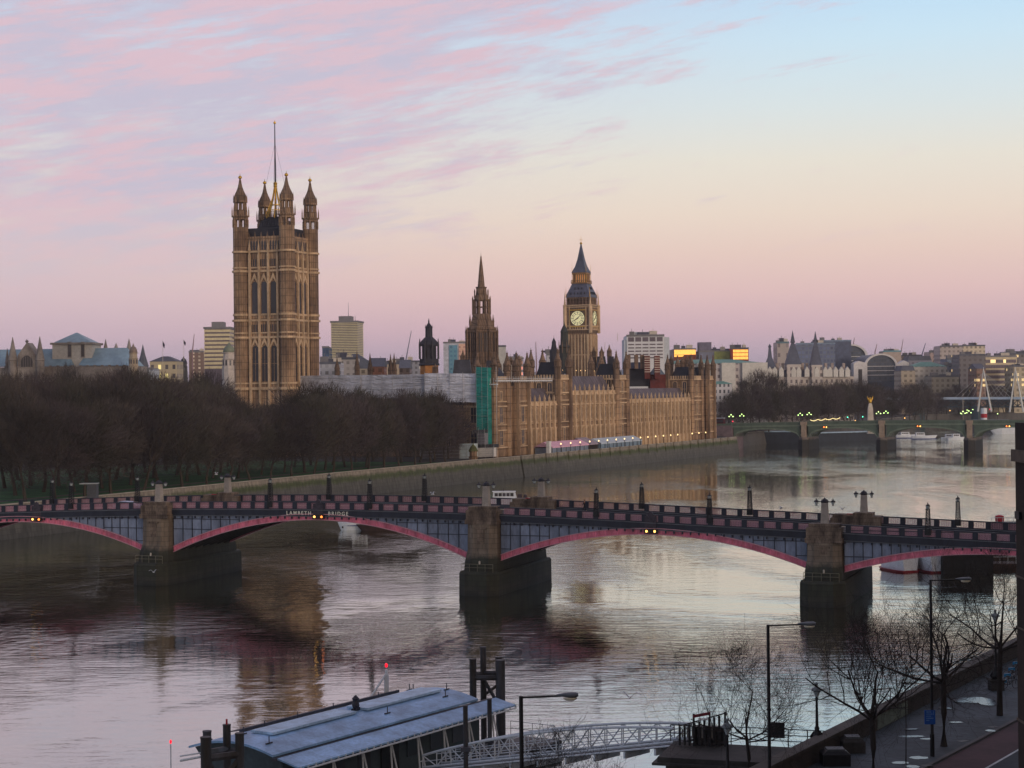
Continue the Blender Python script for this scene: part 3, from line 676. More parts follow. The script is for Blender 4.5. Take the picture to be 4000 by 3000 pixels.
# ---- clock tower
def clock_tower():
    Z = 860; c = W(2277, 1650, Z); phi = radians(20.3)
    t = thing('clock_tower', 'slender gothic clock tower with a lit pale dial and a pointed iron spire', 'clock tower', (c.x, c.y, BZ), -phi)
    zz = lambda y: HT(2275, y, Z) - BZ
    H = 5.75
    mb = MB(); mb.box(-H, H, -H, H, 0, zz(1302)); mb.build('shaft', STONE, t)
    rb = MB()
    for rz in (0, pi / 2):
        rb.at(0, 0, 0, rz)
        for k in range(-3, 4):
            x = k * 1.62; wd = .55 if abs(k) == 3 else .3; rb.box(x - wd, x + wd, -H - (.45 if abs(k) == 3 else .28), -H - .01, 0, zz(1308))
        for y in (1385, 1470, 1560): rb.box(-H - .3, H + .3, -H - .35, -H - .015, zz(y) - .5, zz(y))
    rb.build('buttress', STONE2, t)
    H2 = 6.35
    mb = MB(); mb.loft([[(sx_ * q, sy_ * q, z) for sx_, sy_ in ((-1, -1), (1, -1), (1, 1), (-1, 1))] for q, z in ((H, zz(1302)), (H2, zz(1290)), (H2, zz(1198)))])
    cs = mb.build('clock_stage', STONE_D, t)
    tr = MB()
    for y, pr in ((1291, .3), (1276, .35), (1203, .35), (1196, .75)): tr.box(-H2 - pr, H2 + pr, -H2 - pr, H2 + pr, zz(y), zz(y) + .45)
    for cx in (-H2, H2):
        for cy in (-H2, H2): tr.lathe([(.9, zz(1302)), (.9, zz(1196)), (1.0, zz(1196)), (.5, zz(1190)), (.35, zz(1175)), (.03, zz(1140))], 8, cx, cy)
    for rz in (0, pi / 2):
        tr.at(0, 0, 0, rz)
        for k in (-1, 1): tr.box(k * 4.15 - .25, k * 4.15 + .25, -H2 - .3, -H2, zz(1290), zz(1198))
        for i in range(7): x = (i - 3) * 1.2; tr.box(x - .18, x + .18, -H2 - .25, -H2 - .01, zz(1290), zz(1277))
    tr.build('cornice', STONE2, cs)
    DIAL = emit('dial_glass', C(222, 216, 168), .42); 
    zc = (zz(1245)); R = 3.45
    for rz in (0, pi / 2):
        dm = MB(); dm.at(0, 0, 0, rz)
        n = 40; dm.loft([[(R * cos(2 * pi * i / n), y, zc + R * sin(2 * pi * i / n)) for i in range(n)] for y in (-H2 - .05, -H2 - .18)])
        dial = dm.build('clock_dial', DIAL, t)
        ring = MB(); ring.at(0, 0, 0, rz)
        def ann(r0, r1, y):
            for i in range(n):
                a0, a1 = 2 * pi * i / n, 2 * pi * (i + 1) / n
                ring.loft([[(r0 * cos(a0), yy, zc + r0 * sin(a0)), (r1 * cos(a0), yy, zc + r1 * sin(a0)), (r1 * cos(a1), yy, zc + r1 * sin(a1)), (r0 * cos(a1), yy, zc + r0 * sin(a1))] for yy in (y, y - .08)])
        ann(R, R + .22, -H2 - .18); ann(R * .80, R * .83, -H2 - .19); ann(R * .56, R * .59, -H2 - .19)
        for k in range(12):
            a_ = k * pi / 6; x0, z0, x1, z1 = R * .6 * cos(a_), R * .6 * sin(a_), R * .95 * cos(a_), R * .95 * sin(a_)
            ring.tube((x0, -H2 - .21, zc + z0), (x1, -H2 - .21, zc + z1), .09, n=4)
        ring.build('dial_ring', IRON_D, dial)
        fr = MB(); fr.at(0, 0, 0, rz); q = R + .35
        for a0, a1, b0, b1 in ((-q - .3, q + .3, q, q + .35), (-q - .3, q + .3, -q - .35, -q), (-q - .35, -q, -q, q), (q, q + .35, -q, q)): fr.box(a0, a1, -H2 - .3, -H2 - .02, zc + b0, zc + b1)
        fr.build('dial_frame', GOLD, dial)
        hd = MB(); hd.at(0, 0, 0, rz)
        # seven past eight: minute hand up right, hour hand down left
        for ang, ln, w in ((radians(46), 3.1, .14), (radians(214), 2.1, .24)):
            hd.tube((-.5 * cos(ang), -H2 - .32, zc - .5 * sin(ang)), (ln * cos(ang), -H2 - .32, zc + ln * sin(ang)), w * 1.2, w * .5, 5)
        hd.build('clock_hands', BLACK, dial)
    # belfry
    bf = MB(); q = H2 - .55; bf.box(-q, q, -q, q, zz(1198) + .4, zz(1192)); bf.box(-q, q, -q, q, zz(1168), zz(1160)); bf.box(-q + 1, q - 1, -q + 1, q - 1, zz(1193), zz(1166))
    for rz in (0, pi / 2, pi, 3 * pi / 2):
        bf.at(0, 0, 0, rz)
        for i in range(8): x = -q + .3 + (2 * q - .6) * i / 7; bf.box(x - .26, x + .26, -q, -q + .5, zz(1192), zz(1168))
    bf.build('belfry', STONE_D, t)
    rf = MB(); 
    def sq(q, z): return [(-q, -q, z), (q, -q, z), (q, q, z), (-q, q, z)]
    rf.loft([sq(6.1, zz(1163)), sq(5.9, zz(1155)), sq(4.6, zz(1130)), sq(3.55, zz(1108))])
    low_ = rf.build('lower_roof', mat('clock_roof_iron', C(84, 86, 104), .55, .3, .4), t)
    dr = MB()
    for rz in (0, pi / 2):
        dr.at(0, 0, 0, rz)
        for k in range(-2, 3): x = k * 1.7; dr.gable(x - .35, x + .35, -5.9, -4.6, zz(1152), zz(1142), 'y')
        for k in (-1, 0, 1): x = k * 1.7; dr.gable(x - .3, x + .3, -4.9, -3.9, zz(1132), zz(1123), 'y')
    dr.build('dormer', IRON_D, low_)
    gl = MB(); gl.box(-4.0, 4.0, -4.0, 4.0, zz(1109), zz(1104)); gl.box(-3.6, 3.6, -3.6, 3.6, zz(1068) - .6, zz(1066))
    for rz in (0, pi / 2, pi, 3 * pi / 2):
        gl.at(0, 0, 0, rz)
        for i in range(7): x = -3.1 + 6.2 * i / 6; gl.box(x - .2, x + .2, -3.2, -2.85, zz(1104), zz(1068))
        for i in range(12): x = -3.9 + 7.8 * i / 11; gl.box(x - .06, x + .06, -4.0, -3.9, zz(1104), zz(1097))
        gl.box(-4, 4, -4.02, -3.9, zz(1097), zz(1095.5))
    gl.build('lantern_gallery', mat('gallery_gilt', C(138, 104, 64), .5, .3, .8), t)
    core = MB(); core.box(-2.2, 2.2, -2.2, 2.2, zz(1104), zz(1068)); core.build('lantern_light', emit('lantern_glow', (1, .5, .2, 1), .16), t)
    sp = MB(); sp.loft([sq(3.75, zz(1066)), sq(3.45, zz(1060)), sq(2.4, zz(1042)), sq(1.5, zz(1015)), sq(.75, zz(980)), sq(.25, zz(955))]); sp_ = sp.build('spire', mat('spire_iron', C(78, 82, 100), .55, .3, .4), t)
    fn = MB(); fn.lathe([(.25, zz(955)), (.7, zz(952)), (.55, zz(948)), (.12, zz(946)), (.06, zz(922))], 8)
    fn.tube((-1.0, 0, zz(937)), (1.0, 0, zz(937)), .07, n=4); fn.tube((0, -1.0, zz(937)), (0, 1.0, zz(937)), .07, n=4)
    for cx in (-3.5, 3.5):
        for cy in (-3.5, 3.5): fn.lathe([(.14, zz(1104)), (.1, zz(1060)), (.02, zz(1030))], 5, cx, cy)
    for cx in (-5.9, 5.9):
        for cy in (-5.9, 5.9): fn.lathe([(.2, zz(1163)), (.1, zz(1140)), (.02, zz(1122))], 5, cx, cy)
    fn.build('finial', GOLD, sp_)
clock_tower()

# ---- central spire
def central_spire():
    Z = 740; c = W(1884, 1500, Z)
    t = thing('central_spire', 'octagonal stone lantern tower tapering to a needle spire beside the green sheeting', 'spire', (c.x, c.y, BZ), 0)
    zz = lambda y: HT(1882, y, Z) - BZ
    mb = MB(); R = 6.1; rot = pi / 8 + .12
    mb.lathe([(R, 0), (R, zz(1290)), (R * 1.06, zz(1288)), (R * 1.06, zz(1280)), (R * .92, zz(1279)), (R * .72, zz(1252)), (R * .62, zz(1226))], 8, rot=rot); mb.build('wall', STONE_D, t)
    r2 = 3.0
    op = MB()
    for i in range(8):
        a_ = rot + i * pi / 4; op.lathe([(.45, zz(1228)), (.45, zz(1170))], 6, r2 * cos(a_), r2 * sin(a_))
        for k in (-.38, 0, .38):
            a0 = rot + i * pi / 4 + pi / 8; px_ = r2 * .92 * cos(a0) - k * 2.2 * sin(a0); py_ = r2 * .92 * sin(a0) + k * 2.2 * cos(a0); op.lathe([(.1, zz(1228)), (.1, zz(1175))], 4, px_, py_)
    op.lathe([(r2 * .98, zz(1202)), (r2 * .98, zz(1198))], 8, rot=rot)
    op.lathe([(r2 * 1.05, zz(1176)), (r2 * 1.05, zz(1168)), (r2 * .8, zz(1150)), (r2 * .72, zz(1128)), (r2 * .8, zz(1124)), (r2 * .8, zz(1121))], 8, rot=rot)
    op.build('lantern_stage', STONE_D, t)
    sp = MB(); sp.lathe([(1.55, zz(1121)), (1.2, zz(1085)), (.72, zz(1040)), (.3, zz(1006)), (.36, zz(1003)), (.1, zz(1000)), (.03, zz(984))], 8, rot=rot); sp.build('spire', STONE_D, t)
    pn = MB(); 
    for i in range(8):
        a_ = rot + i * pi / 4
        for rr, z0, z1, z2, w in ((R * 1.12, 1440, 1300, 1272, .42), (5.2, 1285, 1262, 1228, .3), (3.9, 1230, 1170, 1155, .24), (3.0, 1165, 1140, 1128, .2)):
            x, y = rr * cos(a_), rr * sin(a_); pn.lathe([(w, zz(z0)), (w, zz(z1)), (w * 1.3, zz(z1) + .1), (.03, zz(z2))], 4, x, y)
        pn.tube((R * 1.12 * cos(a_), R * 1.12 * sin(a_), zz(1330)), (R * .9 * cos(a_), R * .9 * sin(a_), zz(1305)), .25, n=4)
        pn.tube((3.9 * cos(a_), 3.9 * sin(a_), zz(1180)), (3.0 * cos(a_), 3.0 * sin(a_), zz(1168)), .15, n=4)
        for k in (-1, 1):
            a0 = a_ + pi / 8; x = 6.0 * cos(a0) - k * 1.1 * sin(a0); y = 6.0 * sin(a0) + k * 1.1 * cos(a0); pn.lathe([(.28, zz(1420)), (.28, zz(1300))], 4, x, y)
    pn.build('pinnacles', STONE_D, t)['kind'] = 'stuff'
    WN = window_mesh(1.3, zz(1300) - zz(1375), 2, 2, True, frame=STONE_D)
    for i in range(8):
        a0 = rot + i * pi / 4 + pi / 8
        if sin(a0) > .3: continue
        d = R * cos(pi / 8) + .03
        for k in (-1.1, 1.1):
            o = link('window', WN, t); o.location = (d * cos(a0) - k * sin(a0), d * sin(a0) + k * cos(a0), zz(1375)); o.rotation_euler = (0, 0, a0 + pi / 2)
central_spire()

def small_spire(px, ytip, yb, Z, r, name, label, prof, m=IRON_D, n=8, ground=True):
    c = W(px, yb, Z); t = thing(name, label, 'spire', (c.x, c.y, BZ)); zz = lambda y: HT(px, y, Z) - BZ
    mb = MB(); mb.lathe([(rr, zz(y)) for rr, y in prof], n); mb.build('spire', m, t)
    return t, zz
# dark octagonal ventilation lantern left of the central spire
t, zz = small_spire(1677, 1245, 1430, 690, 4, 'dark_lantern_tower', 'squat black octagonal roof lantern with a ring of pinnacles above orange brickwork', [(4.15, 1428), (4.3, 1425), (3.9, 1418), (3.9, 1402)])
mb = MB(); mb.lathe([(3.9, zz(1352)), (4.0, zz(1345)), (3.2, zz(1332)), (2.2, zz(1322)), (1.5, zz(1316)), (1.45, zz(1282)), (1.55, zz(1279)), (1.1, zz(1272)), (.35, zz(1262)), (.25, zz(1252)), (.03, zz(1243))], 8)
mb.lathe([(2.7, zz(1402)), (2.7, zz(1352))], 8)
for i in range(8):
    a_ = i * pi / 4 + pi / 8; mb.lathe([(.35, zz(1402)), (.35, zz(1345)), (.25, zz(1338)), (.03, zz(1322))], 5, 3.85 * cos(a_), 3.85 * sin(a_)); mb.lathe([(.15, zz(1402)), (.15, zz(1352))], 4, 3.6 * cos(a_ + pi / 8), 3.6 * sin(a_ + pi / 8))
    mb.lathe([(.14, zz(1282)), (.02, zz(1268))], 4, 1.45 * cos(a_), 1.45 * sin(a_))
mb.build('lantern', IRON_D, t)
mb = MB(); mb.lathe([(3.7, 0), (3.7, zz(1428))], 8); mb.build('brick_base', mat('orange_brick', C(176, 122, 70), .85, .3, .5), t)
# dark fleche by the clock tower and a smaller one beyond
t, zz = small_spire(2205, 1259, 1370, 800, 2, 'dark_turret', 'dark green roofed stair tower with a steep fleche just left of the clock tower', [(2.3, 1460), (2.3, 1360), (2.7, 1355), (1.9, 1345), (1.75, 1300), (1.9, 1296), (1.2, 1283), (.3, 1268), (.03, 1256)], mat('dark_green_lead', C(56, 58, 56), .7, .3, .5))
mb = MB()
for i in range(8): a_ = i * pi / 4 + pi / 8; mb.lathe([(.3, zz(1380)), (.25, zz(1345)), (.02, zz(1328))], 4, 2.6 * cos(a_), 2.6 * sin(a_))
mb.build('pinnacles', STONE_D, t)
t, zz = small_spire(2164, 1310, 1370, 860, 2, 'small_dark_spire', 'small dark spire rising behind the flat saucer roof', [(2.2, 1450), (2.2, 1372), (1.5, 1362), (1.1, 1345), (1.05, 1335), (.5, 1326), (.1, 1320), (.02, 1308)])
# ================================================================== SCAFFOLD AND SHEETING ON THE SOUTH FRONT
def sheet_mat(name, col, var=.2, rough=.55):
    m = mat(name, col, rough, var, .22, (1, 1, .6), fine=.1); t = m.node_tree; n = t.nodes; l = t.links; b = n['Principled BSDF']
    tcn = n.new('ShaderNodeTexCoord'); w = n.new('ShaderNodeTexNoise'); mp = n.new('ShaderNodeMapping'); mp.inputs['Scale'].default_value = (.15, .15, .9); l.new(tcn.outputs['Object'], mp.inputs[0]); l.new(mp.outputs[0], w.inputs['Vector']); w.inputs['Scale'].default_value = 1.2; w.inputs['Detail'].default_value = 4; w.inputs['Distortion'].default_value = 1.5
    bp = n.new('ShaderNodeBump'); bp.inputs['Distance'].default_value = 1.2; bp.inputs['Strength'].default_value = 1.0; l.new(w.outputs[0], bp.inputs['Height']); l.new(bp.outputs[0], b.inputs['Normal']); return m
WHITE_S = joints(sheet_mat('white_sheeting', C(226, 226, 238)), 5.5, 4.2, .12, .7); TEAL = sheet_mat('green_mesh', C(30, 134, 128), .35, .6)  # dark seam lines and panel tones on the white sheeting, coloured to look creased
def toworld(u, v, z=0): return SE + PD * u - PN * v + Vector((0, 0, z + BZ))
def sheet(name, label, px0, px1, yt0, yt1, yb0, yb1, vplane, dep, m, cat, grp=None):
    """a wrapped scaffold bay standing in front of the south face, px given left to right"""
    o = toworld(vplane, 0); 
    def wof(px, py=1500):       # metres west of the corner on the plane x = vplane
        k = D(px, py)[0] / F; p = toworld(vplane, 0); return (k * p.y - p.x) / (-PN.x + k * PN.y) if True else 0
    w0, w1 = wof(px0), wof(px1)
    def zat(px, py, w): Z = (toworld(vplane, w)).y; return HT(px, py, Z) - BZ
    t = thing(name, label, cat, tuple(toworld(vplane, 0)), PROT - pi / 2, grp)
    # local x runs west->east reversed: use x=-w
    zs = (zat(px0, yt0, w0), zat(px1, yt1, w1), zat(px0, yb0, w0), zat(px1, yb1, w1))
    mb = MB(); x0, x1 = -w0, -w1; nseg = max(2, int(abs(x1 - x0) / 4)); random.seed(int(px0))
    for i in range(nseg):
        f0, f1 = i / nseg, (i + 1) / nseg - .002; xa, xb = x0 + (x1 - x0) * f0, x0 + (x1 - x0) * f1
        ta, tb = zs[0] + (zs[1] - zs[0]) * f0, zs[0] + (zs[1] - zs[0]) * f1; ba, bb = zs[2] + (zs[3] - zs[2]) * f0, zs[2] + (zs[3] - zs[2]) * f1
        s_ = random.uniform(-.3, .3)
        mb.loft([[(xa, -s_, ba), (xb, -s_, bb), (xb, dep, bb), (xa, dep, ba)], [(xa, -s_, ta), (xb, -s_, tb), (xb, dep, tb), (xa, dep, ta)]])
    mb.build('sheeting', m, t)
    pl = MB()
    for i in range(nseg + 1):
        f0 = i / nseg; xa = x0 + (x1 - x0) * f0; pl.tube((xa, -.22, zs[2] + (zs[3] - zs[2]) * f0 - .6), (xa, -.22, zs[0] + (zs[1] - zs[0]) * f0 + .5), .05, n=4)
    for k in range(4):
        f = (k + .5) / 4; pl.tube((x0, -.24, zs[2] + (zs[0] - zs[2]) * f), (x1, -.24, zs[3] + (zs[1] - zs[3]) * f), .04, n=4)
    pl.build('scaffold_poles', mat('scaffold_steel', C(150, 150, 155), .5, .2, 1) if 'scaffold_steel' not in bpy.data.materials else bpy.data.materials['scaffold_steel'], t)
    return t
sheet('sheeted_roof', 'long greyish white sheeted temporary roof behind the tree tops beside the great tower', 1170, 1660, 1468, 1462, 1556, 1556, -1.5, 14, joints(sheet_mat('grey_sheeting', C(190, 190, 202)), 7, 3.4, .14, .75), 'scaffold')  # creases of the grey sheeting drawn as dark seam lines in its colour
sheet('sheeted_roof', 'bright white rippled sheeting next to the green mesh strip', 1660, 1859, 1458, 1459, 1570, 1572, -2.2, 14, WHITE_S, 'scaffold')
sheet('mesh_wrapped_hoist', 'tall strip of bright green mesh wrapped round a scaffold hoist at the palace corner', 1861, 1905, 1434, 1436, 1738, 1740, -3.4, 3.4, TEAL, 'scaffold')
sheet('site_hoarding', 'white site hoarding on a dark base below the green mesh', 1862, 1926, 1750, 1748, 1786, 1784, -5.0, 2.0, mat('hoarding_white', C(205, 200, 196), .7, .15, .4), 'hoarding')
sheet('dark_platform', 'black loading platform at the foot of the green mesh', 1862, 1928, 1737, 1735, 1750, 1748, -4.8, 3.5, BLACK, 'platform')
sheet('lift_cabin', 'grey hoist cabin with a black overhanging top against the green mesh', 1863, 1893, 1692, 1692, 1736, 1736, -5.6, 2.0, mat('cabin_grey', C(112, 110, 118), .6, .15, .6), 'cabin')
sheet('cabin_canopy', 'black slab canopy over the grey hoist cabin', 1846, 1892, 1680, 1678, 1692, 1690, -5.8, 3.0, BLACK, 'canopy')
sheet('site_cabin', 'pale blue white site cabin between the last garden tree and the stone kiosk', 1793, 1848, 1734, 1733, 1792, 1790, -9, 3, mat('cabin_blue', C(178, 192, 198), .7, .2, .5), 'cabin')
sheet('site_fence', 'brown grey site fence behind the trees next to the pale cabin', 1640, 1792, 1748, 1738, 1796, 1792, -9, .3, mat('fence_grey', C(92, 84, 82), .8, .2, .4), 'fence')
# white scaffold deck round the south pavilion
t = thing('scaffold_deck', 'pale scaffold walkway crossing the south pavilion below its turrets', 'scaffold', tuple(toworld(-1.5, 0)), PROT)
mb = MB(); z = pz(2000, 1490); mb.box(0, pu(2140) + 1, -2.2, -1.2, z, z + .5); mb.box(0, pu(2140) + 1, -2.2, -2.1, z + 1, z + 1.15)
for i in range(26): x = i * 1.75; mb.box(x, x + .09, -2.25, -2.15, z - .4, z + 1.8)
for i in range(9): x = i * 1.55; mb.box(-.1 + 0, .0, -2.0 + i * 1.3, -1.9 + i * 1.3, z - 2, z + 1.2)
mb.box(-.6, .6, -2.0, 10, z - 1.2, z - .8)
for i in range(5): mb.box(.05 + i * .01, .14 + i * .01, -1.6, -1.5, -i, z + 5 if i == 0 else z)
mb.build('deck', mat('deck_pale', C(190, 190, 192), .6, .3, .8), t)

# ---- riverside terrace: marquees, lamps
def marquee(name, label, px0, px1, yt, yb, m, wallm):
    u0, u1 = pu(px0, 1730), pu(px1, 1730); p = toworld(u0, 0); t = thing(name, label, 'marquee', tuple(p), PROT); Ln = u1 - u0
    z1 = 4.4; z0 = 2.7
    mb = MB(); mb.add([(0, -8, z0), (Ln, -8, z0), (Ln, -4.4, z1), (0, -4.4, z1), (0, -1, z0), (Ln, -1, z0), (0, -8, z0 - .4), (Ln, -8, z0 - .4), (0, -1, z0 - .4), (Ln, -1, z0 - .4)], [(0, 1, 2, 3), (3, 2, 5, 4), (0, 3, 4), (1, 5, 2), (0, 6, 7, 1), (4, 5, 9, 8)])
    mb.build('canopy', m, t)
    w = MB(); w.box(.1, Ln - .1, -7.8, -1.2, .05, z0 - .41); w.build('side_wall', wallm, t)
    p_ = MB(); 
    for i in range(int(Ln / 4) + 1): p_.box(i * 4, i * 4 + .12, -7.95, -7.82, 0, z0 - .4)
    p_.build('posts', BLACK, t)
    return t
marquee('terrace_marquee', 'long pink marquee canopy on the riverside terrace', 2078, 2225, 0, 0, mat('pink_canvas', C(212, 166, 188), .7, .12, .3), mat('marquee_blue', C(112, 122, 138), .6, .3, .5))
marquee('terrace_marquee', 'pale blue white marquee on the riverside terrace north of the pink one', 2272, 2436, 0, 0, mat('white_canvas', C(172, 184, 198), .7, .12, .3), mat('marquee_glass', C(104, 124, 142), .4, .3, .5))
t = thing('terrace_awning', 'low lilac grey awning linking the pink and the white marquees', 'marquee', tuple(toworld(pu(2227, 1730), 0)), PROT)
mb = MB(); ln = pu(2270, 1730) - pu(2227, 1730); mb.add([(0, -7.5, 2.6), (ln, -7.5, 2.6), (ln, -2, 4.9), (0, -2, 4.9), (0, -7.5, 2.3), (ln, -7.5, 2.3), (0, -2, 0), (ln, -2, 0)], [(0, 1, 2, 3), (0, 4, 5, 1), (3, 2, 7, 6)]); mb.build('canopy', mat('lilac_canvas', C(150, 138, 152), .7, .15, .3), t)
mb = MB(); mb.box(.2, ln - .2, -7, -2.2, 0, 2.2); mb.build('hedge', mat('hedge_dark', C(44, 38, 34), .9, .4, .8), t)
t = thing('white_kiosk', 'small upright white panel at the south end of the pink marquee', 'kiosk', tuple(toworld(pu(2065, 1740), -7.5)), PROT); mb = MB(); mb.box(0, 1.6, -.6, .6, 0, 4.6); mb.box(-.1, 1.7, -.7, .7, 4.6, 4.8); mb.build('panel', mat('panel_white', C(205, 205, 205), .6, .1, .5), t)
WARM = emit('lamp_glass_lit', (1.0, .70, .32, 1), 2.6)
def terrace_lamp():
    t = thing('terrace_lamp', 'lit globe lamp on a dark post on the river terrace', 'street lamp', (0, 0, 0), 0, 'lit lamps along the river terrace')
    mb = MB(); mb.lathe([(.22, 0), (.2, .6), (.1, .8), (.08, 3.3), (.16, 3.4)], 8); mb.box(-.5, .5, -.04, .04, 2.9, 3.0); mb.build('post', BLACK, t)
    mb = MB(); mb.smooth = True; mb.lathe([(.08, 3.42), (.2, 3.55), (.23, 3.75), (.16, 3.9), (.05, 4.0)], 8); mb.build('lantern', WARM, t); return proto(t)
tl = terrace_lamp(); first = True
for px in (2099, 2138, 2176, 2214, 2250, 2285, 2320, 2353, 2386, 2417, 2447, 2478, 2509, 2538, 2566, 2624, 2651, 2678):
    p = toworld(pu(px, 1735), -9.3 if px > 2010 else 0)
    if first: tl.location = p; first = False
    else: dup(tl, p)
    # one shared label: nothing tells these lamps apart

# ================================================================== LAMBETH-SIDE STEEL ARCH BRIDGE
TH = 0.3525; BA, BB_ = -4.22, 264.41
def bu(px, py):
    k = D(px, py)[0] / F; u = (k * BB_ - BA) / (cos(TH) + k * sin(TH)); return u
def bz(px, py, off=0):
    u = bu(px, py); Z = BB_ - sin(TH) * u + off; return HT(px, py, Z)
BW = 18.3; UC = -27.6
def ztop(u):
    d = abs(u - UC); return 13.17 - (.0004 * d * d if d < 50 else 1 + .037 * (d - 50))
br = thing('arched_bridge', 'dark steel road bridge with pink arches, stone piers and latticed pink parapets crossing the river', 'bridge', (BA, BB_, 0), -TH)
PINK = mat('pink_paint', C(200, 108, 132), .55, .35, .6, (1, 1, .3), fine=.2); BLUEG = mat('blue_grey_paint', C(116, 126, 148), .55, .4, .5, (1, 1, .35)); LATT = mat('lattice_pink', C(172, 130, 145), .55, .25, .8)
PINKL = mat('pink_flange', C(190, 140, 152), .5, .2, .6); ROADM = mat('bridge_asphalt', C(58, 58, 60), .9, .2, .3); DARKU = mat('under_steel', C(44, 44, 44), .8, .3, .4)
GRAN = joints(tidal('pier_granite', C(116, 102, 88), C(48, 50, 38), C(54, 52, 44), 1.0, 5.2, 9.5, C(36, 38, 34)), 1.5, .75, .09, .55)
GRAN2 = joints(mat('granite_cap', C(124, 108, 95), .85, .35, .7, (1, 1, .3), col2=C(56, 46, 42), fine=.25), 1.3, .6, .08, .6)
piers_u = [-55.2, 0, 50.3]
spans = [(-103.0, -57.9, 9.3, 5.0), (-52.6, -2.5, 10.43, 5.0), (2.5, 47.7, 9.15, 4.9), (52.9, 91, 7.35, 4.5)]
seg = 30
def archz(u, s): u0, u1, za, zs = s; m_ = (u0 + u1) / 2; h_ = (u1 - u0) / 2; return za - (za - zs) * ((u - m_) / h_) ** 2
for k, s in enumerate(spans):
    u0, u1 = s[0], s[1]; us = [u0 + (u1 - u0) * i / seg for i in range(seg + 1)]
    # outer pink ribs (both faces), flanges, inner dark ribs
    ln = MB(); un = MB(); sides = []
    for yy in (-.05, BW - .3):
        rib = MB(); fl = MB(); sp = MB(); sp2 = MB(); sides.append((rib, fl, sp, sp2)); um_ = (u0 + u1) / 2
        for a, b_ in zip(us, us[1:]):
            za, zb_ = archz(a, s), archz(b_, s)
            rib.loft([[(a, yy, za), (a, yy + .35, za), (a, yy + .35, za + .85), (a, yy, za + .85)], [(b_, yy, zb_), (b_, yy + .35, zb_), (b_, yy + .35, zb_ + .85), (b_, yy, zb_ + .85)]], cap=False)
            for dz in (-.02, .85): fl.loft([[(a, yy - .2, za + dz), (a, yy + .5, za + dz), (a, yy + .5, za + dz + .1), (a, yy - .2, za + dz + .1)], [(b_, yy - .2, zb_ + dz), (b_, yy + .5, zb_ + dz), (b_, yy + .5, zb_ + dz + .1), (b_, yy - .2, zb_ + dz + .1)]], cap=False)
            t0, t1 = ztop(a) - 2.05, ztop(b_) - 2.05; y2 = yy + .12 if yy < 5 else yy
            if max(t0, t1) > min(za, zb_) + 1.0:
                (sp if a < um_ else sp2).quad((a, y2, za + .9), (b_, y2, zb_ + .9), (b_, y2, max(t1, zb_ + .92)), (a, y2, max(t0, za + .92)))
    rib = sides[0][0]
    for i in range(1, seg):
        u = us[i]; z_ = archz(u, s); ln.box(u - .05, u + .05, -.02, .08, z_ + 1.0, max(ztop(u) - 2.1, z_ + 1.01)); rib.box(u - .04, u + .04, -.16, -.04, z_ + .08, z_ + .85)
    for zz_ in (10.2, 8.6, 6.6):
        for a, b_ in zip(us, us[1:]):
            if archz(a, s) + 1.0 < zz_ and archz(b_, s) + 1 < zz_: ln.box(a, b_, -.03, .07, zz_, zz_ + .09)
    for j in range(1, 8):
        yy = BW * j / 8
        for a, b_ in zip(us, us[1:]):
            za, zb_ = archz(a, s), archz(b_, s); un.loft([[(a, yy, za + .05), (a, yy + .3, za + .05), (a, yy + .3, za + .8), (a, yy, za + .8)], [(b_, yy, zb_ + .05), (b_, yy + .3, zb_ + .05), (b_, yy + .3, zb_ + .8), (b_, yy, zb_ + .8)]], cap=False)
    for i in range(0, seg + 1, 2): u = us[i]; z_ = archz(u, s); un.box(u - .12, u + .12, .4, BW - .4, z_ + .5, z_ + .75); 
    for i in range(0, seg + 1, 3):
        u = us[i]; z_ = archz(u, s)
        for j in (1, 3, 5, 7): un.box(u - .12, u + .12, BW * j / 8, BW * j / 8 + .25, z_ + .7, max(ztop(u) - 2.3, z_ + .71))
    for rib, fl, sp, sp2 in sides:
        rb = rib.build('arch_rib', PINK, br); fl.build('flange', PINKL, rb)
        if sp.f: sw = sp.build('spandrel', BLUEG, br)
        if sp2.f: sp2.build('spandrel', BLUEG, br)
    ln.build('spandrel_stiffeners', NAVY, br)['kind'] = 'stuff'; un.build('inner_ribs', DARKU, br)['kind'] = 'stuff'
# deck, fascia, cornice
UD0, UD1 = -120, 105
dk = MB(); US = [UD0 + (UD1 - UD0) * i / 90 for i in range(91)]
def strip(mb, y0, y1, d0, d1):
    for a, b_ in zip(US, US[1:]):
        mb.loft([[(a, y0, ztop(a) + d0), (a, y1, ztop(a) + d0), (a, y1, ztop(a) + d1), (a, y0, ztop(a) + d1)], [(b_, y0, ztop(b_) + d0), (b_, y1, ztop(b_) + d0), (b_, y1, ztop(b_) + d1), (b_, y0, ztop(b_) + d1)]], cap=False)
strip(dk, .4, BW - .4, -2.3, -1.62)
LEDG = mat('ledge_grey', C(92, 96, 104), .5, .3, .6)
for sgn, y0 in ((1, 0), (-1, BW)):
    A = lambda p, q: (min(y0 + sgn * p, y0 + sgn * q), max(y0 + sgn * p, y0 + sgn * q))
    for nm, M_, aa, d0, d1 in (('fascia', NAVY, (-.18, .38), -2.15, -1.28), ('ledge', LEDG, (-.32, .42), -1.28, -1.18), ('ledge', LEDG, (-.3, .42), -2.24, -2.151), ('handrail', NAVY, (-.12, .22), -.13, 0.0), ('bottom_rail', NAVY, (-.06, .2), -1.18, -1.04)):
        q_ = MB(); strip(q_, *A(*aa), d0, d1); o = q_.build(nm, M_, br)
        if nm == 'fascia' and sgn > 0: fas = o
    q_ = MB(); strip(q_, *A(3.4, 3.6), -1.63, -1.5); q_.build('kerb', STONE_P, br)
road = dk.build('road_deck', ROADM, br)
brk_ = MB()
u = UD0
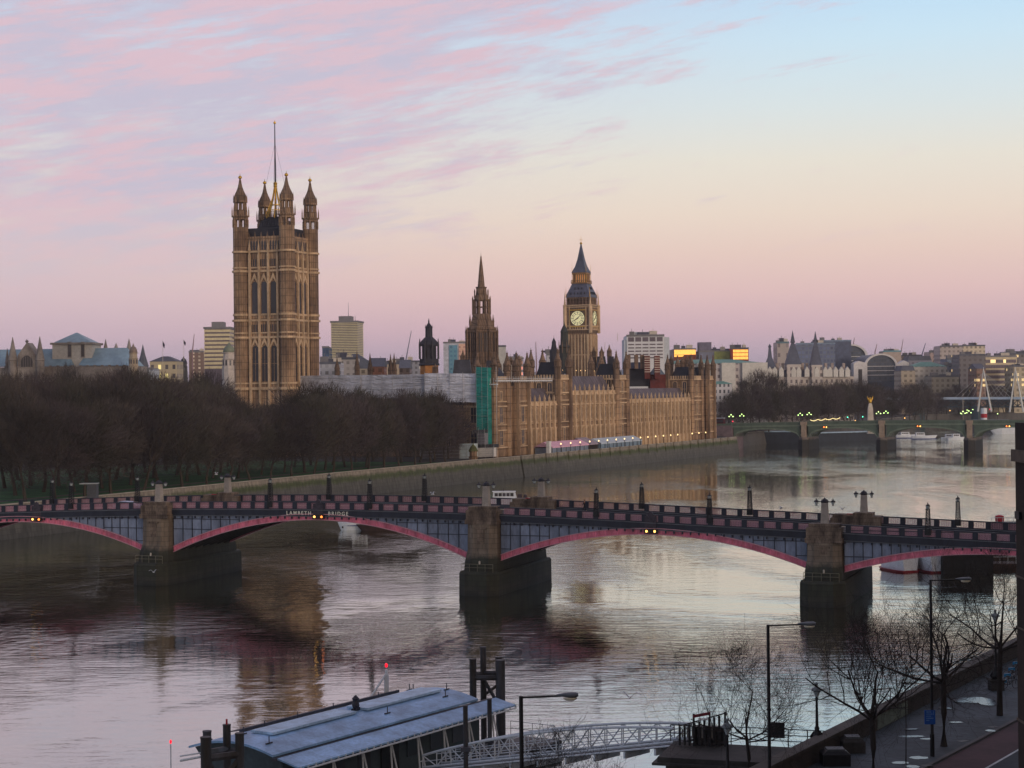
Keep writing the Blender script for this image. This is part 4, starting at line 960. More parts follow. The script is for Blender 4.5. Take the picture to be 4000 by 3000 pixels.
while u < UD1:
    for yy in (-.3, BW + .1): brk_.box(u - .1, u + .1, yy, yy + .2, ztop(u) - 2.6, ztop(u) - 2.25)
    u += 1.21
brk_.build('brackets', NAVY, br)['kind'] = 'stuff'
# parapet: posts and lattice panels
PWD = 1.66; PH = .90
def panel_mesh(rr=.036):
    mb = MB()
    mb.box(-PWD / 2, PWD / 2, -.03, .03, -.03, .03); mb.box(-PWD / 2, PWD / 2, -.03, .03, PH - .03, PH + .03)
    nx = 5; 
    for i in range(nx + 1): x = -PWD / 2 + PWD * i / nx; mb.box(x - .028, x + .028, -.02, .02, .031, PH - .031)
    q = PH
    for i in range(-2, nx * 2):
        x0 = -PWD / 2 + i * PWD / nx * .62
        for sg in (1, -1):
            pts = []
            xa, za, xb, zb_ = (x0, 0, x0 + q * .9, q) if sg > 0 else (x0 + q * .9, 0, x0, q)
            # clip to panel
            def cl(xa, za, xb, zb_):
                lo, hi = -PWD / 2, PWD / 2; t0, t1 = 0, 1; dx = xb - xa
                for a_, b2 in ((lo, 1), (hi, -1)):
                    f0 = (a_ - xa) / dx
                    if (dx > 0) == (b2 > 0): t0 = max(t0, f0)
                    else: t1 = min(t1, f0)
                return (t0, t1)
            t0, t1 = cl(xa, za, xb, zb_)
            if t1 - t0 > .05: mb.tube((xa + (xb - xa) * t0, 0, za + (zb_ - za) * t0), (xa + (xb - xa) * t1, 0, za + (zb_ - za) * t1), rr, n=4, cap=False)
    return mb.mesh('lattice_panel', LATT)
PM = panel_mesh(); PMF = panel_mesh(.024)
pitch = 2.42; po = MB(); cnt = 0; stuffp = MB()
def in_pier(u): return any(abs(u - p - .1) < 2.6 for p in piers_u)
for side, y0 in ((0, .05), (1, BW - .05)):
    i = 0; u = UC + pitch / 2 - 40 * pitch
    while u < 95:
        um = u + pitch / 2
        if u > -96:
            if not in_pier(u): po.at(u, y0, 0, 0); po.box(-.36, .36, -.16, .16, ztop(u) - 1.17, ztop(u) - .131)
            if not in_pier(um):
                if -90 < um < (79 if side == 0 else 82) and cnt < 140:
                    o = link('lattice_panel', PM if side == 0 else PMF, br); sl = (ztop(um + .5) - ztop(um - .5)); o.location = (um, y0, ztop(um) - 1.05); o.rotation_euler = (0, -math.atan(sl), 0); cnt += 1
        u += pitch
po.at(); po.build('parapet_posts', NAVY, br)['kind'] = 'stuff'
# crest boxes and paired navigation lights at the crown of every arch
AMB = emit('amber_light', (1.0, .5, .12, 1), 3.5); ORG = emit('orange_light', (1.0, .22, .04, 1), 3)
for k, s in enumerate(spans[:3]):
    uc = (s[0] + s[1]) / 2 + (2.5, .42, .3)[k]
    cb = MB(); cb.box(uc - .85, uc + .85, -.3, .05, ztop(uc) - 1.9, ztop(uc) - .25); cb.box(uc - .8, uc + .8, -.34, -.3, ztop(uc) - 1.1, ztop(uc) - .5)
    cb.extr([(uc - .5, ztop(uc) - .3), (uc + .5, ztop(uc) - .3), (uc + .3, ztop(uc) + .25), (uc, ztop(uc) + .45), (uc - .3, ztop(uc) + .25)], -.28, -.05); cb.build('crest_box', mat('crest_paint', C(56, 50, 60), .5, .5, 3) if k == 0 else bpy.data.materials['crest_paint'], br)
    lb = MB(); zc = archz(uc, s) + .1; lb.box(uc - .9, uc + 1.1, -.55, -.2, zc + .1, zc + .75); l_ = lb.build('light_bracket', BLACK, br)
    for dx in (-.5, .7):
        q = MB(); q.smooth = True; q.at(uc + dx, -.62, zc + .42); q.lathe([(.04, -.17), (.15, -.1), (.16, .08), (.05, .17)], 8); q.build('navigation_light', AMB if dx < 0 else (ORG if k < 2 else AMB), l_)
# lettering on the fascia
for txt, pxa, pxb in (("LAMBETH", 1121, 1217), ("BRIDGE", 1284, 1362)):
    cu = bpy.data.curves.new('lettering', 'FONT'); cu.body = txt; cu.size = 1.0; cu.extrude = .03; cu.space_character = 1.45; cu.offset = .012
    tmp = bpy.data.objects.new('lettering_tmp', cu); scene.collection.objects.link(tmp); dg = bpy.context.evaluated_depsgraph_get(); me = bpy.data.meshes.new_from_object(tmp.evaluated_get(dg)); bpy.data.objects.remove(tmp)
    wx = max(v.co.x for v in me.vertices); x0, x1 = bu(pxa, 1992), bu(pxb, 1992); sc_ = (x1 - x0) / wx
    me.materials.clear(); me.materials.append(mat('cream_letters', C(222, 220, 205), .5, .05, 1))
    o = link('lettering', me, fas); zc = ztop((x0 + x1) / 2) - 1.98; o.location = (x0, -.215, zc); o.rotation_euler = (pi / 2, 0, 0); o.scale = (sc_, .80, 1)
# stone piers
for p in piers_u:
    zt = ztop(p)
    mb = MB(); L0, L1 = -4.0, BW + 4.5
    def hexa(w, a, b_, c): return [(p - w, a), (p - w * .55, a - c), (p + w * .55, a - c), (p + w, a), (p + w, b_), (p + w * .55, b_ + c), (p - w * .55, b_ + c), (p - w, b_)]
    ring = lambda w, a, b_, c, z: [(x, y, z) for x, y in hexa(w, a, b_, c)]
    mb.loft([ring(3.15, -2.6, BW + 2.6, 1.4, -1), ring(3.1, -2.6, BW + 2.6, 1.4, 3.2), ring(2.95, -2.45, BW + 2.45, 1.3, 3.5)])
    mb.loft([ring(2.6, -1.9, BW + 1.9, 1.0, 3.5), ring(2.55, -1.7, BW + 1.7, .9, 4.8), ring(2.35, -1.1, BW + 1.1, .7, 6.4), ring(2.3, -1.0, BW + 1.0, .6, zt - 2.5)])
    o = mb.build('pier', GRAN, br)
    for y0, y1 in ((-1.6, 1.2), (BW - 1.2, BW + 1.6)):
        cp = MB(); cp.box(p - 2.55, p + 2.55, y0 - .1, y1 + .1, zt - 2.55, zt - 1.9); cp.box(p - 2.4, p + 2.4, y0 + .05, y1 - .05, zt - 1.9, zt - .5); cp.box(p - 2.1, p + 2.1, y0 + .3, y1 - .3, zt - .5, zt + .05); cp.build('pier_cap', GRAN2, o)
    cp = MB(); cp.box(p - .55, p + .55, -1.75, -1.55, 6.0, zt - 3.3); cp.box(p - .9, p + .9, -1.75, -1.5, zt - 3.3, zt - 3.0)
    cp.build('niche_panel', GRAN2, o)
    rl = MB(); 
    for a, b_ in (((p - 2.5, -3.1), (p + 2.4, -3.1)), ((p - 2.5, -3.1), (p - 2.6, -1.6))):
        rl.tube((a[0], a[1], 4.6), (b_[0], b_[1], 4.6), .035, n=4); rl.tube((a[0], a[1], 4.1), (b_[0], b_[1], 4.1), .03, n=4)
    for i in range(5): rl.tube((p - 2.5 + i * 1.22, -3.1, 3.4), (p - 2.5 + i * 1.22, -3.1, 4.6), .035, n=4)
    rl.build('railing', mat('rail_cream', C(118, 114, 98), .5, .1, 1) if p == -55.2 else bpy.data.materials['rail_cream'], o)
    lt = MB(); lt.lathe([(.12, 4.6), (.14, 5.0), (.03, 5.1)], 6, p + .3, -3.1); lt.build('marker_light', STONE_P, o)
# ---- things standing on the bridge
def onbridge(u, y, dz=0): return Vector((BA + cos(TH) * u + sin(TH) * y, BB_ - sin(TH) * u + cos(TH) * y, ztop(u) + dz))
GLS = mat('lantern_glass', C(150, 158, 160), .25, .1, 1, spec=.5)
def lattice_lamp():
    t = thing('lattice_lamp', '', 'street lamp', (0, 0, 0), -TH, 'lattice lamp columns along the bridge parapets')
    mb = MB(); w0, w1, h = .34, .22, 3.9
    for sx_ in (-1, 1):
        for sy_ in (-1, 1): mb.tube((sx_ * w0, sy_ * w0, -1.2), (sx_ * w1, sy_ * w1, h), .055, n=4)
    k = 7
    for i in range(k):
        z0, z1 = h * i / k, h * (i + 1) / k; a, b_ = w0 + (w1 - w0) * (i / k), w0 + (w1 - w0) * ((i + 1) / k)
        for sy_ in (-1, 1):
            mb.tube((-a, sy_ * a, z0), (b_, sy_ * b_, z1), .04, n=4); mb.tube((a, sy_ * a, z0), (-b_, sy_ * b_, z1), .04, n=4)
            mb.tube((sy_ * a, -a, z0), (sy_ * b_, b_, z1), .04, n=4); mb.box(-b_, b_, sy_ * b_ - .03, sy_ * b_ + .03, z1 - .03, z1 + .03)
    mb.box(-.4, .4, -.4, .4, -1.2, .1); mb.box(-.32, .32, -.32, .32, h, h + .14); mb.build('column', BLACK, t)
    mb = MB(); mb.lathe([(.18, h + .14), (.3, h + .7)], 6); lg = mb.build('lantern', GLS, t)
    mb = MB(); mb.lathe([(.36, h + .7), (.3, h + .82), (.1, h + 1.02), (.05, h + 1.2), (.08, h + 1.25), (.02, h + 1.4)], 6)
    for i in range(6): a_ = i * pi / 3 + pi / 6; mb.tube((.19 * cos(a_), .19 * sin(a_), h + .14), (.31 * cos(a_), .31 * sin(a_), h + .7), .02, n=3)
    mb.build('lantern_cap', BLACK, lg); return proto(t)
ll = lattice_lamp(); k = 0
NEARL = [(279, 1876, 'near the left edge beside a white shelter'), (1056, 1863, 'left of the cream lettering on the near parapet'), (1445, 1867, 'right of the cream lettering on the near parapet'), (2330, 1903, 'right of the white tour boat on the near parapet'), (2772, 1924, 'near parapet, right of the amber arch lights'), (3625, 1962, 'near parapet, right of the right stone obelisks')]
FARL = [(205, 1866, 'far parapet at the far left before dark lawn'), (537, 1856, 'far parapet just left of the first stone obelisk'), (1286, 1847, 'far parapet right above the crown of the lettered arch'), (1659, 1848, 'far parapet, first to the left of the white tour boat'), (2507, 1882, 'far parapet before brown reflections of the palace'), (2929, 1893, 'tall against pale water on the far parapet'), (3742, 1935, 'far parapet, last lamp before the dark building edge')]
for lst, yy in ((NEARL, .05), (FARL, BW - .05)):
    for px, yt, lab in lst:
        kx = D(px, yt + 60)[0] / F; A0, B0 = BA + sin(TH) * yy, BB_ + cos(TH) * yy; u = (kx * B0 - A0) / (cos(TH) + kx * sin(TH))
        p = onbridge(u, yy); lab = 'slim dark lattice lamp column, ' + lab; hgt = HT(px, yt, p.y) - p.z; s_ = hgt / 5.3
        if k == 0: ll.location = p; ll.scale = (1, 1, s_); ll['label'] = lab
        else: dup(ll, p, -TH, lab, (1, 1, s_))
        k += 1
def obelisk():
    t = thing('obelisk_lamp', '', 'street lamp', (0, 0, 0), -TH, 'stone obelisks with paired lanterns on the bridge')
    mb = MB(); mb.loft([[(-w, -w, z), (w, -w, z), (w, w, z), (-w, w, z)] for w, z in ((.62, -.5), (.62, 0), (.52, .05), (.40, 3.3))]); mb.build('obelisk', mat('obelisk_granite', C(150, 142, 136), .8, .25, .5), t)
    mb = MB(); mb.lathe([(.5, 3.3), (.55, 3.5), (.4, 3.8), (.15, 3.95), (.05, 4.1)], 8); mb.box(-1.15, 1.15, -.08, .08, 3.38, 3.5); arm = mb.build('lamp_bracket', IRON_D, t)
    for s_ in (-1, 1):
        mb = MB(); mb.lathe([(.14, 2.95), (.3, 3.42)], 6, s_ * 1.15); lg = mb.build('lantern', GLS, t)
        mb = MB(); mb.lathe([(.15, 2.85), (.15, 2.95)], 6, s_ * 1.15); mb.lathe([(.38, 3.42), (.34, 3.55), (.08, 3.75), (.03, 4.0)], 6, s_ * 1.15); mb.build('lantern_cap', IRON_D, lg)
    return proto(t)
ob = obelisk(); k = 0
for px, yt, yy, lab in ((622, 1875, -.2, 'front stone obelisk with two lanterns on the leftmost pier in view'), (1900, 1880, -.2, 'front stone obelisk with two lanterns just left of the white tour boat'), (3222, 1945, -.2, 'front stone obelisk with two lanterns on the rightmost pier'),
                        (890, 1850, BW + .2, 'rear stone obelisk with two lanterns before the garden river wall'), (2115, 1865, BW + .2, 'rear stone obelisk with two lanterns just right of the white tour boat'), (3375, 1915, BW + .2, 'rear stone obelisk with two lanterns beyond the rightmost pier, right of a red cabinet')):
    kx = D(px, yt + 60)[0] / F; A0, B0 = BA + sin(TH) * yy, BB_ + cos(TH) * yy; u = (kx * B0 - A0) / (cos(TH) + kx * sin(TH)); p = onbridge(u, yy); s_ = (HT(px, yt, p.y) - p.z) / 4.05
    if k == 0: ob.location = p; ob.scale = (1, 1, s_); ob['label'] = lab
    else: dup(ob, p, -TH, lab, (1, 1, s_))
    k += 1
    if yy > 5:       # low stone plinth wall behind the rear obelisk
        pw = thing('plinth_wall', 'stone plinth wall under the ' + lab[:40].replace(' with two lanterns', ''), 'plinth', tuple(onbridge(u, yy, -1.6)), -TH, 'stone plinths on the far parapet')
        mb = MB(); mb.box(-2.6, 2.6, -1.4, 1.3, -.4, 1.5); mb.box(-1.4, 1.4, -1.3, 1.2, 1.5, 2.0); mb.build('plinth', GRAN2, pw)
# red lifebuoy cabinets
RED = mat('red_paint', C(160, 24, 40), .45, .15, 1); WHT = mat('white_paint', C(220, 220, 220), .5, .05, 1)
def cabinet():
    t = thing('lifebuoy_cabinet', '', 'lifebuoy', (0, 0, 0), -TH, 'red lifebuoy cabinets on the far parapet')
    mb = MB(); mb.box(-.5, .5, -.15, .15, -1.15, .1); mb.lathe([(.5, .1), (.3, .22), (.05, .25)], 4) if False else None; mb.box(-.45, .45, -.12, .12, .101, .17); b_ = mb.build('cabinet', RED, t)
    mb = MB()
    n = 14
    for i in range(n):
        a0, a1 = 2 * pi * i / n, 2 * pi * (i + 1) / n; r0, r1 = .13, .2
        mb.loft([[(r0 * cos(a0), y, -.5 + r0 * sin(a0)), (r1 * cos(a0), y, -.5 + r1 * sin(a0)), (r1 * cos(a1), y, -.5 + r1 * sin(a1)), (r0 * cos(a1), y, -.5 + r0 * sin(a1))] for y in (-.15, -.18)])
    for s_ in (-1, 1): mb.box(s_ * .3 - .05, s_ * .3 + .05, -.18, -.15, -.72, -.3)
    mb.build('buoy_mark', WHT, t); return proto(t)
cb_ = cabinet(); k = 0
for px, py, lab in ((838, 1955, 'red lifebuoy cabinet with white mark left of the second obelisk'), (2064, 1975, 'red lifebuoy cabinet with white mark beside the white tour boat'), (3321, 2032, 'red lifebuoy cabinet with white mark left of the last rear obelisk')):
    yy = BW - .5; kx = D(px, py)[0] / F; A0, B0 = BA + sin(TH) * yy, BB_ + cos(TH) * yy; u = (kx * B0 - A0) / (cos(TH) + kx * sin(TH)); p = onbridge(u, yy)
    if k == 0: cb_.location = p; cb_['label'] = lab
    else: dup(cb_, p, -TH, lab)
    k += 1
# ================================================================== GREEN ARCHED BRIDGE (upstream of the palace end)
GREENP = mat('sage_paint', C(104, 116, 102), .6, .2, .3); GREEND = mat('sage_paint_dark', C(80, 94, 82), .65, .25, .3); PIERS = joints(tidal('far_pier_stone', C(110, 100, 94), C(34, 34, 34), C(42, 38, 38), .8, 4.5, 8, C(28, 26, 27)), 2.5, 1.1, .14, .6); SHIELD = mat('pier_ashlar', C(150, 132, 116), .8, .25, .5)
wp = [Vector((103.0, 850, 0)), Vector((135.7, 834, 0)), Vector((168.7, 818, 0)), Vector((204.2, 800.5, 0)), Vector((240.5, 783, 0)), Vector((278, 765, 0))]
wd = (wp[5] - wp[0]).normalized(); WROT = atan2(wd.y, wd.x)
wb = thing('green_arched_bridge', 'low sage green road bridge of flat arches on stone piers beyond the palace', 'bridge', tuple(wp[0]), WROT)
wus = [(p - wp[0]).dot(wd) for p in wp]; WW = 15
def wtop(u): return 11.6 + 1.9 * min(1, (max(u, -40) + 40) / 110) if u < 70 else 13.5
for a, b_ in zip(wus, wus[1:]):
    u0, u1 = a + 2.0, b_ - 2.0; n_ = 20; crown = wtop((u0 + u1) / 2) - 3.1; spr = 5.6
    az_ = lambda u: spr + (crown - spr) * sqrt(max(0, 1 - ((u - (u0 + u1) / 2) / ((u1 - u0) / 2)) ** 2)) ** .9
    us = [u0 + (u1 - u0) * i / n_ for i in range(n_ + 1)]
    sp = MB(); rb = MB()
    for p, q in zip(us, us[1:]):
        for y in (0, WW): sp.quad((p, y, az_(p) + .6), (q, y, az_(q) + .6), (q, y, wtop(q) - 1.9), (p, y, wtop(p) - 1.9))
    for y in (-.12, WW * .25, WW * .5, WW * .75, WW - .2):
        for p, q in zip(us, us[1:]): rb.loft([[(p, y, az_(p)), (p, y + .4, az_(p)), (p, y + .4, az_(p) + .7), (p, y, az_(p) + .7)], [(q, y, az_(q)), (q, y + .4, az_(q)), (q, y + .4, az_(q) + .7), (q, y, az_(q) + .7)]], cap=False)
    sp.build('spandrel', GREEND, wb); rb.build('arch_ribs', GREENP, wb)
us = [-38 + i * 6 for i in range(40)]
for y0, y1, d0, d1, nm, mm in ((0.3, WW - .3, -2.2, -1.3, 'deck', ROADM), (-.3, .3, -1.95, -1.2, 'cornice', GREENP), (WW - .3, WW + .3, -1.95, -1.2, 'cornice', GREENP), (-.15, .1, -1.2, -.131, 'parapet', GREEND), (-.25, .2, -.13, .02, 'handrail', GREENP), (WW - .1, WW + .1, -1.199, 0, 'parapet', GREEND)):
    M_ = MB()
    for p, q in zip(us, us[1:]):
        M_.loft([[(p, y0, wtop(p) + d0), (p, y1, wtop(p) + d0), (p, y1, wtop(p) + d1), (p, y0, wtop(p) + d1)], [(q, y0, wtop(q) + d0), (q, y1, wtop(q) + d0), (q, y1, wtop(q) + d1), (q, y0, wtop(q) + d1)]], cap=False)
    M_.build(nm, mm, wb)
for i, u in enumerate(wus[1:5]):
    mb = MB(); w = 2.7
    ring = lambda w, z, e: [(u - w, -e, z), (u, -e - 2.4, z), (u + w, -e, z), (u + w, WW + e, z), (u, WW + e + 2.4, z), (u - w, WW + e, z)]
    mb.loft([ring(2.6, -1, 1.0), ring(2.5, 4.9, .8), ring(2.4, 5.6, .7), ring(2.2, 5.9, .5)]); o = mb.build('pier', PIERS, wb)
    mb = MB(); mb.box(u - 1.15, u + 1.15, -.9, -.05, 5.7, wtop(u) - 1.3); mb.box(u - 1.5, u + 1.5, -1.1, -.1, wtop(u) - 1.299, wtop(u) + .15); mb.build('pier_shield', SHIELD, o)
mb = MB(); mb.box(-42, 1.5, -.8, WW + .5, 0, wtop(-20) - 2.2); mb.box(-42, 1.5, -.5, .4, wtop(-20) - 2.2, wtop(-20) - .6); mb.build('abutment', mat('abutment_stone', C(112, 96, 100), .85, .3, .3), wb)
GLOBE = emit('green_lamp_glass', (.66, 1.0, .32, 1), 3.5)
def triple(labl):
    t = thing('triple_lamp', labl, 'street lamp', (0, 0, 0), WROT, 'three globe lamps on the green bridge')
    mb = MB(); mb.lathe([(.4, -1.2), (.35, .3), (.12, .5), (.09, 3.6)], 8); mb.tube((-.9, 0, 3.0), (.9, 0, 3.0), .06, n=4); mb.build('post', GREEND, t)
    for x, z in ((-.95, 3.3), (.95, 3.3), (0, 4.1)): q = MB(); q.smooth = True; q.at(x, 0, z); q.lathe([(.05, -.24), (.2, -.12), (.22, .1), (.06, .24)], 8); q.build('lantern', GLOBE, t)
    return proto(t)
tt = triple('x'); k = 0
for px, yy, lab in ((2856, 0, 'lit three globe lamp at the palace end of the green bridge, left of its pair'), (2898, WW, 'lit three globe lamp at the palace end of the green bridge, right of its pair'), (3126, 0, 'lit three globe lamp above the first river pier of the green bridge'), (3161, WW, 'lit three globe lamp beside the start of the string of lights'),
                    (3432, 0, 'lit three globe lamp just right of the memorial column, left of its pair'), (3461, WW, 'lit three globe lamp just right of the memorial column, right of its pair'), (3762, 0, 'lit three globe lamp above the last river pier of the green bridge, front'), (3785, WW, 'lit three globe lamp above the last river pier of the green bridge, rear')):
    P0 = wp[0] + Vector((-sin(WROT), cos(WROT), 0)) * yy; kx = D(px, 1640)[0] / F; u = (kx * P0.y - P0.x) / (wd.x - kx * wd.y); p = P0 + wd * u; p.z = wtop(u)
    if k == 0: tt.location = p; tt['label'] = lab
    else: dup(tt, p, WROT, lab)
    k += 1
for px, lab in ((2867, 0), (3222, 0), (3452, 0), (3935, 0)): pass
for i, (px, lab) in enumerate(((3224, 'left'), (3938, 'right'), (3590, 'mid'))):
    P0 = wp[0] - Vector((-sin(WROT), cos(WROT), 0)) * .6; kx = D(px, 1662)[0] / F; u = (kx * P0.y - P0.x) / (wd.x - kx * wd.y)
    nb_ = MB(); nb_.box(u - 1.1, u + 1.1, -.75, -.4, wtop(u) - 2.9, wtop(u) - 2.2); l_ = nb_.build('light_bracket', BLACK, wb)
    for dx in (-.6, .6):
        q = MB(); q.smooth = True; q.at(u + dx, -.85, wtop(u) - 2.5); q.lathe([(.05, -.3), (.3, -.15), (.3, .15), (.05, .3)], 8); q.build('navigation_light', ORG if dx < 0 else AMB, l_)

# memorial column with a gilded eagle
c = W(3400, 1645, 860); t = thing('eagle_memorial', 'pale stone memorial pillar topped by a gilded eagle on the far embankment', 'memorial', (c.x, c.y, GZ)); zz = lambda y: HT(3400, y, 860) - GZ
mb = MB(); mb.loft([[(-w, -w, z), (w, -w, z), (w, w, z), (-w, w, z)] for w, z in ((1.5, 0), (1.3, zz(1640)), (1.15, zz(1600)), (.75, zz(1580)), (.5, zz(1575)))]); mb.build('pillar', STONE_P, t)
mb = MB(); mb.smooth = True; mb.lathe([(.5, zz(1576)), (.8, zz(1570)), (.75, zz(1562)), (.35, zz(1558)), (.3, zz(1553)), (.08, zz(1550))], 8)
for s_ in (-1, 1): mb.loft([[(s_ * .3, -.2, zz(1572)), (s_ * .3, .2, zz(1572)), (s_ * .3, .2, zz(1560)), (s_ * .3, -.2, zz(1560))], [(s_ * 1.3, -.1, zz(1560)), (s_ * 1.3, .1, zz(1560)), (s_ * 1.5, .1, zz(1545)), (s_ * 1.4, -.1, zz(1548))]])
mb.build('gilt_eagle', GOLD, t)
# festoon lights on the far embankment
t = thing('festoon_lights', 'string of small warm bulbs swagged between posts along the far embankment', 'string lights', tuple(W(3165, 1645, 930)))
mb = MB(); o_ = W(3165, 1645, 930); pts = []
for i in range(41):
    f = i / 40; px = 3165 + 117 * f; sag = abs(sin(f * 4 * pi)) * 5; p = W(px, 1640 - 9 * f + sag, 930) - o_; pts.append(tuple(p))
mb.path(pts, .12, 4); mb.build('bulb_string', emit('festoon_glow', (1, .8, .35, 1), 1.6), t)
mb = MB()
for i in range(5): px = 3165 + 117 * i / 4; p = W(px, 1638 - 9 * i / 4, 930) - o_; mb.tube((p.x, p.y, p.z), (p.x, p.y, GZ - o_.z), .07, n=4)
mb.build('posts', BLACK, t)

# ================================================================== RAILWAY AND FOOT BRIDGE
hb = thing('mast_footbridge', 'distant railway bridge with a white deck footway hung from slanted white masts', 'bridge', (0, 0, 0)); ZH = 1330
a = W(3655, 1556, ZH); b_ = W(4060, 1557, ZH - 60); dd = (b_ - a); L_ = hypot(dd.x, dd.y); hb.location = (a.x, a.y, 0); hr = atan2(dd.y, dd.x); hb.rotation_euler = (0, 0, hr)
z1 = a.z; mb = MB(); mb.box(-60, L_ + 60, -2, 2, z1 - .9, z1 + .8); mb.build('white_deck', mat('white_deck', C(196, 208, 218), .5, .1, .3), hb)
mb = MB(); zt, zl = HT(3800, 1561, ZH), HT(3800, 1586, ZH); mb.box(-60, L_ + 60, 4, 12, zt - .5, zt); mb.box(-60, L_ + 60, 3.5, 12, zl - .8, zl)
for i in range(34): x = -40 + i * 5; mb.tube((x, 3.8, zl), (x + 5, 3.8, zt - .3), .3, n=4); mb.tube((x + 5, 3.8, zl), (x, 3.8, zt - .3), .3, n=4); mb.box(x - .2, x + .2, 3.7, 3.9, zl, zt)
for x in (-20, 30, 80): mb.box(x - 3, x + 3, 4, 12, 0, zl - .8)
mb.build('railway_truss', mat('truss_green', C(66, 82, 86), .7, .3, .2), hb)
MW = mat('mast_white', C(205, 205, 200), .5, .08, 1)
for px in (3859, 3982):
    f = (px - 3655) / 405 * L_; mt_ = MB(); zt = HT(px, 1445, ZH)
    for d in (-5.5, 5.5): mt_.tube((f + d, -3, HT(px, 1605, ZH)), (f, -4, zt), .75, .35, 6)
    mt_.tube((f, -4, zt), (f, -4, zt + 2), .3, .08, 5); m_ = mt_.build('mast', MW, hb)
    st = MB()
    for k in range(-5, 6): st.tube((f, -4, zt - 2), (f + k * 5, -1.8, z1 + .8), .09, n=3)
    st.build('stay_cables', MW, m_)

# ================================================================== BACKGROUND BUILDINGS
MAT = {}
def cm(name, col, **k):
    if name not in MAT: MAT[name] = mat(name, col, **k)
    return MAT[name]
def fm(name, *a, **k):
    if name not in MAT: MAT[name] = facade(name, *a, **k)
    return MAT[name]
ROOFG = mat('grey_flat_roof', C(118, 116, 120), .85, .25, .05); SLATE = mat('slate_roof', C(82, 86, 98), .7, .3, .1); LEADB = mat('lead_roof_blue', C(126, 152, 168), .5, .25, .06, (1, 1, .2)); COPPER = mat('copper_roof', C(92, 140, 128), .6, .2, .1)
def bld(name, label, px0, px1, yt, Z, dep, wall, cat='building', rz=0, yb=None, roof=None, rh=0, rm=ROOFG, along='x', par=True, group=None):
    """a building between two photo columns with its roofline on row yt, Z metres away"""
    a = W(px0, yt, Z); b_ = W(px1, yt, Z); w = b_.x - a.x; zt = (a.z + b_.z) / 2; g = GZ if yb is None else W(px0, yb, Z).z
    t = thing(name, label, cat, ((a.x + b_.x) / 2, Z, GZ), rz, group)
    h = zt - GZ; mb = MB(); mb.box(-w / 2, w / 2, 0, dep, g - GZ, h); o = mb.build('wall', wall, t); o['w'] = 0; del o['w']
    rf = MB()
    if roof == 'gable': rf.gable(-w / 2 - .3, w / 2 + .3, -.3, dep + .3, h + .01, h + rh, along)
    elif roof == 'hip': rf.hip(-w / 2 - .3, w / 2 + .3, -.3, dep + .3, h + .01, h + rh, min(w, dep) * .42, min(w, dep) * .42)
    elif roof == 'mansard': rf.hip(-w / 2, w / 2, 0, dep, h + .01, h + rh, rh * .35, rh * .35)
    else: rf.box(-w / 2 + .4, w / 2 - .4, .4, dep - .4, h + .004, h + .3); rf.box(-w / 2 - .2, w / 2 + .2, -.2, 0.001, h - .6, h + .7)
    rf.build('roof', rm, t)
    if roof is None and w > 7:
        r_ = random.Random(int(px0 * 7 + yt)); x = 0
        for i in range(3):
            x = -w * .4 + w * .8 * (i + r_.random() * .6) / 3; q = r_.uniform(1.2, w * .09 + 1.3); p_ = MB(); hh = r_.uniform(1.2, 3.2); p_.box(x - q, x + q, dep * .15, dep * .15 + 4, h + .31, h + .31 + hh); p_.box(x - .12, x + .12, dep * .15 + 2, dep * .15 + 2.2, h + .31 + hh, h + 2 + hh); p_.build('roof_plant', (ROOFG, IRON, STONE_P)[i], t)
    return t, w, h
def sub(t, name, m, fn): mb = MB(); fn(mb); return mb.build(name, m, t)

# --- abbey, far left
ABS = mat('abbey_stone', C(148, 140, 134), .85, .3, .15, col2=C(106, 98, 94)); ZA = 800
def zA(px, y, Z=ZA): return HT(px, y, Z) - GZ
t = thing('abbey', 'large medieval abbey with blue grey lead roofs, pinnacled gable and low square lantern tower', 'abbey', (XT(275, 1430, ZA), ZA, GZ)); ox = XT(275, 1430, ZA)
xx = lambda px, y=1420, Z=ZA: XT(px, y, Z) - ox
mb = MB(); mb.box(xx(-160), xx(530), -2, 26, 0, zA(300, 1432)); 
for i in range(24): x = xx(-150) + i * 3.3; mb.box(x, x + 1.2, -2.4, -2.001, zA(300, 1432), zA(300, 1427))
mb.build('wall', ABS, t)
mb = MB(); mb.add([(xx(-160), 0, zA(0, 1430)), (xx(285), 0, zA(285, 1430)), (xx(248), 10, zA(248, 1360)), (xx(-160), 10, zA(0, 1364)), (xx(-160), 20, zA(0, 1430)), (xx(285), 20, zA(285, 1430))], [(0, 1, 2, 3), (3, 2, 5, 4), (1, 5, 2)]); mb.build('roof', LEADB, t)
mb = MB(); mb.add([(xx(308), -1, zA(308, 1428)), (xx(522), -1, zA(522, 1428)), (xx(478), 11, zA(478, 1356)), (xx(330), 11, zA(330, 1358)), (xx(308), 23, zA(308, 1428)), (xx(522), 23, zA(522, 1428))], [(0, 1, 2, 3), (3, 2, 5, 4), (1, 5, 2), (0, 3, 4)]); mb.build('roof', LEADB, t)
x0, x1 = xx(196), xx(352); mb = MB(); mb.box(x0, x1, 4, 4 + (x1 - x0), 10, zA(270, 1345)); tw = mb.build('lantern_tower', mat('tower_render', C(184, 180, 174), .8, .12, .1), t)
mb = MB(); mb.box(x0 - .8, x1 + .8, 3.2, 4.8 + (x1 - x0), zA(270, 1345), zA(270, 1337)); mb.build('tower_cornice', ABS, tw)
mb = MB(); mb.hip(x0 + .4, x1 - .4, 4.4, 3.6 + (x1 - x0), zA(270, 1337), zA(270, 1296), (x1 - x0) * .46, (x1 - x0) * .46); mb.build('roof', LEADB, tw)
wl_ = window_mesh(1.3, 6.5, 1, 0, True, frame=ABS)
for px in (264, 316): o = link('window', wl_, t); o.location = (xx(px), 3.98, zA(px, 1393))
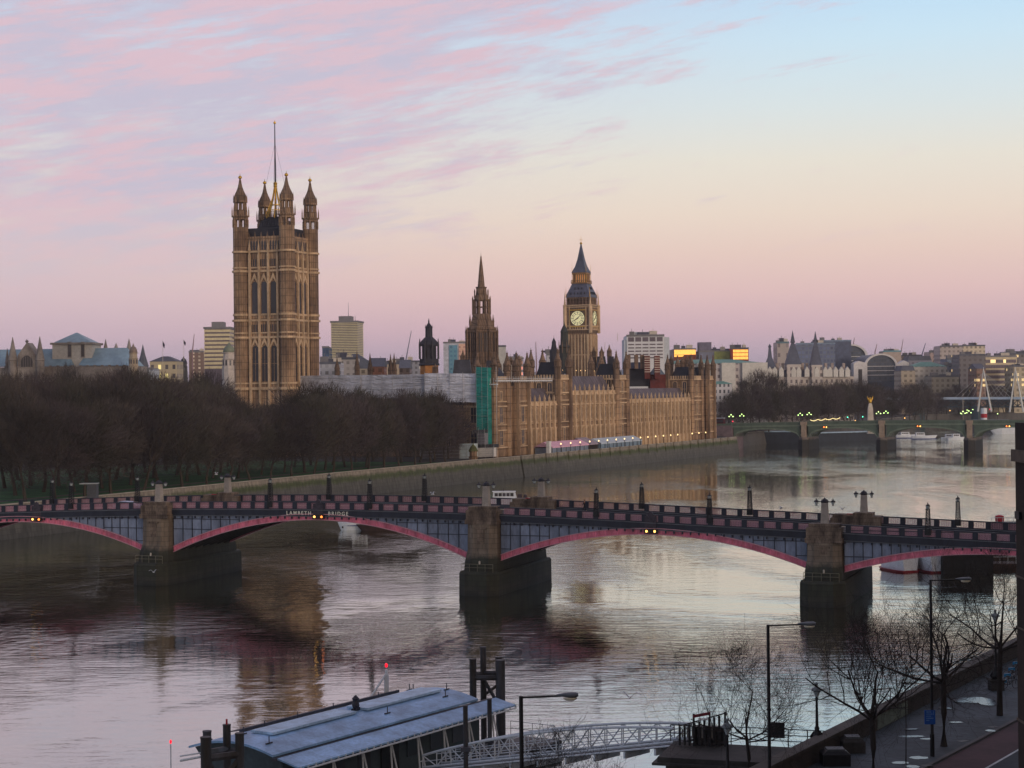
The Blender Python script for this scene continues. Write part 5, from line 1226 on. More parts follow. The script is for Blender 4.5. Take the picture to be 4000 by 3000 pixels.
mb = MB(); gx = xx(124); mb.extr([(xx(88), 0), (xx(160), 0), (xx(160), zA(124, 1390)), (xx(124), zA(124, 1340)), (xx(88), zA(124, 1390))], -8, 2); mb.lathe([(.3, zA(124, 1342)), (.9, zA(124, 1334)), (.2, zA(124, 1330)), (.05, zA(124, 1325))], 6, gx, -7.5); mb.build('transept_gable', ABS, t)
wg = window_mesh(5.2, 5, 5, 0, True, frame=ABS); o = link('window', wg, t); o.location = (gx, -8.02, zA(124, 1434))
for px, y in ((70, 1318), (175, 1316)):
    mb = MB(); mb.lathe([(1.9, 0), (1.9, zA(px, 1410)), (2.2, zA(px, 1408)), (2.0, zA(px, 1404)), (1.2, zA(px, 1368)), (.1, zA(px, y))], 8, xx(px), -8); mb.build('pinnacle', ABS, t)
for px, y, b0 in ((370, 1318, 1362), (464, 1316, 1356), (412, 1334, 1360), (34, 1360, 1420), (-20, 1340, 1420)):
    mb = MB(); mb.lathe([(.9, zA(px, b0 + 20)), (.9, zA(px, b0)), (1.1, zA(px, b0 - 2)), (.05, zA(px, y))], 6, xx(px), 22 if px > 300 else -2); mb.build('pinnacle', ABS, t)
# domed stone turret, slate spire
def dome(px0, px1, ytop, ydome, yb, Z, label, m, md, name='domed_tower', stages=1, col=None):
    c = XT((px0 + px1) / 2, yb, Z); t = thing(name, label, 'tower', (c, Z, GZ)); r = (XT(px1, yb, Z) - XT(px0, yb, Z)) / 2; zz = lambda y: HT((px0 + px1) / 2, y, Z) - GZ
    mb = MB(); mb.lathe([(r * 1.02, 0), (r * 1.02, zz(yb)), (r * .95, zz(yb)), (r * .95, zz((yb + ydome) / 2)), (r * 1.08, zz((yb + ydome) / 2 - 1)), (r * .85, zz((yb + ydome) / 2 - 3)), (r * .8, zz(ydome + 3)), (r * 1.0, zz(ydome + 2)), (r * 1.0, zz(ydome))], 10); mb.build('wall', m, t)
    hh = ydome - ytop; mb = MB(); mb.smooth = True; mb.lathe([(r * .88, zz(ydome)), (r * .8, zz(ydome - hh * .3)), (r * .55, zz(ydome - hh * .55)), (r * .22, zz(ydome - hh * .68)), (r * .2, zz(ydome - hh * .82)), (r * .08, zz(ydome - hh * .86)), (.05, zz(ytop))], 10); mb.build('dome', md, t)
    mb = MB()
    for i in range(10): a_ = i * pi / 5; x, y = r * .9 * cos(a_), r * .9 * sin(a_); mb.at(x, y, 0, a_ + pi / 2); mb.box(-r * .12, r * .12, -.12, .12, zz(yb - 4), zz((yb + ydome) / 2 + 3)) ; 
    mb.build('openings', GLASS_D, t); return t
dome(503, 540, 1340, 1378, 1425, 790, 'small stone domed turret beside the blue lead abbey roof', mat('turret_stone', C(176, 160, 140), .8, .2, .3), mat('dome_stone', C(140, 124, 116), .8, .2, .3))
dome(868, 924, 1335, 1376, 1432, 760, 'pale baroque church tower with a greenish dome tight against the great square tower', mat('white_church', C(192, 182, 176), .8, .2, .3), mat('green_dome', C(120, 128, 112), .7, .2, .3), 'church_tower')
dome(703, 733, 1390, 1418, 1450, 1100, 'dark rounded tower top left of the brick flats', mat('dark_brick', C(62, 62, 64), .8, .3, .3), IRON_D)
def spirelet(px, yt, yb, Z, r, label, m=IRON_D, name='church_spire'):
    c = XT(px, yb, Z); t = thing(name, label, 'spire', (c, Z, GZ)); z0, z1 = HT(px, yb, Z) - GZ, HT(px, yt, Z) - GZ
    mb = MB(); mb.lathe([(r, 0), (r, z0), (r * 1.15, z0), (r * .5, z0 + (z1 - z0) * .5), (.05, z1)], 8); mb.build('spire', m, t); return t
spirelet(559, 1345, 1432, 900, 2.6, 'thin dark church spire right of the domed turret', SLATE)
def flag(px, yt, yb, Z, label, col):
    p = W(px, yb, Z); t = thing('flagpole', label, 'flag', tuple(p)); h = HT(px, yt, Z) - p.z
    mb = MB(); mb.tube((0, 0, -6), (0, 0, h), .12, .06, 5); mb.build('pole', STONE_P, t)
    mb = MB(); random.seed(px); pts = [(0, h - .3), (.5, h - 1), (1.1, h * .55 + .2), (.7, h * .25), (.1, h * .5)]; mb.extr(pts, -.12, .12); mb.build('flag', col, t)
flag(636, 1330, 1372, 860, 'drooping dark flag on a pole, left one of two above the tree tops', cm('flag_navy', C(56, 50, 72))); flag(718, 1325, 1360, 860, 'drooping dark flag on a pole, right one of two above the tree tops', cm('flag_dark', C(52, 46, 66)))
flag(2505, 1330, 1362, 1300, 'dark pennant flag above the glowing orange glass building', cm('flag_grey', C(70, 62, 84)))
bld('classical_block', 'cream classical block with two lit yellow windows above the left trees', 585, 690, 1412, 1000, 20, fm('cream_fac', C(180, 166, 138), C(60, 56, 60), 4, 5, .4, .5, lit=(1, .8, .3, 1), litp=.12), roof='hip', rh=3, rm=SLATE)
bld('white_low_block', 'low white and grey block just right of the thin dark spire', 562, 600, 1440, 960, 16, fm('white_fac', C(176, 182, 192), C(70, 76, 90), 3.2, 3.4, .5, .4))
bld('brick_flats', 'brown brick block of flats with pale balconies below a thin crane', 738, 796, 1374, 1500, 25, fm('brick_fac', C(122, 98, 86), C(172, 160, 142), 5, 3.2, .35, .5))
def slab_tower(name, label, px0, px1, yt, yb, Z, dep, floors, light, dark, rz=0, crown=True, frac=.55, masts=()):
    a, b_ = W(px0, yt, Z), W(px1, yt, Z); w = b_.x - a.x; h = a.z - GZ; t = thing(name, label, 'tower block', ((a.x + b_.x) / 2, Z, GZ), rz)
    mb = MB(); mb.box(-w / 2 + .3, w / 2 - .3, .3, dep - .3, 0, h); mb.build('glazing', dark, t)
    z0 = HT(px0, yb, Z) - GZ; fh = (h - z0) / floors
    for i in range(floors): z = z0 + i * fh; mb = MB(); mb.box(-w / 2, w / 2, 0, dep, z, z + fh * frac); mb.build('floor_band', light, t)
    if crown:
        mb = MB(); mb.box(-w / 2 - .4, w / 2 + .4, -.4, dep + .4, h - .5, h + .8); mb.box(-w / 4, w / 5, dep * .2, dep * .7, h + .8, h + 4.2); mb.build('roof', ROOFG, t)
    for x, hh in masts: mb = MB(); mb.tube((w * x, dep / 2, h), (w * x, dep / 2, h + hh), .25, .08, 5); mb.build('mast', IRON, t)
    return t
CREAMB = mat('cream_spandrel', C(206, 196, 158), .7, .1, .1); CREAMC = mat('cream_spandrel_plain', C(206, 192, 156), .7, .12, .1); DWIN = mat('dark_window_band', C(94, 84, 96), .35, .2, .2, spec=.5)
slab_tower('striped_tower_block', 'cream tower block with dark window bands and overhanging roof left of the great tower', 797, 898, 1282, 1440, 1150, 22, 10, CREAMC, DWIN, 0, frac=.62)
slab_tower('striped_tower_block', 'tall finely striped cream and brown tower block with roof masts right of the great tower', 1291, 1398, 1258, 1402, 1250, 20, 22, CREAMB, DWIN, -.12, frac=.5, masts=((-.2, 5), (.05, 14), (.3, 5)))
bld('blue_glass_tower', 'narrow dark blue glass block against the right side of the great tower', 1259, 1285, 1356, 1200, 20, fm('blue_glass', C(44, 72, 104), C(34, 58, 92), 2, 3.4, .7, .7, winrough=.15))
def crane(px0, y0, px1, y1, Z, label, col=None):
    p = W(px0, y0, Z); q = W(px1, y1, Z) - p; t = thing('tower_crane', label, 'crane', tuple(p)); m = col or cm('crane_steel', C(150, 120, 124))
    mb = MB(); mb.tube((0, 0, -30), (0, 0, 0), .55, n=4); mb.build('mast', m, t)
    mb = MB(); mb.tube((0, 0, 0), tuple(q), .55, .25, 4)
    for i in range(6): f = i / 6; mb.tube(tuple(q * f), tuple(q * f + Vector((0, 0, 1.4))), .12, n=3)
    mb.build('jib', m, t)
crane(752, 1372, 759, 1306, 1500, 'slanting crane jib above the brick flats'); crane(1586, 1405, 1607, 1292, 1500, 'tall slanted crane right of the finely striped tower', cm('crane_grey', C(132, 134, 150)))
crane(2095, 1400, 2093, 1335, 1700, 'faint upright crane behind the pinnacles of the palace'); crane(3333, 1348, 3338, 1318, 1800, 'thin crane jib left behind the arched station roofs'); crane(3418, 1375, 3426, 1345, 1800, 'short faint crane above the front station arch'); crane(3518, 1388, 3528, 1325, 1900, 'pink hazed crane right of the station arch')
crane(3602, 1384, 3616, 1340, 1700, 'dark crane jib left of the broad pale block', cm('crane_dark', C(90, 92, 120)))
crane(905, 1345, 918, 1318, 1400, 'small crane jib between the cream tower block and the great tower')
# low roofs between the great tower and the dark lantern
lowlist = [(1250, 1330, 1418, 900, 'white low block at the right foot of the great tower', C(170, 172, 182), None), (1300, 1395, 1400, 1020, 'pale office block under the finely striped tower', C(176, 170, 168), None), (1340, 1430, 1408, 1080, 'dark teal vaulted hall right of the finely striped tower foot', C(64, 80, 92), 'hip'),
    (1395, 1470, 1440, 860, 'cream office block with dark roof pinnacles in front', C(170, 156, 138), 'mansard'), (1470, 1560, 1420, 1150, 'low buff block with lit windows below the tall crane', C(176, 158, 136), None), (1520, 1640, 1412, 1300, 'wide grey block left of the dark lantern', C(140, 142, 154), None),
    (1440, 1500, 1432, 800, 'orange brick range above the white sheeted roof', C(136, 88, 66), 'gable'), (1560, 1600, 1438, 820, 'dark gabled roof just left of the orange brickwork', C(84, 72, 70), 'gable')]
for i, (p0, p1, yt, Z, lab, col, rf) in enumerate(lowlist):
    bld('low_block', lab, p0, p1, yt, Z, 18, fm('low_fac_%d' % i, col, tuple(c * .35 for c in col[:3]) + (1,), 3.4, 3.4, .5, .5, lit=(1, .75, .4, 1) if i in (4, 5) else None, litp=.08), roof=rf, rh=4, rm=SLATE)
for px, yt, yb, lab in ((1317, 1395, 1442, 'dark spirelet, first right of the great tower'), (1395, 1368, 1440, 'brown pinnacle before the dark teal hall'), (1446, 1378, 1445, 'tall brown pinnacle left of the orange brick range'), (1526, 1382, 1448, 'dark pinnacle, left of a close pair left of the black lantern'), (1540, 1378, 1448, 'dark pinnacle, right of a close pair left of the black lantern')):
    spirelet(px, yt, yb, 720, 1.1, lab, STONE_D, 'pinnacle')
# hospital-like block behind
t, w, h = bld('panelled_block', 'modern block in teal, peach and white panels left of the central spire', 1732, 1832, 1338, 1400, 30, cm('white_panel', C(184, 186, 198)))
sub(t, 'teal_panel', fm('teal_fac', C(88, 140, 160), C(60, 100, 124), 3, 3.4, .6, .5), lambda m: m.box(-w * .28, w * .05, -.6, -.02, 0, h - 2)); sub(t, 'peach_panel', fm('peach_fac', C(214, 172, 150), C(160, 120, 110), 4, 3.4, .5, .4), lambda m: m.box(w * .10, w * .52, -.5, -.02, 0, h - 1)); sub(t, 'red_sign', emit('red_sign', (1, .12, .08, 1), 1.5), lambda m: m.box(w * .3, w * .36, -.7, -.51, h * .42, h * .5))
bld('pale_block', 'plain pale block with a dark flat top right behind the central spire', 1944, 1976, 1352, 1300, 20, cm('pale_wall', C(182, 180, 176), var=.15), rm=SLATE)
bld('pink_lit_block', 'low block with a salmon lit strip between the palace pinnacles', 1985, 2045, 1400, 1300, 20, fm('salmon_fac', C(150, 146, 156), C(235, 130, 110), 6, 4, .6, .5, lit=(1, .35, .25, 1), litp=.5))
t, w, h = bld('saucer_roof_block', 'white block under a thin dark saucer roof between palace turrets', 2135, 2185, 1384, 1000, 24, fm('saucer_fac', C(186, 184, 190), C(90, 92, 104), 3, 3.5, .5, .3))
sub(t, 'saucer', IRON, lambda m: m.lathe([(1, h + .4), (6.3, h + 1.6), (6.6, h + 2.0), (3, h + 2.8), (.5, h + 3.0)], 24, 0, 12))
# white office block with square bays
Zw = 1050; t, w, h = bld('white_bay_block', 'white concrete office block with five large dark top bays and thin window strips', 2448, 2594, 1311, Zw, 30, cm('white_concrete', C(206, 206, 210), var=.06))
sub(t, 'side_wing', cm('white_concrete2', C(186, 192, 200), var=.06), lambda m: (m.box(-w / 2 - 1.5, -w / 2 - .01, 1, 22, 0, h - 2.2), m.box(w / 2 + .01, w / 2 + 3.2, 1, 22, 0, h - 1)))
sub(t, 'plant_room', cm('white_concrete2', C(186, 192, 200)), lambda m: m.box(-w * .3, w * .26, 6, 22, h, h + 2.4))
fz_ = lambda y: HT(2520, y, Zw) - GZ
for i in range(5):
    x0 = -w / 2 + .5 + i * (w - 1) / 5
    for k, (y0, y1) in enumerate(((1317, 1334), (1343, 1348), (1356, 1361), (1369, 1374), (1382, 1387), (1395, 1400))):
        mb = MB(); mb.box(x0 + .35, x0 + (w - 1) / 5 - .35, -.12, -.02, fz_(y1), fz_(y0)); mb.build('window', DWIN, t)
t, w, h = bld('glowing_glass_block', 'glass block glowing bright orange in the first sun left of the grey building', 2632, 2719, 1364, 1350, 24, cm('glass_frame', C(120, 60, 40)))
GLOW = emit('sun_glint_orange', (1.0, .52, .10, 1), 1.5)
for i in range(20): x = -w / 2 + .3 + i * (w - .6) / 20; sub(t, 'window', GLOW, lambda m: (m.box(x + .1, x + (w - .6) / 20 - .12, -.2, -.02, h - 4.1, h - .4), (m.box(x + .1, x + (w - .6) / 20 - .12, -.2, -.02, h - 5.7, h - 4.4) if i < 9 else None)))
sub(t, 'side_tower', cm('slate_panel', C(108, 104, 122)), lambda m: m.box(-w / 2 - 4.2, -w / 2 - .05, 0, 10, 0, h - .5))
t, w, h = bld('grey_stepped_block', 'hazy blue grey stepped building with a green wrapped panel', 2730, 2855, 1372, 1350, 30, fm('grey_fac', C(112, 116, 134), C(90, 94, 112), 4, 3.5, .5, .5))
sub(t, 'stair_tower', cm('slate_panel', C(108, 104, 122)), lambda m: m.box(-w / 2 + .5, -w / 2 + 10, 4, 16, h, h + 7)); sub(t, 'green_panel', cm('green_wrap', C(140, 148, 84)), lambda m: m.box(w / 2 - 12.5, w / 2 - .3, -.5, -.02, h - 6.8, h - .2)); sub(t, 'penthouse', cm('slate_dark', C(82, 88, 110)), lambda m: m.box(-w * .1, w * .62, 6, 18, h, h + 2))
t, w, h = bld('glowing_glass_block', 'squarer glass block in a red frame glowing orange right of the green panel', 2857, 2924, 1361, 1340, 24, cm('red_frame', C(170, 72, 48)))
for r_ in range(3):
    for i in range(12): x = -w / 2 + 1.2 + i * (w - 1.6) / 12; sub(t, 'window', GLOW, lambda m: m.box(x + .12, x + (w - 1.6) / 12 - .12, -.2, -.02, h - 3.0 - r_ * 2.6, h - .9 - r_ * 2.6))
# ministry block with green roof
t, w, h = bld('green_roofed_ministry', 'long pale stone ministry building with a green copper roof right of the palace', 2560, 2984, 1420, 1060, 40, fm('ministry_fac', C(186, 178, 178), C(96, 90, 96), 3.6, 3.9, .4, .5), roof='hip', rh=2.6, rm=COPPER)
for x, wd_ in ((w * .36, 4), (w * .17, 4), (w * .475, 3.5), (-w*.05, 4)): sub(t, 'projecting_bay', cm('ministry_stone', C(202, 198, 192), var=.1), lambda m: m.box(x - wd_, x + wd_, -2, -.01, 0, h + .3))
bld('white_lower_block', 'white lower office block with many small windows between the palace and bare trees', 2782, 2860, 1500, 930, 20, fm('white_small_fac', C(196, 194, 200), C(70, 74, 84), 2.2, 3.2, .45, .55), roof='hip', rh=1.5, rm=COPPER)
# chateau-like turreted block
ZC = 1150; CH_ = fm('chateau_fac', C(188, 178, 172), C(86, 80, 84), 3.2, 4.0, .42, .55); SLD = mat('steep_slate', C(80, 84, 100), .6, .3, .15)
t, w, h = bld('turreted_chateau_block', 'ornate pale chateau like block with steep slate turrets above the far embankment trees', 2988, 3335, 1472, ZC, 26, CH_, roof='mansard', rh=4.5, rm=SLD)
ox = (XT(2988, 1472, ZC) + XT(3335, 1472, ZC)) / 2; xx = lambda px, y=1440: XT(px, y, ZC) - ox; zc_ = lambda px, y: HT(px, y, ZC) - GZ
for px0, px1, yw, ym, yt, fin in ((2988, 3032, 1440, 1395, 1355, 1343), (3072, 3128, 1424, 1352, 1338, 1290), (3168, 3210, 1426, 1350, 1330, 1293)):
    x0, x1 = xx(px0), xx(px1); c = (x0 + x1) / 2; r = (x1 - x0) / 2
    mb = MB(); mb.box(x0, x1, -2.5, 8, 0, zc_(px0, yw)); tw = mb.build('pavilion', CH_, t)
    mb = MB(); mb.loft([[(c - q, 2.7 - q, z), (c + q, 2.7 - q, z), (c + q, 2.7 + q, z), (c - q, 2.7 + q, z)] for q, z in ((r * 1.05, zc_(px0, yw)), (r * .8, zc_(px0, yw + (ym - yw) * .35)), (r * .34, zc_(px0, ym)), (r * .18, zc_(px0, yt + 2)), (r * .3, zc_(px0, yt)), (.05, zc_(px0, fin)))]); mb.build('roof', SLD, tw)
for px in (3005, 3025, 3050, 3098, 3118, 3150, 3188, 3222, 3240, 3262, 3285, 3308): 
    mb = MB(); x = xx(px); mb.box(x - 1.5, x + 1.5, -2.8, 1, zc_(px, 1472), zc_(px, 1448)); mb.gable(x - 1.7, x + 1.7, -2.9, 1.1, zc_(px, 1448), zc_(px, 1432), 'y'); mb.build('dormer', cm('ministry_stone', C(202, 198, 192)), t)
for px in (3040, 3062, 3140, 3156, 3230, 3255, 3300): mb = MB(); x = xx(px); mb.box(x - .8, x + .8, 3, 5, zc_(px, 1465), zc_(px, 1418)); mb.build('chimney', cm('chimney_stone', C(160, 146, 140)), t)
bld('pale_slab_block', 'plain pale slab with a teal glass top between the slate turrets', 3036, 3082, 1338, 1300, 20, fm('slab_fac', C(170, 160, 156), C(112, 104, 108), 6, 7, .3, .4), rm=cm('teal_top', C(96, 124, 136)))
bld('dark_glass_slab', 'wide dark blue glass office roof behind the slate turrets', 3110, 3262, 1342, 1500, 30, fm('dk_glass', C(96, 106, 128), C(70, 82, 110), 3, 3.5, .7, .6, winrough=.2), rm=cm('roof_pale_blue', C(120, 138, 160)))
bld('dark_glass_slab', 'upper dark slab with a pale flat roof edge left of the rear station arch', 3190, 3325, 1331, 1560, 30, cm('dk_slab', C(84, 92, 114)), rm=cm('roof_pale_blue', C(120, 138, 160)))
# station building with round arches
ZS = 1500; SW = mat('arch_white', C(208, 204, 204), .6, .12, .2); DG = fm('arch_glass', C(62, 72, 84), C(48, 58, 74), 2.2, 3.0, .8, .7, winrough=.2); VR = mat('vault_roof', C(48, 62, 84), .5, .3, .1)
def arch_block(name, label, pxc, pr, ycr, ysp, Z, ybase, deep):
    c = XT(pxc, ysp, Z); t = thing(name, label, 'station', (c, Z, GZ)); r = pr / F * Z; zc = HT(pxc, ysp, Z) - GZ; hr_ = (HT(pxc, ycr, Z) - GZ - zc); n = 22; z0 = HT(pxc, ybase, Z) - GZ
    ring = lambda k, y: [(r * k * cos(pi * i / n), y, zc + hr_ * k * sin(pi * i / n)) for i in range(n + 1)]
    mb = MB(); o_, i_ = ring(1, 0), ring(.87, 0)
    for i in range(n): mb.loft([[(p[0], y, p[2]) for p in (o_[i], o_[i + 1], i_[i + 1], i_[i])] for y in (-2.5, .5)])
    mb.build('arch_ring', SW, t)
    mb = MB(); mb.loft([[(p[0], y, p[2]) for p in ring(.97, 0)] + [(-r * .97, y, 0), (r * .97, y, 0)] for y in (.6, deep)]); mb.build('vault', VR, t)
    mb = MB(); mb.extr([(p[0], p[2]) for p in ring(.88, 0)] + [(-r * .88, z0), (r * .88, z0)], -.5, .5); g = mb.build('glazed_front', DG, t)
    mb = MB()
    for f in (.0, -.35, -.7): mb.box(-r * .88, r * .88, -1.0, -.55, zc + f * hr_ - .4, zc + f * hr_ + .1)
    mb.build('floor_beams', SW, g); return t, r, zc, hr_
t, r, zc, hr_ = arch_block('arched_station', 'big round arched glass station front with square stone towers at its sides', 3440, 65, 1381, 1430, ZS, 1492, 60)
for s_ in (-1, 1):
    mb = MB(); x = s_ * r; mb.extr([(x - 2.2 if s_ > 0 else x - 9.2, 0), (x + 9.2 if s_ > 0 else x + 2.2, 0), (x + 9.2 if s_ > 0 else x + 2.2, zc + 2.5), (x + s_ * 5, zc + 4.5) if s_ > 0 else (x - 5, zc + 4.5), (x - 2.2 if s_ > 0 else x - 9.2, zc + (0 if s_ > 0 else 2.5))], -3, 10); o = mb.build('side_tower', SW, t)
    mb = MB(); mb.box(x + s_ * 3.8 - 1.6, x + s_ * 3.8 + 1.6, -3.1, -2.95, zc - 14, zc - 2.5); mb.build('opening', GLASS_D, o)
t = arch_block('arched_station', 'rear round arched station hall behind and left of the front arch', 3322, 66, 1344, 1392, 1650, 1420, 50)
bld('beige_stone_block', 'plain beige stone block behind the front station arch', 3450, 3520, 1372, 1680, 20, cm('beige_wall', C(176, 160, 150), var=.1), rm=cm('teal_roof', C(96, 150, 168)))
# right side city
rl_ = [(3522, 3600, 1388, 1750, 'brown banded block just right of the station arch', C(140, 126, 118), None, .12), (3548, 3640, 1408, 1600, 'wide grey mansard roofed block under the brown banded one', C(128, 128, 142), 'mansard', 0), (3560, 3700, 1432, 1450, 'long white terrace with teal roof above embankment trees', C(176, 170, 164), 'hip', .0),
    (3632, 3680, 1375, 1800, 'pinkish domed block left of the broad pale block', C(170, 148, 142), None, 0), (3672, 3762, 1352, 1700, 'broad pale block, darker left half with teal panel', C(176, 164, 160), None, 0), (3758, 3848, 1350, 1720, 'broad cream block with rooftop plant, brighter right half', C(206, 192, 170), None, 0),
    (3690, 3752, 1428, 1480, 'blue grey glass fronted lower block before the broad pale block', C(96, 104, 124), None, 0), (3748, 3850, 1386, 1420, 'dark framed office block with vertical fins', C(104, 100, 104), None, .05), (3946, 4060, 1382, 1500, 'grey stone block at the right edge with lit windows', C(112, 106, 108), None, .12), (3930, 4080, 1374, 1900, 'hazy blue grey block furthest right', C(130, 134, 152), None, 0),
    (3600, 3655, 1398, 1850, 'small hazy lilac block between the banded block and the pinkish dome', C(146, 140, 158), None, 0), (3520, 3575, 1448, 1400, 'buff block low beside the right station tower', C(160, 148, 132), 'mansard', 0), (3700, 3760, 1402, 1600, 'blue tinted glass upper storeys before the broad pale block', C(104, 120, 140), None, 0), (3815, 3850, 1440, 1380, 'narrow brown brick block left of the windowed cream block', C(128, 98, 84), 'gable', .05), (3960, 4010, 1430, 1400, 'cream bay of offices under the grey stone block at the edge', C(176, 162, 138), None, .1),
    (3640, 3745, 1470, 1420, 'low cream block with dark window strips among the trees', C(150, 144, 132), None, 0)]
for i, (p0, p1, yt, Z, lab, col, rf, lt_) in enumerate(rl_):
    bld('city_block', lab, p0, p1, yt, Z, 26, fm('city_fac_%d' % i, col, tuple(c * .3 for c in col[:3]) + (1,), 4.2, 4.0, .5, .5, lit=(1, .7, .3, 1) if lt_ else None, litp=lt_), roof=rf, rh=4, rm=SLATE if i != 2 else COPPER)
t, w, h = bld('windowed_block', 'big cream stone block with a regular grid of dark windows near the right edge', 3846, 3972, 1392, 1440, 26, cm('cream_stone_wall', C(200, 186, 158), var=.12), rm=ROOFG)
WB_ = MB(); WB_.box(-1.0, 1.0, -.12, -.02, 0, 2.6); wme = WB_.mesh('window', DWIN); WLIT = emit('window_lit', (1, .75, .35, 1), 1.0)
WB2 = MB(); WB2.box(-1.0, 1.0, -.12, -.02, 0, 2.6); wme2 = WB2.mesh('window', WLIT); random.seed(3)
for r_ in range(7):
    for i in range(12): o = link('window', wme2 if (r_ == 0 and i in (2, 3, 7)) else wme, t); o.location = (-w / 2 + 1.6 + i * (w - 3.2) / 11, 0, h - 5.2 - r_ * 4.2)
# distant mass of roofs that nobody could count
random.seed(11); mb = MB()
for i in range(420):
    Z = random.uniform(1700, 4200); px = random.uniform(-100, 4100); w = random.uniform(15, 60); hh = random.uniform(10, 24) * (1 + Z / 9000); x = (px - 2000) / F * Z
    if 320 < px < 0: continue
    mb.at(x, Z, GZ, random.uniform(-.5, .5)); mb.box(-w / 2, w / 2, -8, 8, 0, hh)
    if random.random() < .5: mb.gable(-w / 2, w / 2, -8, 8, hh + .01, hh + random.uniform(3, 6), random.choice('xy'))
mb.at(); tag(mb.build('distant_rooftops', fm('distant_fac', C(138, 128, 128), C(80, 80, 92), 5, 4, .5, .45, var=.5)), 'hazy mass of low distant city roofs along the skyline', 'city', kind='stuff')

# ================================================================== BOATS
def hull(mb, L, B, H, bow=.75, z0=-.5, sheer=.3):
    secs = []
    for f, b_, s_ in ((0, .72, 0), (.15, .95, 0), (.5, 1, 0), (.75, .85, .35), (.92, .42, .8), (1, .04, 1)):
        x = (f - .5) * L; w = B / 2 * b_; rk = .13 * L if f == 1 else (.08 * L if f > .9 else 0); secs.append([(x, -w, H + sheer * s_), (x - rk, -w * .7, z0), (x - rk, w * .7, z0), (x, w, H + sheer * s_)])
    mb.loft(secs)
def boat(name, label, px, py, L, B, H, rz, hm, strip=None, cabin=None, Z=None, cabm=None):
    p = G(px, py, 0) if Z is None else W(px, py, Z); p.z = 0
    t = thing(name, label, 'boat', tuple(p), rz); mb = MB(); hull(mb, L, B, H); mb.build('hull', hm, t)
    if strip: mb = MB(); hull(mb, L * 1.004, B * 1.02, .28, sheer=.02); mb.build('waterline', strip, t)
    if cabin:
        x0, x1, z1 = cabin; mb = MB(); mb.loft([[(x0, -B * .36, H), (x1, -B * .36, H), (x1, B * .36, H), (x0, B * .36, H)], [(x0 + .15, -B * .33, z1), (x1 - .5, -B * .33, z1), (x1 - .5, B * .33, z1), (x0 + .15, B * .33, z1)]]); mb.box(x0 - .1, x1 - .3, -B * .36, B * .36, z1, z1 + .1); c = mb.build('cabin', cabm or hm, t)
        n = max(3, int((x1 - x0) / 1.1))
        for i in range(n):
            xa = x0 + .5 + (x1 - x0 - 1.2) * i / n; xb = xa + (x1 - x0 - 1.2) / n * .82
            w_ = MB(); w_.box(xa, xb, -B * .365, B * .365, H + (z1 - H) * .42, H + (z1 - H) * .85); w_.build('window', GLASS_D, c)
    return t
WH = mat('boat_white', C(208, 212, 218), .4, .08, .5, spec=.5); BLU = mat('boat_blue', C(46, 66, 130), .45, .1, .5); RDB = mat('boat_red', C(130, 36, 44), .5, .2, .5); BRN = mat('barge_brown', C(62, 46, 40), .8, .3, .4)
t = boat('tour_boat', 'white tour boat with a glazed cabin seen above the bridge parapet', 2000, 1985, 10, 3.6, 3.0, pi + .0, WH, cabin=(-4.6, 1.4, 4.85), Z=440)
t.rotation_euler = (0, 0, 0); t.location = (XT(1998, 1960, 440), 440, 0)
sub(t, 'deck_gear', cm('gear_dark', C(60, 52, 58)), lambda m: (m.box(1.5, 2.6, -.8, .8, 3.0, 4.2), m.lathe([(.1, 3.1), (.5, 3.3), (.5, 3.9), (.1, 4.1)], 8, 3.4, 0), m.box(-2, -1.9, -.1, .1, 4.9, 5.6)))
t = boat('white_launch', 'white launch with a blue line and bow anchor seen under the lettered arch', 1388, 2070, 7.6, 2.8, 1.5, pi, WH, cabin=(-2.6, 1.0, 2.6)); t.rotation_euler = (0, 0, pi + .15)
t.location.z = 0; sub(t, 'blue_line', BLU, lambda m: [m.tube((-3.7 + i * .7, s_ * 1.4 * (1 - max(0, (i - 6) / 4.6) ** 1.6), 1.0), (-3.7 + (i + 1) * .7, s_ * 1.4 * (1 - max(0, (i - 5) / 4.6) ** 1.6), 1.02), .07, n=4) for i in range(9) for s_ in (-1, 1)])
sub(t, 'anchor', BLACK, lambda m: m.box(2.6, 2.9, -.8, .8, .5, .9))
boat('dark_barge', 'brown open barge moored behind the white launch', 1500, 2072, 12, 4, 1.1, pi, BRN)
boat('white_ship', 'white boat hull with red waterline under the right hand arch, nearer the pier', 3500, 2212, 9, 4.2, 2.6, 1.9, WH, RDB, (-3, 1, 3.2), Z=292)
boat('white_ship', 'broader white boat hull with red waterline under the middle of the right hand arch', 3630, 2217, 11, 6.2, 2.8, 1.75, WH, RDB, (-4.5, 2.5, 3.4), Z=292)
t = thing('mooring_pontoon', 'dark mooring pontoon with a pale handrail at the right under the arch', 'pontoon', tuple(W(3870, 2216, 292).xy) + (0,)); sub(t, 'deck', BRN, lambda m: m.box(-6, 6, -2, 2, -.5, 1.0)); sub(t, 'railing', cm('rail_white', C(180, 180, 180)), lambda m: [m.tube((-5.5 + i * 1.3, -1.9, 1), (-5.5 + i * 1.3, -1.9, 2.1), .05, n=4) for i in range(9)] + [m.tube((-5.5, -1.9, 2.1), (5, -1.9, 2.1), .05, n=4)])
t = thing('pontoon_pile', 'black square mooring structure beneath the right hand arch', 'pile', tuple(W(3770, 2216, 287).xy) + (0,)); sub(t, 'pile', mat('pile_dark', C(34, 34, 34), .8, .3, .5), lambda m: m.box(-4, 4, -2, 2, -1, 5.2))
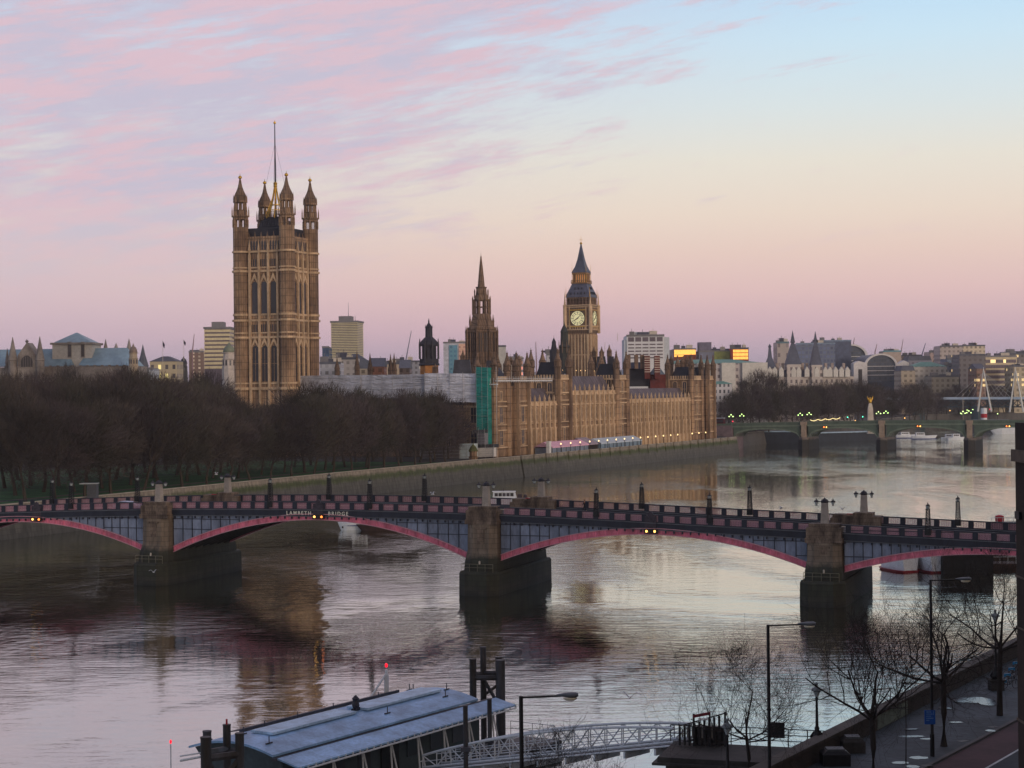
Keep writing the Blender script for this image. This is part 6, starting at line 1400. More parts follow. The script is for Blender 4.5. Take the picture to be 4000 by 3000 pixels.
t = thing('river_barge', 'dark moored workboat with a red buoy above the far parapet near the building edge', 'boat', tuple(W(3905, 2040, 330).xy) + (0,)); mb = MB(); hull(mb, 16, 5, 3.0); mb.build('hull', BRN, t); sub(t, 'deck_house', cm('deckhouse_dark', C(48, 50, 52)), lambda m: m.box(-2, 6, -2, 2, 3, 4.6)); sub(t, 'red_buoy', RED, lambda m: m.lathe([(.1, 4.6), (.8, 4.8), (.8, 5.8), (.1, 6.0)], 10, 0, 0)); sub(t, 'railing', cm('rail_white', C(180, 180, 180)), lambda m: [m.tube((-2 + i, -2, 4.6), (-2 + i, -2, 5.6), .05, n=4) for i in range(9)] + [m.tube((-2, -2, 5.6), (6, -2, 5.6), .05, n=4)])
# far boats beyond the green bridge
boat('moored_boat', 'white and blue boat beneath the third arch of the green bridge, left one', 3545, 1687, 13, 4, 1.8, .05, WH, BLU, (-4, 1, 3.2), Z=1000); boat('moored_boat', 'white boat with red panel beneath the third arch of the green bridge, right one', 3612, 1686, 14, 4, 1.8, .0, WH, BLU, (-5, 0, 3.4), Z=980)
boat('river_ferry', 'long white passenger ship with window rows behind the green bridge at the right edge', 3965, 1640, 34, 7, 5.0, pi, WH, None, (-12, 10, 8.0), Z=1060)
t = boat('funnel_ship', 'dark hulled ship with white rails and a white and red funnel behind the green bridge', 3850, 1645, 40, 8, 4.2, pi, cm('ship_dark', C(54, 60, 72)), None, (-14, 10, 7.2), Z=1120, cabm=cm('ship_grey', C(118, 122, 130)))
sub(t, 'funnel', WH, lambda m: m.lathe([(1.9, 7.3), (1.9, 14.5)], 12, 1, 0)); sub(t, 'funnel_band', RED, lambda m: m.lathe([(2.0, 8.5), (2.0, 11)], 12, 1, 0)); sub(t, 'mast', STONE_P, lambda m: m.tube((14, 0, 4), (14, 0, 24), .2, .1, 5))
boat('small_cruiser', 'small white cruiser just above the green parapet, left of a pair', 3706, 1643, 8, 3, 1.4, 0, WH, None, (-2, 2, 3), Z=960); boat('small_cruiser', 'small white cruiser just above the green parapet, right of a pair', 3735, 1643, 9, 3, 1.4, 0, WH, None, (-2, 2, 3.2), Z=955)
t = thing('river_pontoon', 'dark covered river pier with a pale roof edge seen under the first green arch', 'pontoon', tuple(W(3040, 1720, 930).xy) + (0,), -.35); sub(t, 'shed', cm('pontoon_dark', C(44, 50, 60)), lambda m: m.box(-14, 14, -4, 4, -.5, 6)); sub(t, 'roof', cm('pontoon_roof', C(150, 172, 190)), lambda m: m.box(-14.5, 14.5, -4.5, 4.5, 6, 6.5))
t = thing('river_pontoon', 'long low floating pier with a pale roof line seen under the second green arch', 'pontoon', tuple(W(3300, 1705, 960).xy) + (0,), .5); sub(t, 'shed', cm('pontoon_dark', C(44, 50, 60)), lambda m: m.box(-20, 20, -3, 3, -.5, 4.5)); sub(t, 'roof', cm('pontoon_roof', C(150, 172, 190)), lambda m: m.box(-20.5, 20.5, -3.5, 3.5, 4.5, 5))
# bus near the palace end of the bridge and small lights of traffic
def lamp_point(name, label, px, py, Z, col, r=.35, cat='lamp', post=True, k_=.62):
    r *= k_
    p = W(px, py, Z); t = thing(name, label, cat, (p.x, p.y, p.z)); q = MB(); q.smooth = True; q.lathe([(.05, -r), (r, -r * .4), (r, r * .4), (.05, r)], 8); q.build('lamp_glass', col, t)
    if post: q = MB(); q.tube((0, .05, -r), (0, .05, GZ - p.z), .08, n=4); q.build('post', BLACK, t)
REDL = emit('red_light', (1, .02, .06, 1), 2.5); GRNL = emit('green_light', (.1, 1, .55, 1), 4)
t = thing('bus', 'dark red bus with red tail light at the palace end of the green bridge', 'bus', tuple(wp[0] - wd * 9 + Vector((2, 5, 0))), WROT); t.location.z = wtop(-9) - 1.3; sub(t, 'body', cm('bus_red', C(70, 26, 34)), lambda m: m.box(-5, 5, -1.2, 1.2, .4, 3.6)); sub(t, 'roof', cm('bus_roof', C(140, 142, 152)), lambda m: m.box(-5, 5, -1.2, 1.2, 3.601, 4.2)); sub(t, 'windows', GLASS_D, lambda m: m.box(-4.6, 4.6, -1.23, 1.23, 1.9, 3.1)); sub(t, 'tail_light', REDL, lambda m: m.lathe([(.05, 2.6), (.32, 2.8), (.32, 3.0), (.05, 3.2)], 8, .4, -1.4))
for i in range(4): x = (-3.4, 3.4)[i % 2]; y = (-1.1, 1.1)[i // 2]; sub(t, 'wheel', BLACK, lambda m: m.tube((x, y - .1, .45), (x, y + .1, .45), .45, n=10))
for px, py, Z, col, lab in ((2897, 1588, 930, WARM, 'single warm street lamp high among the dark trees right of the palace'), (2862, 1646, 870, REDL, 'red signal light beside the first three globe lamp'), (3311, 1630, 940, GRNL, 'green signal light right of the string of lights'), (3370, 1628, 960, GRNL, 'green signal light left of the memorial column'), (3341, 1643, 920, AMB, 'warm lamp low left of the memorial column'), (3534, 1633, 940, AMB, 'pair of warm vehicle lights on the embankment road'),
    (3711, 1604, 1100, AMB, 'warm yellow lamp on the embankment below the footbridge'), (3866, 1599, 1060, REDL, 'red light beside the funnel of the dark ship'), (3778, 1602, 1120, GLOBE, 'greenish lamp left of the tall ship mast'), (3800, 1600, 1120, GLOBE, 'greenish lamp directly left of the ship funnel'), (3757, 1617, 1050, GLOBE, 'small greenish lamp above the paired bridge globes'), (3897, 1616, 1060, GLOBE, 'small greenish lamp at the stern of the dark ship')):
    lamp_point('small_lamp', lab, px, py, Z, col, .42)
# ================================================================== BARE TREES, WEST BANK AND FAR EMBANKMENT
BARK = mat('plane_bark', C(66, 58, 50), .9, .35, 1.2, (1, 1, .3)); TWIG = [mat('twig_brown', C(70, 63, 59), .9, .3, .3), mat('twig_purple', C(70, 61, 62), .9, .3, .3), mat('twig_olive', C(66, 62, 54), .9, .3, .3)]
def far_tree(seed, H=24, R=7.5, nt_=6200, m=0):
    """leafless plane tree: forked trunk and limbs, crown of fine twigs through the whole volume"""
    rnd = random.Random(seed); t = thing('bare_tree', '', 'tree')
    tr = MB(); tips = []
    def limb(p, d, ln, r, lv):
        q = p; pts = [tuple(p)]; rad = [r]
        for k in range(3):
            d = (d + Vector((rnd.uniform(-.22, .22), rnd.uniform(-.22, .22), rnd.uniform(-.02, .2)))).normalized(); q = q + d * (ln / 3); pts.append(tuple(q)); rad.append(r * (1 - .2 * (k + 1)))
        tr.path(pts, rad, 5 if lv < 2 else 3)
        if lv >= 3: tips.append((q, d)); return
        for i in range(3 if lv else 5):
            a_ = rnd.uniform(0, 2 * pi); sp = rnd.uniform(.45, .95); u = Vector((cos(a_), sin(a_), 0)); nd_ = (d + u * sp).normalized(); f = rnd.choice((1, 1, .7)); base = Vector(pts[-1]) if f == 1 else Vector(pts[-2])
            limb(base, nd_, ln * rnd.uniform(.6, .8), r * .52, lv + 1); tips.append((base, nd_))
    limb(Vector((0, 0, -.3)), Vector((rnd.uniform(-.05, .05), rnd.uniform(-.05, .05), 1)), H * .34, .42, 0)
    tr.build('trunk', BARK, t, False)
    cw = MB(); cz = H * .565; rz = H * .435
    lob = [(Vector((rnd.gauss(0, R * .45), rnd.gauss(0, R * .45), cz + rnd.uniform(-.6, .75) * rz)), rnd.uniform(.28, .45) * R) for _ in range(16)]
    for i in range(nt_):
        if rnd.random() < .62: c_, r_ = rnd.choice(lob); o = Vector((rnd.gauss(0, 1), rnd.gauss(0, 1), rnd.gauss(0, 1))).normalized() * r_ * rnd.random() ** .5; p = c_ + o
        else:
            a_ = rnd.uniform(0, 2 * pi); s_ = rnd.uniform(-1, 1); k = (1 - s_ * s_) ** .5 * R * rnd.random() ** .42; p = Vector((k * cos(a_), k * sin(a_), cz + s_ * rz * rnd.random() ** .2))
        d = Vector((p.x / R, p.y / R, (p.z - cz) / rz * .8 + .75)) + Vector((rnd.gauss(0, .4), rnd.gauss(0, .4), rnd.gauss(0, .4))); d.normalize(); ln = rnd.uniform(.9, 2.3); w = rnd.uniform(.035, .07)
        s = d.cross(Vector((rnd.gauss(0, 1), rnd.gauss(0, 1), rnd.gauss(0, 1)))).normalized() * w; q = p + d * ln
        o_ = len(cw.v); cw.v += [tuple(p - s), tuple(p + s), tuple(q)]; cw.f.append([o_, o_ + 1, o_ + 2]); cw.m.append(0); cw.sm.append(False)
        if rnd.random() < .5:
            d2 = (d + Vector((rnd.gauss(0, .5), rnd.gauss(0, .5), rnd.gauss(0, .5)))).normalized(); p2 = p + d * ln * .4; q2 = p2 + d2 * ln * .7; o_ = len(cw.v); cw.v += [tuple(p2 - s * .8), tuple(p2 + s * .8), tuple(q2)]; cw.f.append([o_, o_ + 1, o_ + 2]); cw.m.append(0); cw.sm.append(False)
    cw.build('crown', TWIG[m], t, False); return proto(t)
TWIG = [vary(q, .62, 1.35) for q in TWIG]
TP = [far_tree(100 + i, 24, R, m=i % 3) for i, R in enumerate((7.5, 8.5, 7.0, 8.0, 9.0, 7.6))]
tused = [False] * len(TP); tree_n = 0
def wall_at(px):                       # ground point just behind the garden wall in this photo column
    k = D(px, 1880)[0] / F
    for p, q in zip([WA0, WA, WB, WC], [WA, WB, WC, WC + Vector((10, 30, 0))]):
        d = q - p; den = d.x - k * d.y
        if abs(den) < 1e-9: continue
        s_ = (k * p.y - p.x) / den
        if -.001 <= s_ <= 1.001: return p + d * s_
    return None
def put_tree(px, Z, ytop, label, group, wide=1.0, zg=GZ, proto_i=None):
    global tree_n
    i = (tree_n * 7 + 3) % len(TP) if proto_i is None else proto_i; tree_n += 1
    zt = HT(px, ytop, Z); h = zt - zg; sc_ = h / 24.6; x = XT(px, 1850, Z); rz = (tree_n * 2.399) % 6.28; s3 = (max(sc_, .6) * wide, max(sc_, .6) * wide, sc_)
    if not tused[i]:
        t = TP[i]; tused[i] = True; t.location = (x, Z, zg); t.rotation_euler = (0, 0, rz); t.scale = s3; t['label'] = label; t['group'] = group
    else: dup(TP[i], (x, Z, zg), rz, label, s3, group)
OR = ['first', 'second', 'third', 'fourth', 'fifth', 'sixth', 'seventh', 'eighth', 'ninth', 'tenth', 'eleventh', 'twelfth', '13th', '14th', '15th', '16th', '17th', '18th', '19th', '20th', '21st', '22nd', '23rd', '24th', '25th', '26th', '27th', '28th', '29th', '30th']
GRP = 'bare plane trees in the riverside gardens'
front = [(101, 1540), (215, 1550), (330, 1560), (434, 1545), (560, 1560), (713, 1560), (807, 1570), (893, 1580), (979, 1590), (1056, 1580), (1140, 1570), (1225, 1530), (1300, 1525), (1375, 1540), (1438, 1545), (1501, 1555), (1562, 1535), (1623, 1530), (1684, 1540), (1741, 1575)]
for k, (px, yt) in enumerate(front):
    p = wall_at(px); Z = p.y + (9 if px > 700 else 13)
    put_tree(px, Z, yt, 'bare plane tree behind the garden wall, %s from the left with a visible trunk' % OR[k], GRP, 1.02 if px > 1000 else 1.15)
rows = [([(-60, 1500), (60, 1498), (170, 1505), (290, 1500), (400, 1490), (510, 1480), (620, 1500), (730, 1515), (830, 1530), (930, 1560), (1020, 1580), (1110, 1560), (1190, 1500), (1270, 1502), (1350, 1520), (1430, 1530), (1500, 1540), (1570, 1518), (1640, 1512), (1700, 1510), (1752, 1560)], 36, 'second row of the gardens'),
        ([(-90, 1470), (20, 1468), (120, 1475), (230, 1478), (340, 1482), (450, 1470), (520, 1450), (600, 1468), (690, 1485), (780, 1490), (860, 1508), (950, 1565), (1060, 1578), (1150, 1560), (1215, 1488), (1300, 1500), (1390, 1522), (1460, 1535)], 70, 'third row of the gardens'),
        ([(-40, 1458), (70, 1462), (180, 1472), (290, 1470), (390, 1475), (490, 1452), (570, 1462), (650, 1478), (740, 1498), (820, 1505), (890, 1520)], 110, 'rearmost row before the abbey')]
for lst, off_, nm in rows:
    for k, (px, yt) in enumerate(lst):
        p = wall_at(max(px, 30)); put_tree(px, p.y + off_ + (k % 3) * 5, yt - (14 if px < 860 else 0) + (k * 37 % 23) - 11, 'bare tree, %s from the left in the %s' % (OR[k], nm), GRP, 1.1)
# loose trees by the church towers, and a trunk leaning by the lawn
put_tree(820, 700, 1440, 'grey bare tree below the cream tower block', GRP, .8); put_tree(780, 690, 1455, 'smaller grey bare tree between brick flats and cream tower block', GRP, .8)
put_tree(265, 760, 1415, 'thin bare tree in front of the abbey roofs', GRP, .7)
# far embankment
GR2 = 'bare trees along the far embankment'
e1 = [(2815, 1560, 890), (2860, 1530, 900), (2905, 1510, 905), (2955, 1508, 915), (3005, 1512, 925), (3055, 1510, 935), (3105, 1505, 950), (3155, 1500, 960), (3205, 1502, 975), (3255, 1498, 985), (3305, 1492, 1000), (3355, 1490, 1010), (3400, 1500, 1020), (3440, 1512, 1040), (3485, 1520, 1060), (3530, 1515, 1080), (3575, 1505, 1100), (3620, 1515, 1130), (3660, 1530, 1160)]
for k, (px, yt, Z) in enumerate(e1): put_tree(px, Z, yt, 'bare tree on the far embankment, %s from the palace in the front row' % OR[k], GR2, 1.05)
e2 = [(2835, 1500, 960), (2930, 1470, 965), (2975, 1440, 985), (3020, 1452, 1000), (3130, 1492, 1030), (3180, 1490, 1045), (3230, 1485, 1060), (3280, 1480, 1075), (3325, 1478, 1085), (3375, 1482, 1100), (3425, 1492, 1110), (3555, 1490, 1180), (3605, 1488, 1200)]
for k, (px, yt, Z) in enumerate(e2): put_tree(px, Z, yt, 'bare tree on the far embankment, %s from the palace in the rear row' % OR[k], GR2, 1.05)
e3 = [(3700, 1515, 1390), (3745, 1500, 1400), (3790, 1508, 1400), (3835, 1515, 1400), (3880, 1500, 1405), (3925, 1505, 1405), (3970, 1512, 1410), (4010, 1500, 1410), (3680, 1530, 1380), (3765, 1525, 1390), (3905, 1525, 1395)]
for k, (px, yt, Z) in enumerate(e3): put_tree(px, Z, yt, 'distant bare tree behind the white deck of the footbridge, %s planted from the left' % OR[k], GR2, 1.15)
# small shelter and signs in the gardens
p = W(355, 1935, 395); t = thing('park_shelter', 'small grey shelter with a pale flat roof seen above the bridge parapet', 'shelter', (p.x, p.y, GZ)); sub(t, 'wall', mat('shelter_grey', C(72, 74, 80), .7, .2, .5), lambda m: m.box(-.6, 1.5, -1, 1, 0, 3.6)); sub(t, 'roof', mat('shelter_roof', C(150, 156, 156), .6, .1, .5), lambda m: m.box(-2.2, 1.6, -1.3, 1.3, 3.6, 3.8))

# ================================================================== THINGS MOVING ON THE BRIDGE
def car(name, label, u, y, body):
    t = thing(name, label, 'car', tuple(onbridge(u, y, -1.62)), -TH); W2 = .88
    mb = MB(); prof = [(-2.15, .35), (2.15, .35), (2.2, .7), (1.95, .9), (1.0, 1.0), (.45, 1.42), (-1.0, 1.46), (-1.75, 1.0), (-2.15, .9)]
    mb.extr([(x, z) for x, z in prof], -W2, W2); mb.build('body', body, t)
    mb = MB(); mb.extr([(.92, 1.0), (.42, 1.36), (-.95, 1.4), (-1.6, 1.02)], -W2 - .012, W2 + .012); mb.build('windows', GLASS_D, t)
    for x in (-1.35, 1.35):
        for s_ in (-1, 1): mb = MB(); mb.tube((x, s_ * W2 - .1, .33), (x, s_ * W2 + .02, .33), .33, n=12); mb.build('wheel', BLACK, t)
    for s_ in (-1, 1): mb = MB(); mb.box(2.16, 2.24, s_ * .6 - .15, s_ * .6 + .15, .62, .78); mb.build('headlight', STONE_P, t)
car('parked_car', 'pale blue grey car on the bridge behind the near parapet left of the first pier', bu(412, 1962), 6.5, mat('car_silver_blue', C(150, 164, 190), .3, .05, 1, spec=.6))
def skinned(name, joints, edges, m, parent=None, sub_=1):
    me = bpy.data.meshes.new(name); me.from_pydata([j[0] for j in joints], edges, []); me.materials.append(m); o = link(name, me, parent)
    sk = o.modifiers.new('skin', 'SKIN'); me.skin_vertices[0].data[0].use_root = True
    for i, j in enumerate(joints): r = j[1]; me.skin_vertices[0].data[i].radius = (r, r) if not isinstance(r, tuple) else r
    ss = o.modifiers.new('sub', 'SUBSURF'); ss.levels = sub_; ss.render_levels = sub_; return o
SKIN = mat('skin_tone', C(176, 128, 104), .6, .1, 2); CLOTH = mat('dark_clothes', C(34, 34, 42), .9, .3, 3)
def walker(label, u, y, rz):
    t = thing('person', label, 'person', tuple(onbridge(u, y, -1.5)), rz)
    J = [((0, 0, .93), .15), ((0, 0, 1.15), .13), ((0, 0, 1.4), (.17, .12)), ((0, 0, 1.5), .055), ((0, .01, 1.58), .06), ((0, .02, 1.68), .095), ((0, .01, 1.76), .07),
         ((.19, 0, 1.42), .055), ((.25, -.1, 1.18), .045), ((.24, .08, .98), .035), ((.24, .14, .9), .03), ((-.19, 0, 1.42), .055), ((-.25, .12, 1.18), .045), ((-.23, .3, 1.03), .035), ((-.23, .37, .98), .03),
         ((.1, 0, .86), .1), ((.11, .25, .5), .065), ((.11, .2, .1), .045), ((.11, .34, .04), .04), ((-.1, 0, .86), .1), ((-.11, -.08, .48), .065), ((-.11, -.34, .14), .045), ((-.11, -.26, .05), .04)]
    E_ = [(0, 1), (1, 2), (2, 3), (3, 4), (4, 5), (5, 6), (2, 7), (7, 8), (8, 9), (9, 10), (2, 11), (11, 12), (12, 13), (13, 14), (0, 15), (15, 16), (16, 17), (17, 18), (0, 19), (19, 20), (20, 21), (21, 22)]
    skinned('body', J, E_, SKIN, t)
    JC = [((0, 0, .93), .17), ((0, 0, 1.15), .15), ((0, 0, 1.4), (.19, .14)), ((.19, 0, 1.42), .07), ((.25, -.1, 1.18), .06), ((.24, .06, 1.0), .05), ((-.19, 0, 1.42), .07), ((-.25, .12, 1.18), .06), ((-.23, .27, 1.05), .05), ((.1, 0, .86), .115), ((.11, .25, .5), .08), ((.11, .2, .12), .06), ((-.1, 0, .86), .115), ((-.11, -.08, .48), .08), ((-.11, -.34, .16), .06)]
    EC = [(0, 1), (1, 2), (2, 3), (3, 4), (4, 5), (2, 6), (6, 7), (7, 8), (0, 9), (9, 10), (10, 11), (0, 12), (12, 13), (13, 14)]
    skinned('clothing', JC, EC, CLOTH, t)
    hb2 = MB(); hb2.smooth = True; hb2.at(0, -.01, 0); hb2.lathe([(.02, 1.62), (.1, 1.66), (.115, 1.74), (.09, 1.81), (.02, 1.84)], 8); hb2.build('hair', BRN, t)
walker('person jogging in dark clothes beside the rear stone plinth right of the tour boat', bu(2128, 1985) + .6, BW - 1.3, pi / 2 - TH)
# gulls
def gull(px, py, Z, rz, lab, flap=.35):
    p = W(px, py, Z); t = thing('gull', lab, 'bird', tuple(p), rz, 'gulls over the river')
    mb = MB(); mb.smooth = True; mb.loft([[(x, r * cos(a_), r * .8 * sin(a_)) for a_ in [i * pi / 3 for i in range(6)]] for x, r in ((-.32, .015), (-.2, .05), (0, .085), (.15, .06), (.24, .05), (.3, .015))]); mb.build('body', WHT, t)
    for s_ in (-1, 1): w_ = MB(); w_.loft([[(.1, s_ * .05, .03), (-.12, s_ * .05, .03), (-.12, s_ * .05, .05), (.1, s_ * .05, .05)], [(.14, s_ * .4, flap), (-.04, s_ * .4, flap), (-.04, s_ * .4, flap + .02), (.14, s_ * .4, flap + .02)], [(-.05, s_ * .8, flap * .7), (-.12, s_ * .8, flap * .7), (-.12, s_ * .8, flap * .7 + .01), (-.05, s_ * .8, flap * .7 + .01)]]); w_.build('wing', MAT.setdefault('wing_grey', mat('wing_grey', C(170, 172, 178), .7, .1, 2)), t)
gull(845, 1853, 300, .6, 'white gull flying above the lawn left of the second obelisk'); gull(600, 2235, 262, 2.2, 'white gull low over the leftmost pier foot'); gull(1690, 1931, 255, 2.6, 'white gull above the parapet left of the tour boat'); gull(3290, 1990, 250, .9, 'grey gull over pale water left of the last rear obelisk'); gull(3050, 1988, 262, .2, 'gull over pale water right of the tall lattice lamp'); gull(2460, 2726, 112, 1.2, 'gull flying low over water right of the nearest lamp head')

# ================================================================== RIVER PIER (FOREGROUND PONTOON)
p0 = G(1165, 2980, 5.0); p1 = G(2006, 2740, 5.0); pd = Vector((p1.x - p0.x, p1.y - p0.y, 0)); PL = pd.length; pr = atan2(pd.y, pd.x)
pt = thing('river_pier_pontoon', 'long floating river pier with a curved frosty blue grey roof and white struts', 'pontoon', (p0.x, p0.y, 0), pr); PWI = 9.6
FROST = joints(mat('frosted_roof', C(128, 166, 206), .5, .32, .5, (1, 1, 1), fine=.15, spec=.5), 3.0, 1.3, .035, .72, 'flat', 0); PANW = joints(mat('roof_panel_white', C(164, 192, 218), .5, .25, .9), 2.0, 1.0, .04, .7, 'flat', 0); GUT = mat('gutter_dark', C(58, 60, 70), .6, .3, 1); SIDE = mat('pontoon_side', C(62, 74, 80), .6, .25, .5); STEEL = mat('strut_white', C(186, 192, 200), .5, .1, 1)
def arcz(y): f = (y - 1.9) / (PWI - 1.9); return 5.35 + 1.15 * sin(pi * (.16 + .72 * f)) - .5
mb = MB(); ys = [1.9 + (PWI - 1.9) * i / 14 for i in range(15)]
mb.loft([[(x, y, arcz(y)) for y in ys] + [(x, y, arcz(y) - .16) for y in reversed(ys)] for x in (-.4, PL * .5, PL - 2.3)]); mb.smooth = False; ro = mb.build('roof', FROST, pt)
mb = MB(); mb.loft([[(x, -.2, 4.75), (x, 1.7, 5.18), (x, 1.7, 5.06), (x, -.2, 4.63)] for x in (-.2, PL)]); mb.build('canopy', FROST, pt)
mb = MB(); mb.box(-.5, PL - 1.2, 1.66, 1.95, 5.0, 5.2); mb.build('gutter', GUT, ro)
mb = MB(); mb.box(2.6, PL * .45, 4.4, 6.4, arcz(5.4) + .02, arcz(5.4) + .2); 
mb.build('roof_panel', PANW, ro); mb = MB(); mb.box(PL * .5, PL * .86, 4.4, 6.4, arcz(5.4) + .02, arcz(5.4) + .2); mb.build('roof_panel', PANW, ro)
mb = MB(); mb.box(3.6, PL - 4.2, 8.3, 8.4, arcz(8.3) + .02, arcz(8.3) + .25); mb.build('solar_edge', GUT, ro)
mb = MB(); mb.loft([[(x, 8.4, arcz(8.4) + .24), (x, 9.5, arcz(9.5) + .32), (x, 9.5, arcz(9.5) + .25), (x, 8.4, arcz(8.4) + .16)] for x in (3.6, PL - 4.2)]); mb.build('brown_panel', mat('brown_panel', C(96, 88, 88), .7, .3, .6, (3, .3, 1)), ro)
for x, y in ((1, 3.4), (2, 6.6), (5, 7.2), (9, 7.4), (13.5, 7.6), (14.5, 3.2), (19, 7.4), (23, 6.9), (24.4, 4.6), (24, 8), (22.5, 3.4), (.6, 8.6)):
    mb = MB(); mb.tube((x, y, arcz(y)), (x, y, arcz(y) + .55), .04, n=5); mb.box(x - .35, x + .35, y - .04, y + .04, arcz(y) + .02, arcz(y) + .1); mb.build('roof_bracket', GUT, ro)
mb = MB(); x = PL * .475; mb.lathe([(.2, arcz(5) + .2), (.3, arcz(5) + .5), (.22, arcz(5) + .85), (.3, arcz(5) + 1.0), (.05, arcz(5) + 1.25)], 8, x, 5); mb.box(x - .5, x + .5, 4.95, 5.05, arcz(5) + .05, arcz(5) + .3); mb.build('roof_vent', IRON_D, ro)
mb = MB(); ends = [(-.1, PWI - .4)]
hx = [(0.3, 1.6), (PL - 2.6, 1.6), (PL - 2.6, PWI - .6), (.3, PWI - .6)]
mb.prism(hx, 1.1, 4.72); sd_ = mb.build('cabin_wall', SIDE, pt)
mb = MB(); mb.extr([(0, 0)] * 0 or [(x_, z_) for x_, z_ in ()] or [(0, 0), (1, 0), (1, 1)], 0, .001) if False else None
mb.loft([[(.28 + k, y, 4.4) for y in (1.6, PWI - .6)] + [(.28 + k, y, arcz(y) - .18) for y in reversed(ys)] for k in (0, .2)]); mb.build('end_gable', SIDE, sd_)
mb = MB(); mb.box(.2, .29, 2.4, 4.0, 2.2, 3.9); mb.box(PL * .42, PL * .50, 1.5, 1.59, 1.2, 4.3); mb.build('dark_opening', BLACK, sd_)
mb = MB(); mb.box(-1.5, PL + 1, -1.0, PWI + .6, -.6, 1.08); mb.build('float', mat('float_grey', C(54, 58, 60), .8, .3, .5), pt)
mb = MB()
for i in range(8):
    x = 1.2 + i * (PL - 2) / 7.4
    for dx in (-.45, .45): mb.tube((x + dx, .1, 1.1), (x, .7, 4.75), .07, n=5)
    mb.tube((x - .25, .3, 2.4), (x + .25, .3, 2.4), .04, n=4)
mb.build('a_frame_struts', STEEL, pt)['kind'] = 'stuff'
mb = MB(); mb.tube((-.2, -.25, 4.5), (PL, -.25, 4.5), .07, n=5)
for i in range(34): x = i * PL / 33; mb.box(x - .03, x + .03, -.27, -.15, 4.45, 4.75)
mb.build('front_rail', STEEL, pt)
def railing(pts, z, h, m, parent, n=1.5, name='railing', rails=(1, .5)):
    mb = MB()
    for p, q in zip(pts, pts[1:]):
        p, q = Vector(p), Vector(q); L2 = (q - p).length; k = max(1, int(L2 / n))
        for i in range(k + 1): c_ = p + (q - p) * i / k; mb.tube((c_.x, c_.y, z + c_.z), (c_.x, c_.y, z + h + c_.z), .035, n=4)
        for f in rails: mb.tube((p.x, p.y, z + h * f + p.z), (q.x, q.y, z + h * f + q.z), .03, n=4)
    return mb.build(name, m, parent)
railing([(PL - 1.5, -.8, 0), (PL + 5, -.8, 0), (PL + 5, 3.5, 0)], 1.1, 1.2, STEEL, pt); mb = MB(); mb.box(PL + 1.01, PL + 5.5, -1.2, 4, -.6, 1.05); mb.build('landing_stage', BLACK, pt)
railing([(8, -.9, 0), (12, -.9, 0)], 1.1, 1.1, STEEL, pt)
# red light on its white tripod
t = thing('red_beacon', 'red lit beacon on a white tripod at the river side of the pier roof', 'beacon', tuple((pt.matrix_basis @ Vector((PL - 4.6, 9.3, arcz(9.2))))), pr)
mb = MB(); mb.tube((0, 0, 0), (0, 0, 2.1), .13, .1, 6); mb.tube((-2.0, .2, 0), (0, 0, 1.8), .09, n=5); mb.tube((.5, .3, 0), (0, 0, 1.6), .1, n=5); mb.box(-.25, .25, -.05, .05, 0, 1.7); mb.build('tripod', STEEL, t)
RB = emit('beacon_red', (1, .01, .03, 1), 1.4); q = MB(); q.smooth = True; q.lathe([(.04, 2.28), (.11, 2.36), (.11, 2.54), (.04, 2.62)], 8); q.build('beacon_glass', RB, t)
p = G(668, 3000, 1.0); t = thing('red_beacon', 'red beacon on a thin pole standing in the water at the lower left', 'beacon', (p.x, p.y, 0)); zt = HT(668, 2897, p.y)
mb = MB(); mb.tube((0, 0, -1), (0, 0, zt - .2), .05, n=5); mb.build('pole', STEEL, t); q = MB(); q.smooth = True; q.lathe([(.04, zt - .16), (.09, zt - .08), (.09, zt + .08), (.04, zt + .14)], 8); q.build('beacon_glass', RB, t)
# mooring dolphins: clusters of steel piles with cross beams
PILE = mat('steel_pile', C(62, 64, 72), .6, .4, .8, (1, 1, .25), col2=C(38, 34, 32))
def dolphin(label, Z, piles, beams):
    cx = XT(piles[0][0], 2900, Z); t = thing('mooring_piles', label, 'mooring piles', (cx, Z, 0)); top = {}
    for i, (px, yt, wpx, dz) in enumerate(piles):
        ZZ = Z + dz; c_ = W(px, yt, ZZ); r = wpx / F * ZZ / 2; mb = MB(); mb.tube((c_.x - cx, dz, -1), (c_.x - cx, dz, c_.z), r, n=16, cap=True); mb.tube((c_.x - cx, dz, c_.z + .002), (c_.x - cx, dz, c_.z + .1), r * 1.06, n=16); mb.build('pile', PILE, t); top[i] = (c_.x - cx, dz, c_.z)
    mb = MB()
    for a_, b__, d0, d1, r in beams: A_, B_ = top[a_], top[b__]; mb.tube((A_[0], A_[1], A_[2] - d0), (B_[0], B_[1], B_[2] - d1), r, n=6)
    mb.build('cross_beams', PILE, t); return t, top
t, top = dolphin('four dark steel piles with beams at the left end of the floating pier', 117, [(804, 2884, 42, 0), (809, 2860, 34, 2.2), (886, 2835, 31, 2.6), (936, 2869, 35, 1.2)], [(0, 2, 1.0, 1.6, .28), (2, 3, 1.8, 1.0, .24), (0, 3, 1.3, 1.3, .26), (0, 3, 4.0, 1.6, .2), (0, 2, 1.4, 4.6, .22)])
sub(t, 'red_mast', RED, lambda m: m.tube((top[2][0] + .0, 2.6, top[2][2]), (top[2][0], 2.6, top[2][2] + .45), .07, n=5))
sub(t, 'walkway_rail', STEEL, lambda m: (m.tube((-1.7, 0, top[0][2] - 1.45), (-.3, 0, top[0][2] - 1.2), .08, n=4), m.tube((-1.7, 0, top[0][2] - 1.15), (-.3, 0, top[0][2] - .95), .05, n=4)))
